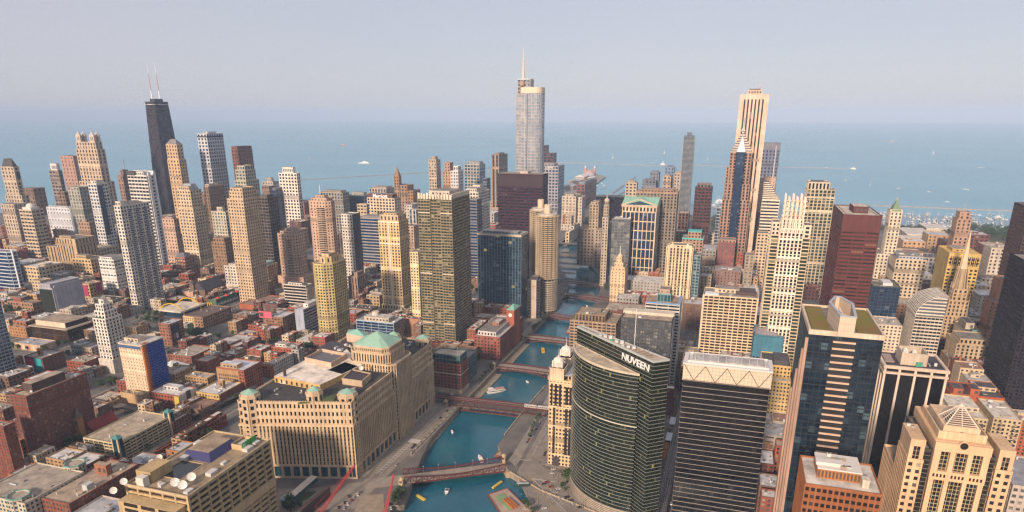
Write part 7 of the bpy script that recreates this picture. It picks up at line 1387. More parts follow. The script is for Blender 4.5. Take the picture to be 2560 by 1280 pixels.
b=track('dark elevated railway running along the canyon street beside the black tower',[(P0[0]-60,yv),(P0[0]+60,yv),(P1[0],yv),(520,yv)],ref='the elevated railway in the canyon street'); LY=yv
for k in range(3):
 x=at(1668,1150,6)[0]+k*17; m=MB()
 for j in range(6):m.box(x+j*2.6,x+j*2.6+.6,LY+4.6,LY+8.4,5.6,8.6)
 m.box(x,x+15,LY+4.8,LY+5.3,5,6.4); m.box(x,x+15,LY+8,LY+8.5,5,6.4); part(b,'orange_girder',m,plain((.42,.17,.03)))
for(u_,v_)in((1678,1052),(1673,1092)):P=at(u_,v_,10); m=MB(); m.box(P[0]-9,P[0]+9,LY+3,LY+8.5,9.8,10.4,0); m.box(P[0]-8,P[0]+8,LY+5,LY+6,6.2,9.8,1); m.box(P[0]-9,P[0]+9,LY+3.4,LY+8.2,6.3,6.8,2); part(b,'station_canopy',m,[plain((.40,.43,.47)),plain((.25,.25,.26)),plain((.3,.28,.25))])
track('black elevated railway curving through the low brick quarter',[tuple(at(u,v,6)[:2])for u,v in((205,998),(250,1006),(310,1016),(372,1030),(430,1037),(478,1038),(520,1026),(556,1004),(600,985),(640,965))],ref='the curving railway')
tri_slab('canyon_street',rect(30,700,LY-13,LY+13),-.2,.06,[lanem,lanem])
# red crane booms
def boom(label,A_,B_,w=2.2,ref=None):
 t_c=thing('crawler_crane',label,'crane',(A_[0],A_[1],0)); A2,B2=np.array([0,0,3.0]),np.array(B_)-np.array([A_[0],A_[1],0]); red=plain((.50,.05,.045),.5); m=MB(); d=(B2-A2); L=np.linalg.norm(d); d=d/L; s=np.cross(d,(0,0,1)); s/=np.linalg.norm(s); u=np.cross(s,d)
 cs=[(-1,-1),(1,-1),(1,1),(-1,1)]
 for a,c in cs:m.bar(A2+(s*a+u*c)*w/2,B2+(s*a+u*c)*w/4,.34)
 n=int(L/2.2)
 for k in range(n):
  f,g_=k/n,(k+1)/n; wf,wg=w/2*(1-f*.5),w/2*(1-g_*.5)
  for i in range(4):(a,c),(a2,c2)=cs[i],cs[(i+1)%4]; m.bar(A2+d*L*f+(s*a+u*c)*wf,A2+d*L*g_+(s*a2+u*c2)*wg,.18)
 m.build('lattice_boom',red,t_c); m=MB(); m.box(-2.4,2.4,-2,2,.8,3.4,0); m.box(-3.4,3.4,-2.8,-1.9,0,1.2,1); m.box(-3.4,3.4,1.9,2.8,0,1.2,1); m.build('crane_body',[red,plain((.06,.06,.06))],t_c); m=MB(); top=A2-np.array([d[0],d[1],0])*4+(0,0,9); m.bar(A2,top,.5); m.bar(top,B2,.12); m.bar(B2,B2-(0,0,L*.25),.12); m.build('gantry',red,t_c)
A_=at(800,1292,0); boom('red lattice crane boom leaning up across the stone block facade',A_,at(887,1163,26)); A_=at(962,1302,0); boom('red lattice crane boom standing beside the near bridge abutment',A_,at(984,1186,24),1.8)
def parapet(label,pts,z,h,step=4.0,w=.6):
 b=new('quay_parapet','parapet wall',label,*pts[len(pts)//2]); m=MB()
 for p,q in zip(pts,pts[1:]):
  p,q=np.array([*p,z]),np.array([*q,z]); L=np.linalg.norm(q-p); m.bar(p+(0,0,h/2),q+(0,0,h/2),w,h); m.bar(p+(0,0,h),q+(0,0,h),w*1.5,.25)
  for k in range(int(L/step)):c=p+(q-p)*(k+.5)/int(L/step); m.bar(c,c+(0,0,h+.5),w*1.6)
 part(b,'wall',m,wall((.36,.29,.21)))
parapet('pale stone parapet along the south quay and promenade',[(268,20.3),(192,24.3),(128,25.2)],0,1.1); parapet('pale stone parapet where the drive curves past the moored barge',[(60,-3),(38,-38),(16,-98),(3,-168)],0,1.1); parapet('stone parapet on the north quay below the tall bronze tower',[(186,95.2),(300,95.2),(428,95.2)],0,1.0)
slab('riverwalk',rect(186,300,86,95),WZ-2,WZ+1.3,[quaym]); slab('riverwalk',rect(312,425,86,95),WZ-2,WZ+1.3,[quaym])
for k in range(5):slab('riverwalk_terrace',rect(440,520,95+k*2.4,97.4+k*2.4),-2,.2+k*.25,[pave if k%2 else quaym])
# ------------------------------------------------------------------ what can be seen: a test against the building blocks
FA=np.array([f[:5]for f in FOOT],float)
def visible(p):
 p=np.asarray(p,float); d=p-CAM
 with np.errstate(divide='ignore',invalid='ignore'):
  t0=np.full(len(FA),0.0); t1=np.full(len(FA),.995)
  for ax,(lo,hi)in enumerate(((FA[:,0]+.5,FA[:,1]-.5),(FA[:,2]+.5,FA[:,3]-.5),(np.full(len(FA),-1.),FA[:,4]))):
   a=(lo-CAM[ax])/d[ax]; c=(hi-CAM[ax])/d[ax]; t0=np.maximum(t0,np.minimum(a,c)); t1=np.minimum(t1,np.maximum(a,c))
 return not(t0<t1).any()
def inframe(p,mgn=10):u,v=proj(p); return-mgn<u<2560+mgn and v<1290
RF=[(k,b.o[0],b.o[1])for k,b in BL.items()]; RFP=[proj((r[1],r[2],0))for r in RF]
USED=set()
def where(x,y,skip=0):
 """the nearest named building and how this point lies to it in the picture"""
 d=sorted(range(len(RF)),key=lambda i:(RF[i][1]-x)**2+(RF[i][2]-y)**2); i=d[skip]; u,v=proj((x,y,0)); ru,rv=RFP[i]
 rel=('left of' if u<ru else 'right of')if abs(u-ru)>abs(v-rv)*1.1 else('behind' if v<rv else 'in front of'); return rel+' '+RF[i][0]
def words16(s):w=s.split(); return ' '.join(w[:16])
def unique(desc,x,y,extra=()):
 cands=[f'{desc} {where(x, y, k)}' for k in range(7)]+[f'{e} {desc} {where(x, y, k)}' for e in extra for k in range(4)]
 for c in cands:
  if len(c.split())<=16 and c not in USED:USED.add(c); return c
 return None
 # ------------------------------------------------------------------ smaller buildings of the low quarters
rnd=random.Random(11)
WC=[('red brick',RB,5),('brown brick',BB,5),('tan brick',TB,4),('cream stucco',CB,3),('dark brick',(.15,.06,.05),3),('grey concrete',(.30,.29,.27),3),('orange brick',(.34,.15,.07),2),('pale stone',(.44,.38,.30),3)]
RC=[('white roof',WR,5),('light grey roof',(.46,.46,.47),4),('tan gravel roof',(.40,.34,.26),5),('dark tar roof',(.09,.085,.085),3),('rusty roof',(.30,.18,.13),2)]
FE=[('with few fittings',1),('with scattered vents',4),('with a stair hut',1),('nearly bare',0),('with cluttered plant',6),('with a brick chimney',1)]
pick=lambda L:rnd.choices(L,weights=[k[2]for k in L])[0]
NFILL=0
def clash(x0,x1,y0,y1):
 if((KP[:,0]<x1)&(KP[:,1]>x0)&(KP[:,2]<y1)&(KP[:,3]>y0)).any():return True
 return((FA[:,0]<x1+1)&(FA[:,1]>x0-1)&(FA[:,2]<y1+1)&(FA[:,3]>y0-1)).any()
LOTS=[]
KEEP=[]
def keep(u,v,a,b_,c,d):P=at(u,v,0); KEEP.append((P[0]+a,P[0]+b_,P[1]+c,P[1]+d))
keep(440,792,-75,60,-50,45); keep(505,742,-35,60,-30,30); keep(560,770,-60,50,-60,20); keep(505,836,-70,70,-30,25); keep(443,920,-25,20,-28,30); keep(225,1095,-20,40,-20,18); keep(45,784,-60,40,-30,20); keep(105,866,-70,40,-40,40); keep(360,800,-40,50,-30,30); keep(270,960,-30,60,-20,20)
KP=np.array(KEEP)
def block(x0,x1,y0,y1,hlo,hhi,nx,ny):
 for i in range(nx):
  for j in range(ny):
   a0,a1=x0+(x1-x0)*i/nx,x0+(x1-x0)*(i+1)/nx; c0,c1=y0+(y1-y0)*j/ny,y0+(y1-y0)*(j+1)/ny
   a1-=rnd.uniform(.4,4); c1-=rnd.uniform(.3,3); a0+=rnd.uniform(0,1); h=rnd.uniform(hlo,hhi)**1.0
   if rnd.random()<.06:continue
   LOTS.append((a0,a1,c0,c1,h))
for i in range(len(SX)-1):
 for j in range(len(SYN)-1):
  x0,x1,y0,y1=SX[i]+11,SX[i+1]-11,SYN[j]+9,SYN[j+1]-9
  far=x0>760 or y0>1000
  block(x0,x1,y0,y1,18 if far else 7,58 if far else 20,2 if far else 4,2 if far else 3)
 x0,x1=SX[i]+11,SX[i+1]-11
 if 166<=SX[i]<1250:block(x0,x1,128 if SX[i]<700 else 215,236,12,36,2,2)
for i in range(1,len(SX)-3):
 for j in range(len(SYS)-1):
  x0,x1,y1,y0=SX[i]+11,SX[i+1]-11,SYS[j]-14,SYS[j+1]+11
  if i==1 and j==0:continue
  block(x0,x1,y0,y1,20,62,2,2)
for i in range(-3,0):
 for j in range(len(SYN)-3):block(-83+i*120,-83+i*120+100,SYN[j]+9,SYN[j+1]-9,7,18,3,2)
while LOTS:
 x0,x1,y0,y1,h=LOTS.pop(0)
 if x1-x0<7 or y1-y0<7:continue
 if clash(x0,x1,y0,y1):
  if min(x1-x0,y1-y0)>15:xm,ym=(x0+x1)/2,(y0+y1)/2; LOTS[:0]=[(x0,xm-.5,y0,ym-.5,h),(xm+.5,x1,y0,ym-.5,h),(x0,xm-.5,ym+.5,y1,h),(xm+.5,x1,ym+.5,y1,h)]
  elif x1-x0>15:xm=(x0+x1)/2; LOTS[:0]=[(x0,xm-.5,y0,y1,h),(xm+.5,x1,y0,y1,h)]
  elif y1-y0>15:ym=(y0+y1)/2; LOTS[:0]=[(x0,x1,y0,ym-.5,h),(x0,x1,ym+.5,y1,h)]
  continue
 if h>45 and x0<700:h=30
 cx_,cy2=(x0+x1)/2,(y0+y1)/2
 tests=[(x0+1,y0+1,h+1),(x0+1,y1-1,h+1),(x1-1,y0+1,h+1),(cx_,cy2,h+1),(x0,cy2,h*.6)]
 if not inframe((cx_,cy2,h))or sum(visible(t)for t in tests)<2:continue
 wn,wc,_=pick(WC); rn,rc,_=pick(RC); fn,nu=rnd.choice(FE)
 size='low' if h<13 else 'mid-height' if h<24 else 'tall'
 lab=unique(f'{size} {wn} block, {rn} {fn},',cx_,cy2,('plain','long','deep','boxy','narrow','worn'))
 if lab is None:continue
 b=new({'red':'red_brick_building','brown':'brown_brick_building','dark':'dark_brick_building','orange':'orange_brick_building','tan':'tan_brick_building'}.get(wn.split()[0],wn.split()[1]+'_building'),'building',lab,cx_,cy2); b.x0,b.x1,b.y0,b.y1,b.H=x0,x1,y0,y1,h
 k_=rnd.uniform(.85,1.15); b.s=st(tuple(min(.8,c*k_)for c in wc),rnd.choice(('dk','wm','gr')),rnd.choice((3.4,4.2,5)),3.8,rnd.uniform(.45,.65),rnd.uniform(.42,.56),roof=rc,d=.35,punch=False); b.poly=rect(x0,x1,y0,y1)
 mass(b,b.poly,0,h,b.s); NFILL+=1
 if rnd.random()<.35 and x1-x0>14:penthouse(b,*(lambda a,c:(a,a+rnd.uniform(.2,.4),c,c+rnd.uniform(.2,.4)))(rnd.uniform(.05,.5),rnd.uniform(.05,.5)),rnd.uniform(2.5,4.5))
 if fn.endswith('chimney'):m=MB(); m.box(x0+3,x0+5,y0+3,y0+5,h-.2,h+5); part(b,'chimney',m,wall((.28,.13,.08)))
 elif fn.endswith('hut'):penthouse(b,.5,.7,.5,.75,3)
 else:rooftop(b,nu+3,seed=NFILL)
 FA=np.vstack([FA,[x0,x1,y0,y1,h]])
 # ------------------------------------------------------------------ trees
leafm=[noise_mat('leaf_'+k,a,c,.5,.7)for k,a,c in(('dark',(.018,.04,.014),(.045,.085,.024)),('mid',(.03,.06,.017),(.07,.115,.03)))]
barkm=wall((.09,.065,.045)); TREES=[]
def crown_mesh(seed,r,h,n=330):
 q=random.Random(seed); m=MB(); lobes=[(q.uniform(-.45,.45)*r,q.uniform(-.45,.45)*r,h*q.uniform(.35,.8),r*q.uniform(.42,.68))for _ in range(7)]; V=[]; F=[]; M=[]
 for k in range(n):
  lx,ly,lz,lr=q.choice(lobes); a,c=q.uniform(0,6.283),math.acos(q.uniform(-.8,1)); rr=lr*q.uniform(.6,1.05); p=np.array([lx+rr*math.sin(c)*math.cos(a),ly+rr*math.sin(c)*math.sin(a),lz+rr*math.cos(c)*.85]); s=q.uniform(.35,.8)*r*.26
  u=np.array([q.uniform(-1,1),q.uniform(-1,1),q.uniform(-.6,.6)]); u/=np.linalg.norm(u); w=np.cross(u,[q.uniform(-1,1),q.uniform(-1,1),q.uniform(-1,1)]); w/=max(.01,np.linalg.norm(w)); base=len(V); V+=[p+u*s,p+w*s*.7,p-u*s,p-w*s*.7]; F.append((base,base+1,base+2,base+3)); M.append(0 if q.random()<.6 else 1)
 m._add(V,F,M); return m
for k in range(4):
 r=(3.2,3.8,2.6,4.4)[k]; h=(7.5,8.5,6.5,10)[k]; root=thing('street_tree',None,'tree',(0,0,-50)); crown_mesh(k,r,h).build('crown',leafm,root); m=MB(); m.tube((0,0),.28,.16,0,h*.55,0,7)
 for a in range(4):m.bar((0,0,h*.3),(r*.5*math.cos(a*1.6),r*.5*math.sin(a*1.6),h*.62),.14)
 m.build('trunk',barkm,root); TREES.append(root)
ntree=0
def tree(x,y,z=0.0,sc=1.0,desc=None,force=False,kind=None):
 global ntree
 if not force and(not inframe((x,y,z+6))or not(visible((x,y,z+6))or visible((x,y,z+2)))):return
 t=copy_tree(TREES[rnd.randrange(4)if kind is None else kind],(x,y,z),rnd.uniform(0,6.28),sc)
 lab=unique(desc or rnd.choice(('leafy green street tree','dark bushy street tree','small rounded green tree','broad dark green tree')),x,y,('young','full-crowned'))
 if lab:tag(t,lab,'tree','street trees among the buildings')
 else:tag(t,'leafy green tree standing in a row of trees among low buildings','tree','trees in unbroken rows');
 ntree+=1
def trow(pts,n,j=2.0,sc=1.0,desc=None,force=False):
 P=[at(u,v,0)for u,v in pts]
 for k in range(n):
  f=(k+.5)/n*(len(P)-1); i=min(int(f),len(P)-2); p=P[i]+(P[i+1]-P[i])*(f-i); tree(p[0]+rnd.uniform(-j,j),p[1]+rnd.uniform(-j,j),0,sc*rnd.uniform(.8,1.2),desc,force)
trow([(462,838),(500,848),(550,842)],9,3,1.3); trow([(462,828),(520,838)],6,3,1.2); trow([(14,782),(76,786)],6,4,1.6); trow([(86,655),(118,672)],6,6,1.8); trow([(440,745),(470,748)],4,4,1.5); trow([(498,772),(560,782)],5,4,1.2); trow([(345,800),(400,812)],6,5,1.3); trow([(360,790),(415,792)],5,4,1.2)
trow([(640,872),(665,868)],3,2,1.2); trow([(720,850),(760,858)],5,3,1.3); trow([(250,968),(290,960)],6,4,1.3); trow([(168,1128),(202,1112)],5,3,1.3); trow([(30,870),(130,882)],6,3,1.0); trow([(140,866),(172,862)],4,4,1.2); trow([(660,840),(700,858)],3,2,1.1); trow([(90,836),(160,852)],3,2)
trow([(1178,938),(1190,905)],4,2,1.5,'dense riverwalk tree',True); trow([(1196,958),(1232,920)],5,.6,.8,'small riverwalk tree',True); trow([(988,1262),(1002,1240)],5,2.2,1.35,'bushy bank tree by the near bridge',True); trow([(708,1278),(748,1268)],5,3,1.3,'dark plaza tree',True)
trow([(1322,1100),(1346,1038)],6,.4,.55,'slim promenade tree',True); tree(*at(1418,1206,0)[:2],0,1.5,'dark tree at the corner of the curved tower',True,3); tree(*at(1405,1220,0)[:2],0,.6,'clipped small tree by the forecourt',True); tree(*at(1413,1229,0)[:2],0,.6,'clipped small tree by the forecourt',True); trow([(1612,1252),(1618,1240)],2,1,1.5,'dark tree at the tower foot',True)
trow([(1305,1255),(1340,1288)],5,.8,.8,'scrubby bank shrub',True); trow([(1330,830),(1375,785)],8,1,.9,'riverwalk terrace tree',True); trow([(1450,702),(1500,712)],6,2,1.0,'riverside tree',True); trow([(1500,700),(1520,735)],4,3,1.2,'bushy riverside tree',True)
for i in range(len(SX)-5):
 for j in range(12):
  if rnd.random()<.9:
   for k in range(7):tree(SX[i]+rnd.choice((-9.5,9.5)),SYN[j]+rnd.uniform(12,75),0,rnd.uniform(.8,1.25))
  if rnd.random()<.5:tree(SX[i]+rnd.uniform(14,100),SYN[j]+rnd.choice((-8,8)),0,rnd.uniform(.8,1.3))
for t in TREES:
 for c in list(t.children):bpy.data.objects.remove(c)
 bpy.data.objects.remove(t)
 # ------------------------------------------------------------------ cars
CARC={'white':(.68,.67,.64),'black':(.025,.025,.03),'silver':(.42,.43,.44),'dark red':(.26,.03,.03),'dark blue':(.03,.06,.16),'grey':(.16,.165,.17),'yellow':(.62,.40,.03)}
CARS={}
tyre=plain((.02,.02,.02),.8); cglass=plain((.02,.022,.026),.12)
for cn,cc in CARC.items():
 r=thing('parked_car',None,'car',(0,0,-60)); m=MB(); prof=[(-2.25,.35),(-2.2,.8),(-1.5,.95),(1.15,.98),(2.1,.82),(2.28,.4)]
 V=[(x,s*.88,z)for s in(-1,1)for x,z in prof]+[(x,s*.88,.28)for s in(-1,1)for x in(-2.2,2.2)]; n=len(prof)
 F=[(i,n+i,n+i+1,i+1)for i in range(n-1)]+[tuple(range(n)),tuple(range(2*n-1,n-1,-1))]; m._add(V[:2*n],F,0); m.box(-2.2,2.2,-.84,.84,.25,.42,0); m.prism(rect(-1.15,.35,-.62,.62),1.36,1.42,0,0); m.build('body',plain(cc,.25,.15),r)
 m=MB(); m.prism(rect(-1.6,.95,-.78,.78),.9,1.4,0,0,poly1=rect(-1.2,.4,-.64,.64)); m.build('cabin_glass',cglass,r)
 for x in(-1.4,1.4):
  for y in(-.82,.82):
   m=MB(); m.tube((0,0),.33,.33,-.1,.1,0,10); V=np.concatenate(m.v); m.v=[np.c_[V[:,0],V[:,2],V[:,1]]]; w=m.build('wheel',tyre,r); w.location=(x,y,.33)
 for y in(-.6,.6):m=MB(); m.box(-2.3,-2.2,y-.2,y+.2,.62,.78); m.build('tail_light',plain((.45,.02,.02),.3,0,.6),r)
 CARS[cn]=r
ncar=0
def car(x,y,ang,color,place_,z=.06,force=True):
 global ncar
 if not force and(not inframe((x,y,1))or not visible((x,y,1.2))):return
 t=copy_tree(CARS[color],(x,y,z),ang); lab=unique(f'{color} car {place_}',x,y,('small','clean','lone')); tag(t,lab or f'{color} car {place_}','car','cars on the streets' if lab else f'{color} cars {place_}'); ncar+=1
HD=math.pi
def cpx(L,ang,place_):
 for(u,v,c)in L:P=at(u,v,0); car(P[0],P[1],ang,c,place_)
cpx([(1384,1174,'white'),(1380,1184,'white'),(1360,1211,'black'),(1368,1206,'dark red'),(1377,1218,'dark red'),(1396,1223,'white'),(1390,1232,'silver')],R(-58),'heading along the drive')
cpx([(1403,1246,'silver'),(1417,1244,'black'),(1427,1253,'black'),(1438,1262,'silver'),(1450,1269,'black'),(1361,1272,'white')],R(-52),'queued beside the forecourt')
cpx([(1322,1100,'dark red'),(1318,1106,'dark blue'),(1327,1092,'dark blue'),(1331,1086,'white'),(1339,1074,'dark blue'),(1343,1068,'dark blue'),(1348,1060,'dark blue'),(1361,1138,'black'),(1363,1132,'black')],R(2),'parked along the promenade')
cpx([(992,1162,'silver'),(1101,1046,'black'),(1118,1028,'black'),(1125,1016,'black'),(1036,1114,'black'),(1031,1120,'dark blue')],R(0),'on the riverside road')
cpx([(873,1242,'black'),(862,1258,'black'),(847,1270,'black'),(884,1246,'silver'),(894,1238,'white'),(879,1252,'dark red'),(869,1261,'white'),(860,1272,'silver'),(901,1232,'grey'),(975,1262,'black'),(977,1272,'white')],R(35),'in the bank parking lot')
cc=list(CARC)
for k in range(46):
 x=45+k*12.5+rnd.uniform(0,6); car(x,LY+rnd.choice((-9.5,-6.6,7,10.5)),rnd.choice((0,HD)),rnd.choice(cc),'in the canyon street',force=False)
for i in range(1,12):
 for j in range(40):
  y=235+j*33+rnd.uniform(0,20)
  if rnd.random()<.5:car(SX[i]+rnd.choice((-5,-2,2,5)),y,math.pi/2*rnd.choice((-1,1)),rnd.choice(cc),'on a side street',force=False)
for j in range(11):
 for k in range(30):
  x=-120+k*34+rnd.uniform(0,20)
  if rnd.random()<.5:car(x,SYN[j]+rnd.choice((-4.4,-1.6,1.6,4.4)),rnd.choice((0,HD)),rnd.choice(cc),'on a cross street',force=False)
for(ua,va,n,r_)in((105,872,9,2),(415,790,8,3),(560,782,12,2),(500,762,8,1),(45,866,6,1),(350,828,8,2),(395,798,6,2),(560,790,8,2),(690,868,6,1),(300,950,7,1),(760,800,6,1),(485,1003,4,1)):
 P=at(ua,va,0)
 for r2 in range(r_):
  for k in range(n):car(P[0]+k*3.0,P[1]+r2*7.5,math.pi/2,rnd.choice(cc),'parked in an open lot',force=False)
bus=thing('city_bus','dark green tour bus on the drive opposite the barge','bus',at(1307,1216,.05)); m=MB(); m.box(-5.5,5.5,-1.25,1.25,.5,3.1,0); m.box(-5.3,5.3,-1.15,1.15,3.1,3.35,1); m.box(-5.52,5.52,-1.28,1.28,1.6,2.6,2); m.build('body',[plain((.03,.07,.06),.3),plain((.4,.45,.45)),cglass],bus); bus.rotation_euler=(0,0,R(-68))
for x in(-3.4,3.4):
 for y in(-1.1,1.1):m=MB(); m.tube((0,0),.5,.5,-.15,.15,0,10); V=np.concatenate(m.v); m.v=[np.c_[V[:,0],V[:,2],V[:,1]]]; w=m.build('wheel',tyre,bus); w.location=(x,y,.5)
for r in CARS.values():
 for c in list(r.children):bpy.data.objects.remove(c)
 bpy.data.objects.remove(r)
 # street lamps along the drive and the riverside road
LP=None
for k,(u,v)in enumerate(((1297,1232),(1319,1240),(1346,1258),(1395,1205),(1384,1195),(1421,1240),(1458,1272),(1288,1170),(1292,1190),(1306,1160),(1345,1062),(1332,1082))):
 P=at(u,v,0)
 if LP is None:
  LP=thing('street_lamp',None,'street lamp',(0,0,0)); m=MB(); m.tube((0,0),.16,.1,0,8.5,0,7); m.bar((-1.4,0,8.3),(1.4,0,8.3),.14); m.build('post',plain((.06,.06,.06)),LP);
  for s in(-1,1):m=MB(); m.box(s*1.4-.35,s*1.4+.35,-.2,.2,8.1,8.4); m.build('lamp_head',plain((.5,.48,.42)),LP)
  t=LP; t.location=P
 else:t=copy_tree(LP,P)
 tag(t,unique('black twin-armed street lamp',P[0],P[1],('slim','tall','kerbside'))or 'black twin-armed street lamp on the riverside drive','street lamp','street lamps of the riverside drive')
 # ------------------------------------------------------------------ boats on the river
def hull(m,L,w,h,z=0.0,mat=0,sheer=.3):
 n=9; top=[]; bot=[]
 for k in range(n):
  f=k/(n-1); ww=w/2*(1-max(0,(f-.45)/.55)**2.2); top.append((-L/2+L*f,ww,z+h+sheer*f*f)); bot.append((-L/2+L*f*.94,ww*.75,z))
 V=top+[(x,-y,zz)for x,y,zz in top]+bot+[(x,-y,zz)for x,y,zz in bot]; F=[]
 for k in range(n-1):F+=[(k,k+1,n+k+1,n+k)[::-1],(k+1,k,2*n+k,2*n+k+1),(n+k,n+k+1,3*n+k+1,3*n+k)]
 F+=[(0,n,3*n,2*n)]; m._add(V,F,mat)
whp,nav=plain((.72,.70,.66),.4),plain((.04,.06,.18),.4)
def boat(label,u,v,ang,L,w,build_,cat='boat',name='motor_boat'):
 P=at(u,v,WZ); r=thing(name,label,cat,(P[0],P[1],WZ+.03)); r.rotation_euler=(0,0,ang); build_(r,L,w); return r
def b_tour(r,L,w):
 m=MB(); hull(m,L,w,1.6); m.build('hull',whp,r); m=MB(); m.box(-L*.42,L*.22,-w*.42,w*.42,1.5,3.6,0); m.box(-L*.425,L*.225,-w*.425,w*.425,2.2,3.1,1); m.build('cabin',[whp,cglass],r); m=MB(); m.box(-L*.46,L*.28,-w*.46,w*.46,3.6,3.8); m.build('upper_deck',whp,r); m=MB()
 for i in range(12):
  for j in range(6):m.box(-L*.1+i*.95,-L*.1+i*.95+.5,-w*.38+j*w*.13,-w*.38+j*w*.13+.6,3.8,4.9)
 o=m.build('seated_passengers',noise_mat('passenger_clothing',(.3,.1,.08),(.55,.5,.45),2.5),r); o['kind']='stuff'; m=MB(); m.box(-L*.44,-L*.2,-w*.4,w*.4,5.4,5.7);
 for s in(-1,1):m.bar((-L*.42,s*w*.38,3.7),(-L*.42,s*w*.38,5.4),.15); m.bar((-L*.22,s*w*.38,3.7),(-L*.22,s*w*.38,5.4),.15)
 m.build('canopy',whp,r)
boat('white double-deck tour boat full of passengers, beyond the railway bridge',1243,980,R(-72+20),24,8,b_tour,name='tour_boat')
def b_taxi(r,L,w):
 m=MB(); hull(m,L,w,1.3); m.build('hull',plain((.62,.34,.02),.4),r); m=MB(); m.box(-L*.38,L*.2,-w*.38,w*.38,1.2,3.0,0); m.box(-L*.385,L*.205,-w*.385,w*.385,1.7,2.5,1); m.build('cabin',[plain((.62,.36,.03),.4),cglass],r); m=MB(); m.box(-L*.42,L*.25,-w*.43,w*.43,3.0,3.25); m.build('roof',plain((.66,.40,.04),.4),r)
boat('yellow water taxi near the bridge past the clock tower',1357,877,R(20),16,5,b_taxi,name='water_taxi')
def b_mot(r,L,w):
 m=MB(); hull(m,L,w,1.4); m.build('hull',whp,r); m=MB(); m.box(-L*.2,L*.12,-w*.3,w*.3,1.3,2.5,0); m.prism(rect(L*.02,L*.13,-w*.3,w*.3),1.5,2.6,1,1,poly1=rect(-L*.02,L*.05,-w*.26,w*.26)); m.box(-L*.44,-L*.22,-w*.36,w*.36,1.1,1.5,2); m.build('cabin',[whp,cglass,plain((.4,.3,.22))],r)
 m=MB(); m.box(-L*.2,L*.0,-w*.34,w*.34,2.6,2.8); m.build('canopy',nav if L<12 else whp,r)
boat('white motor yacht just beyond the near maroon bridge',1201,1148,R(35),14,4.2,b_mot); boat('white cabin boat with a blue canopy, this side of the near maroon bridge',1117,1232,R(197),11,3.8,b_mot); boat('tiny white runabout in mid river between the two near bridges',1130,1080,R(30),6,2.2,b_mot); boat('small white launch between the railway bridge and the arched bridge',1318,956,R(60),5,2.2,b_mot); boat('tiny launch beyond the bridge by the dark hotel',1467,766,R(20),6,2.4,b_mot)
def barge(label,pts,h,cargo):
 p=ccw(pxpoly(pts,WZ+h)); c=np.mean(np.array(p),axis=0); b=new('barge','barge',label,*c,z=0); m=MB(); m.prism(p,WZ-.3,WZ+h,0,1); m.ring(p,inset(p,.4),WZ+h,WZ+h+.5,0); part(b,'hull',m,[wall((.22,.07,.04)),wall((.40,.30,.24))]); cargo(b,p,c,WZ+h)
def c_green(b,p,c,z):
 A_,B_,D_=at(1230,1238,z),at(1290,1295,z),at(1262,1226,z); d=(B_-A_)/np.linalg.norm(B_-A_); e=(D_-A_)
 for k in range(5):m=MB(); q=A_+e*(.10+k*.13)+d*4; m.bar(q+(0,0,.5),q+d*24+(0,0,.5),1.7,.5); part(b,'green_sheet_pile',m,wall((.20,.33,.16)))
 for k in range(3):m=MB(); q=A_+e*(.3+k*.17)+d*13; m.bar(q+(0,0,1.3),q+d*16+(0,0,1.3),1.4); part(b,'rust_pipe',m,wall((.42,.14,.04)))
 m=MB(); q=at(1320,1265,z); m.box(q[0]-6,q[0]+4,q[1]-5,q[1]+3,z,z+.4); part(b,'pale_deck_plate',m,wall((.46,.40,.34)))
barge('rust-rimmed construction barge stacked with green sheet piles and brown pipes',[(1220,1236),(1268,1221),(1345,1295),(1262,1300)],1.6,c_green)
def c_junk(b,p,c,z):
 q=random.Random(5)
 for k in range(16):m=MB(); x,y=c[0]+q.uniform(-5,5),c[1]+q.uniform(-4,4); m.bar((x,y,z+.4),(x+q.uniform(-4,4),y+q.uniform(-3,3),z+q.uniform(.4,1.6)),q.uniform(.4,1.2)); part(b,'deck_cargo',m,wall(q.choice(((.3,.24,.17),(.12,.11,.1),(.4,.36,.3),(.2,.12,.08)))))
barge('black barge heaped with timber and scrap by the south quay',[(1236,1138),(1262,1112),(1286,1114),(1262,1143)],1.4,c_junk)
def c_digger(b,p,c,z):c_junk(b,p,c,z); m=MB(); m.box(c[0]-2,c[0]+2,c[1]-1.5,c[1]+1.5,z,z+2.6); m.bar((c[0]+1,c[1],z+2),(c[0]+5,c[1]+2,z+5),.6); m.bar((c[0]+5,c[1]+2,z+5),(c[0]+8,c[1]+3,z+1),.5); part(b,'orange_digger',m,plain((.55,.14,.04)))
barge('narrow work barge with an orange digger along the promenade wall',[(1291,1090),(1312,1052),(1326,1054),(1306,1092)],1.0,c_digger)
barge('green-decked work barge moored past the bridge by the clock tower',[(1414,832),(1424,812),(1444,812),(1436,834)],1.2,c_junk)
# ------------------------------------------------------------------ lake: breakwaters, lights, pier, harbour
def wallline(name,label,pts,w,h,cat='breakwater'):
 P=[at(u,v,WZ)for u,v in pts]; b=new(name,cat,label,*P[0][:2]); m=MB()
 for p,q in zip(P,P[1:]):m.bar(p+(0,0,h/2-.5),q+(0,0,h/2-.5),w,h)
 part(b,'rubble_wall',m,wall((.30,.27,.26))); return b
wallline('breakwater','long thin breakwater slanting behind the white gridded tower and braced tower',[(745,451),(900,442),(1070,432),(1240,419)],6,4); wallline('breakwater','broken outer breakwater between the silver tower and the rippling tower',[(1358,405),(1500,409),(1655,415),(1700,417)],8,4); wallline('breakwater','outer breakwater piece right of the rippling tower',[(1735,413),(1820,417)],8,4); wallline('breakwater','far breakwater right of the slate-blue slab ending at a small light',[(1950,418),(2040,420),(2132,424)],8,4); wallline('harbour_wall','straight harbour wall enclosing the moored boats',[(2180,514),(2300,519),(2420,524),(2530,528)],8,4,'harbour wall')
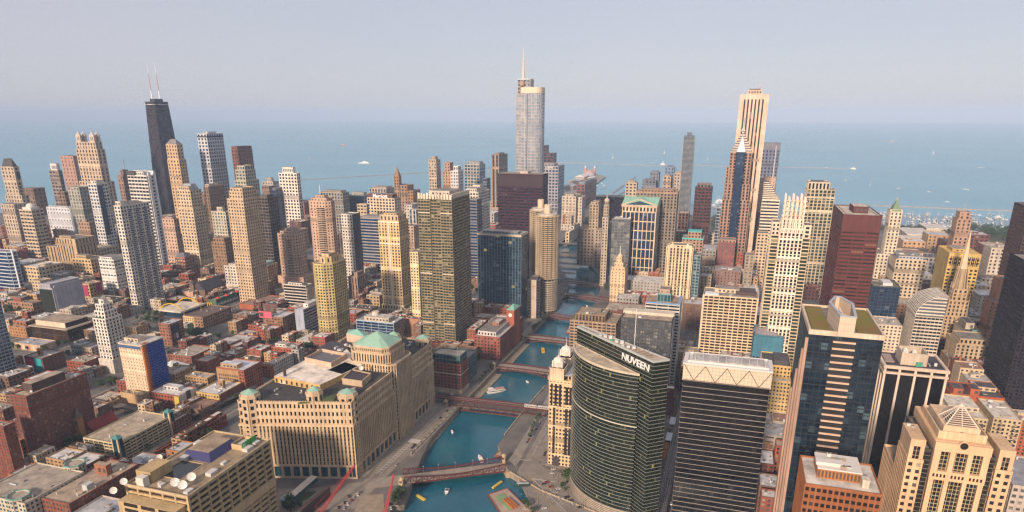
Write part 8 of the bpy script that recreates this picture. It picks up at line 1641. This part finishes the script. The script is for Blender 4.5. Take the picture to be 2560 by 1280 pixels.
wallline('jetty','long slanting jetty near the shore behind the cream dotted hotel',[(1528,486),(1588,444)],9,4,'jetty'); wallline('jetty','short jetty beside the long slanting jetty',[(1540,492),(1564,478)],9,4,'jetty'); wallline('jetty','thin floating jetty beyond the pier sheds',[(1500,474),(1516,470)],6,2,'jetty')
def light(label,u,v,h):
 P=at(u,v,WZ); b=new('lighthouse','lighthouse',label,P[0],P[1]); m=MB(); m.box(P[0]-9,P[0]+9,P[1]-14,P[1]+14,WZ-.5,WZ+8); m.tube(P,4,2.6,WZ+8,WZ+h,0,10); m.tube(P,2.6,.5,WZ+h,WZ+h+4,1,10); part(b,'tower',m,[plain((.70,.62,.55)),plain((.4,.15,.12))])
light('white lighthouse on the outer breakwater',1657,412,24); light('small white harbour light at the far breakwater end',2132,423,12)
P=[at(u,v,0)for u,v in((1404,486),(1486,434),(1514,442),(1440,496))]; b=new('pleasure_pier','pier','broad pleasure pier of white-roofed sheds ending in a twin-towered hall',*np.mean(np.array(P),axis=0)[:2],ref='the pleasure pier'); m=MB(); m.prism(ccw([tuple(p[:2])for p in P]),WZ-1,1); part(b,'deck',m,pave)
for k,(u,v,w,l,h)in enumerate(((1425,474,40,70,18),(1440,462,46,90,22),(1455,452,46,110,24),(1470,446,40,120,16),(1448,470,30,60,12),(1478,450,26,100,12))):
 p=at(u,v,0); m=MB(); m.box(p[0]-l/2,p[0]+l/2,p[1]-w/2,p[1]+w/2,.5,h,0); m._add([(p[0]-l/2-1,p[1]-w/2-1,h),(p[0]+l/2+1,p[1]-w/2-1,h),(p[0]+l/2+1,p[1]+w/2+1,h),(p[0]-l/2-1,p[1]+w/2+1,h),(p[0]-l/2-1,p[1],h+7),(p[0]+l/2+1,p[1],h+7)],[(0,1,5,4),(2,3,4,5),(1,2,5),(3,0,4)],1); part(b,'shed',m,[wall((.40,.28,.22)),plain((.64,.61,.57))])
for u in(1463,1486):p=at(u,438,0); m=MB(); m.box(p[0]-6,p[0]+6,p[1]-6,p[1]+6,0,38,0); m.tube(p,5,4,38,46,1,8); m.dome(p,4.5,46,5,1,8,3); part(b,'hall_tower',m,[wall((.42,.24,.18)),plain((.6,.5,.45))])
p=at(1474,439,0); m=MB(); m.dome(p,26,10,20,0,16,5); m.box(p[0]-26,p[0]+26,p[1]-26,p[1]+26,0,11); part(b,'domed_hall',m,wall((.44,.26,.22)))
for k in range(6):u,v=1480+k*6,452+(k%3)*6; boat(f'white excursion boat moored at the pleasure pier, {("first", "second", "third", "fourth", "fifth", "outermost")[k]} along its side',u,v,R(20),30,8,b_mot,name='excursion_boat')
# sail boats and ships
sailm=plain((.80,.76,.70),.7)
def b_sail(r,L,w):
 m=MB(); hull(m,L,w,1.2); m.build('hull',whp,r); m=MB(); m.bar((0,0,1),(0,0,L*1.35),.25); m.build('mast',plain((.5,.45,.4)),r); m=MB(); m._add([(-.1,.05,1.8),(-L*.42,.9,1.8),(-.1,.05,L*1.3),(.1,-.05,1.8),(L*.45,.5,1.6),(.1,-.05,L*1.2)],[(0,1,2),(3,4,5)],0); m.build('sail',sailm,r)
for u,v,near_ in((663,358,'furthest left'),(708,392,'just left of the white gridded tower'),(774,396,'right of the white gridded tower'),(983,352,'above the old spired hotel'),(1132,339,'far out left of the silver tower'),(1532,397,'between the silver tower and the outer breakwater light'),(1661,385,'straight above the white lighthouse'),(1769,401,'right of the rippling tower'),(2079,353,'far out above the slotted-crown tower'),(2333,386,'far out at right with a tall sail'),(2175,464,'nearer, above the maroon steel tower')):
 boat(f'white sailing boat on the lake, {near_}',u,v,R(rnd.uniform(-40,40)),26,6,b_sail,name='sailing_boat')
for u,v,L,near_ in((745,416,30,'near the long thin breakwater'),(1598,394,30,'left of the white lighthouse'),(1632,407,22,'close to the outer breakwater'),(2065,419,30,'beside the far breakwater'),(2114,451,24,'above the slotted-crown tower'),(2246,471,22,'in the middle of the right-hand lake'),(2322,480,24,'above the harbour wall'),(2412,473,22,'first of two close together'),(2420,475,20,'second of two close together'),(2368,505,24,'just outside the harbour wall')):
 boat(f'white motor boat on the lake, {near_}',u,v,R(70+rnd.uniform(-20,20)),L*.7,L*.18,b_mot)
def b_ship(c1,c2):
 def f(r,L,w):m=MB(); hull(m,L,w,5,sheer=2); m.build('hull',plain(c1,.5),r); m=MB(); m.box(-L*.4,L*.25,-w*.35,w*.35,5,9,0); m.box(-L*.3,L*.1,-w*.3,w*.3,9,13,0); m.box(-L*.1,L*.02,-w*.15,w*.15,13,17,1); m.build('superstructure',[plain(c2,.5),plain(c1,.5)],r)
 return f
boat('small red ship far out on the lake',857,364,R(108),60,12,b_ship((.5,.06,.05),(.6,.3,.28)),'ship','ship'); boat('white passenger ship on the lake left of the old spired hotel',910,409,R(108),80,15,b_ship((.7,.68,.64),(.72,.7,.66)),'ship','ship'); boat('faint brown cargo ship near the horizon at right',2227,354,R(90),80,16,b_ship((.35,.2,.17),(.5,.4,.35)),'ship','ship'); r=boat('red speedboat trailing a white wake',2452,419,R(100),40,9,b_mot,name='speedboat')
P=at(2452,419,WZ); Q=at(2482,421,WZ); m=MB(); d=(Q-P)/np.linalg.norm(Q-P); s=np.array([-d[1],d[0],0]); m._add([tuple(P-P),tuple(Q-P+s*9),tuple(Q-P-s*9)],[(0,1,2),(2,1,0)],0); wk=m.build('wake',plain((.75,.75,.75))); wk.location=(P[0],P[1],WZ+.25); wk['kind']='stuff'
def wake(u,v,ang,L,w):
 P=at(u,v,WZ); m=MB(); c,s_=math.cos(ang),math.sin(ang)
 for e in(-1,1):m._add([(0,0,0),(-L*c-e*w*s_,-L*s_+e*w*c,0),(-L*c-e*w*.72*s_,-L*s_+e*w*.72*c,0)],[(0,1,2)if e<0 else(0,2,1)],0)
 o=m.build('wake',noise_mat('foam',(.10,.24,.28),(.34,.42,.44),1.2)); o.location=(P[0],P[1],WZ+.06); o['kind']='stuff'
wake(1243,980,R(-52),18,4)
# moored boats
MO={}
for cn,c in(('white',(.72,.69,.65)),('tan-hulled',(.50,.36,.25)),('dark-hulled',(.07,.08,.12))):
 r=thing('moored_boat',None,'boat',(0,0,-70)); m=MB(); hull(m,11,3.6,1.6,0,0); m.box(-3,1.5,-1.1,1.1,1.5,2.7,1); m.bar((.5,0,2),(.5,0,13),.22,mat=1); m.build('hull',[plain(c,.4),whp],r); MO[cn]=r
nm=0
for k in range(240):
 u=rnd.uniform(2196,2518); v=533+40*rnd.random()**.9+(u-2196)*.012
 if 2228<u<2262 or(2385<u<2435 and v>545):
  if rnd.random()<.8:continue
 P=at(u,v,WZ); cn=rnd.choices(list(MO),weights=(6,2.4,1.6))[0]; t=copy_tree(MO[cn],(P[0],P[1],WZ),R(200+rnd.uniform(-25,25)),rnd.uniform(.8,1.35)); nm+=1
 tag(t,f'small {cn if cn != "white" else "white"} boat moored among many inside the straight harbour wall','boat',f'{cn} boats moored in the harbour')
 if nm>=190:break
for k in range(14):P=at(rnd.uniform(1783,1812),rnd.uniform(500,520),WZ); t=copy_tree(MO['white'],(P[0],P[1],WZ),R(90+rnd.uniform(-10,10)),1.4); tag(t,'small white boat moored in the marina left of the chevron-topped tower','boat','white boats in the small marina')
for r in MO.values():
 for c in list(r.children):bpy.data.objects.remove(c)
 bpy.data.objects.remove(r)
 # ------------------------------------------------------------------ lakefront park
tri_slab('park_lawn',pxpoly([(2420,602),(2505,604),(2500,628),(2440,628)]),-.2,.12,[grassm,grassm]); tri_slab('park_ground',pxpoly([(2215,572),(2540,588),(2540,640),(2200,640)]),-.3,.05,[noise_mat('park_soil',(.05,.06,.03),(.10,.10,.055),.03)]*2)
tri_slab('park_road',pxpoly([(2335,586),(2352,586),(2392,612),(2372,614)]),-.2,.2,[pave,pave])
def wood(name,label,pts,n,hh):
 P=pxpoly(pts); xs=[p[0]for p in P]; ys=[p[1]for p in P]; m=MB(); q=random.Random(len(pts)*n); V=[]; F=[]; M=[]
 def inside(x,y):
  c=False
  for i in range(len(P)):
   (x1,y1),(x2,y2)=P[i],P[i-1]
   if(y1>y)!=(y2>y)and x<(x2-x1)*(y-y1)/(y2-y1)+x1:c=not c
  return c
 k=0
 while k<n:
  x,y=q.uniform(min(xs),max(xs)),q.uniform(min(ys),max(ys))
  if not inside(x,y):continue
  k+=1; r=q.uniform(4,8); h=hh*q.uniform(.6,1.2)
  for j in range(26):
   a,c=q.uniform(0,6.28),math.acos(q.uniform(-.3,1)); p=np.array([x+r*math.sin(c)*math.cos(a),y+r*math.sin(c)*math.sin(a),h*.55+h*.45*math.cos(c)]); u=np.array([q.uniform(-1,1),q.uniform(-1,1),q.uniform(-.5,.5)])*2.6; w=np.cross(u,[q.uniform(-1,1),q.uniform(-1,1),1.0])*.4; b0=len(V); V+=[p+u,p+w,p-u,p-w]; F.append((b0,b0+1,b0+2,b0+3)); M.append(q.choice((0,0,1)))
 m._add(V,F,M); o=m.build(name,leafm); tag(o,label,None,None,'stuff')
wood('park_woods','dark belt of park trees along the harbour shore',[(2350,590),(2420,572),(2540,578),(2540,604),(2420,600),(2395,608)],330,16); wood('park_woods','dark tree clump left of the park road',[(2305,590),(2340,590),(2368,612),(2330,616)],70,15); wood('park_woods','trees along the shore behind the slim cream tower',[(2200,572),(2300,572),(2310,582),(2205,584)],90,13); wood('park_woods','trees at the lower edge of the park lawn',[(2440,630),(2510,628),(2510,640),(2450,642)],60,14)
wood('riverside_woods','dark lakeside trees at the river mouth',[(1560,500),(1640,500),(1640,520),(1560,515)],90,14); wood('riverside_woods','trees around the near shore left of the silver tower base',[(1410,505),(1470,500),(1470,520),(1415,530)],60,14); wood('park_woods','green trees between the maroon slab and the blue gridded tower',[(1785,540),(1805,540),(1800,590),(1780,580)],60,14)
for k,(u,v,w,l,lab)in enumerate(((2285,590,60,120,'pale shed roof beside the park by the green-pyramid tower'),(2330,577,50,90,'cream pavilion among the shore trees'),(2270,612,80,130,'long white roofed hall in front of the park'),(2490,640,60,130,'large white flat hall below the park lawn'))):
 p=at(u,v,0); b=new('pavilion','pavilion',lab,p[0],p[1]); m=MB(); m.box(p[0]-l/2,p[0]+l/2,p[1]-w/2,p[1]+w/2,0,12); part(b,'wall',m,wall((.5,.43,.33))); m=MB(); m.box(p[0]-l/2-1,p[0]+l/2+1,p[1]-w/2-1,p[1]+w/2+1,12,13.5); part(b,'roof',m,roofmat((.62,.57,.50)))
 # ------------------------------------------------------------------ haze: one even pale volume round the scene
m=MB(); m.box(-3200,33500,-40500,40500,WZ-5,475)
hm=bpy.data.materials.new('haze'); hm.use_nodes=True; hn=hm.node_tree
hn.nodes.remove(hn.nodes['Principled BSDF']); pv=hn.nodes.new('ShaderNodeVolumePrincipled')
pv.inputs['Color'].default_value=HAZE_COLOR; pv.inputs['Density'].default_value=HAZE_DENSITY; pv.inputs['Anisotropy'].default_value=HAZE_ANISO
hn.links.new(pv.outputs[0],hn.nodes['Material Output'].inputs['Volume'])
hz=m.build('haze',hm); hz['kind']='stuff'
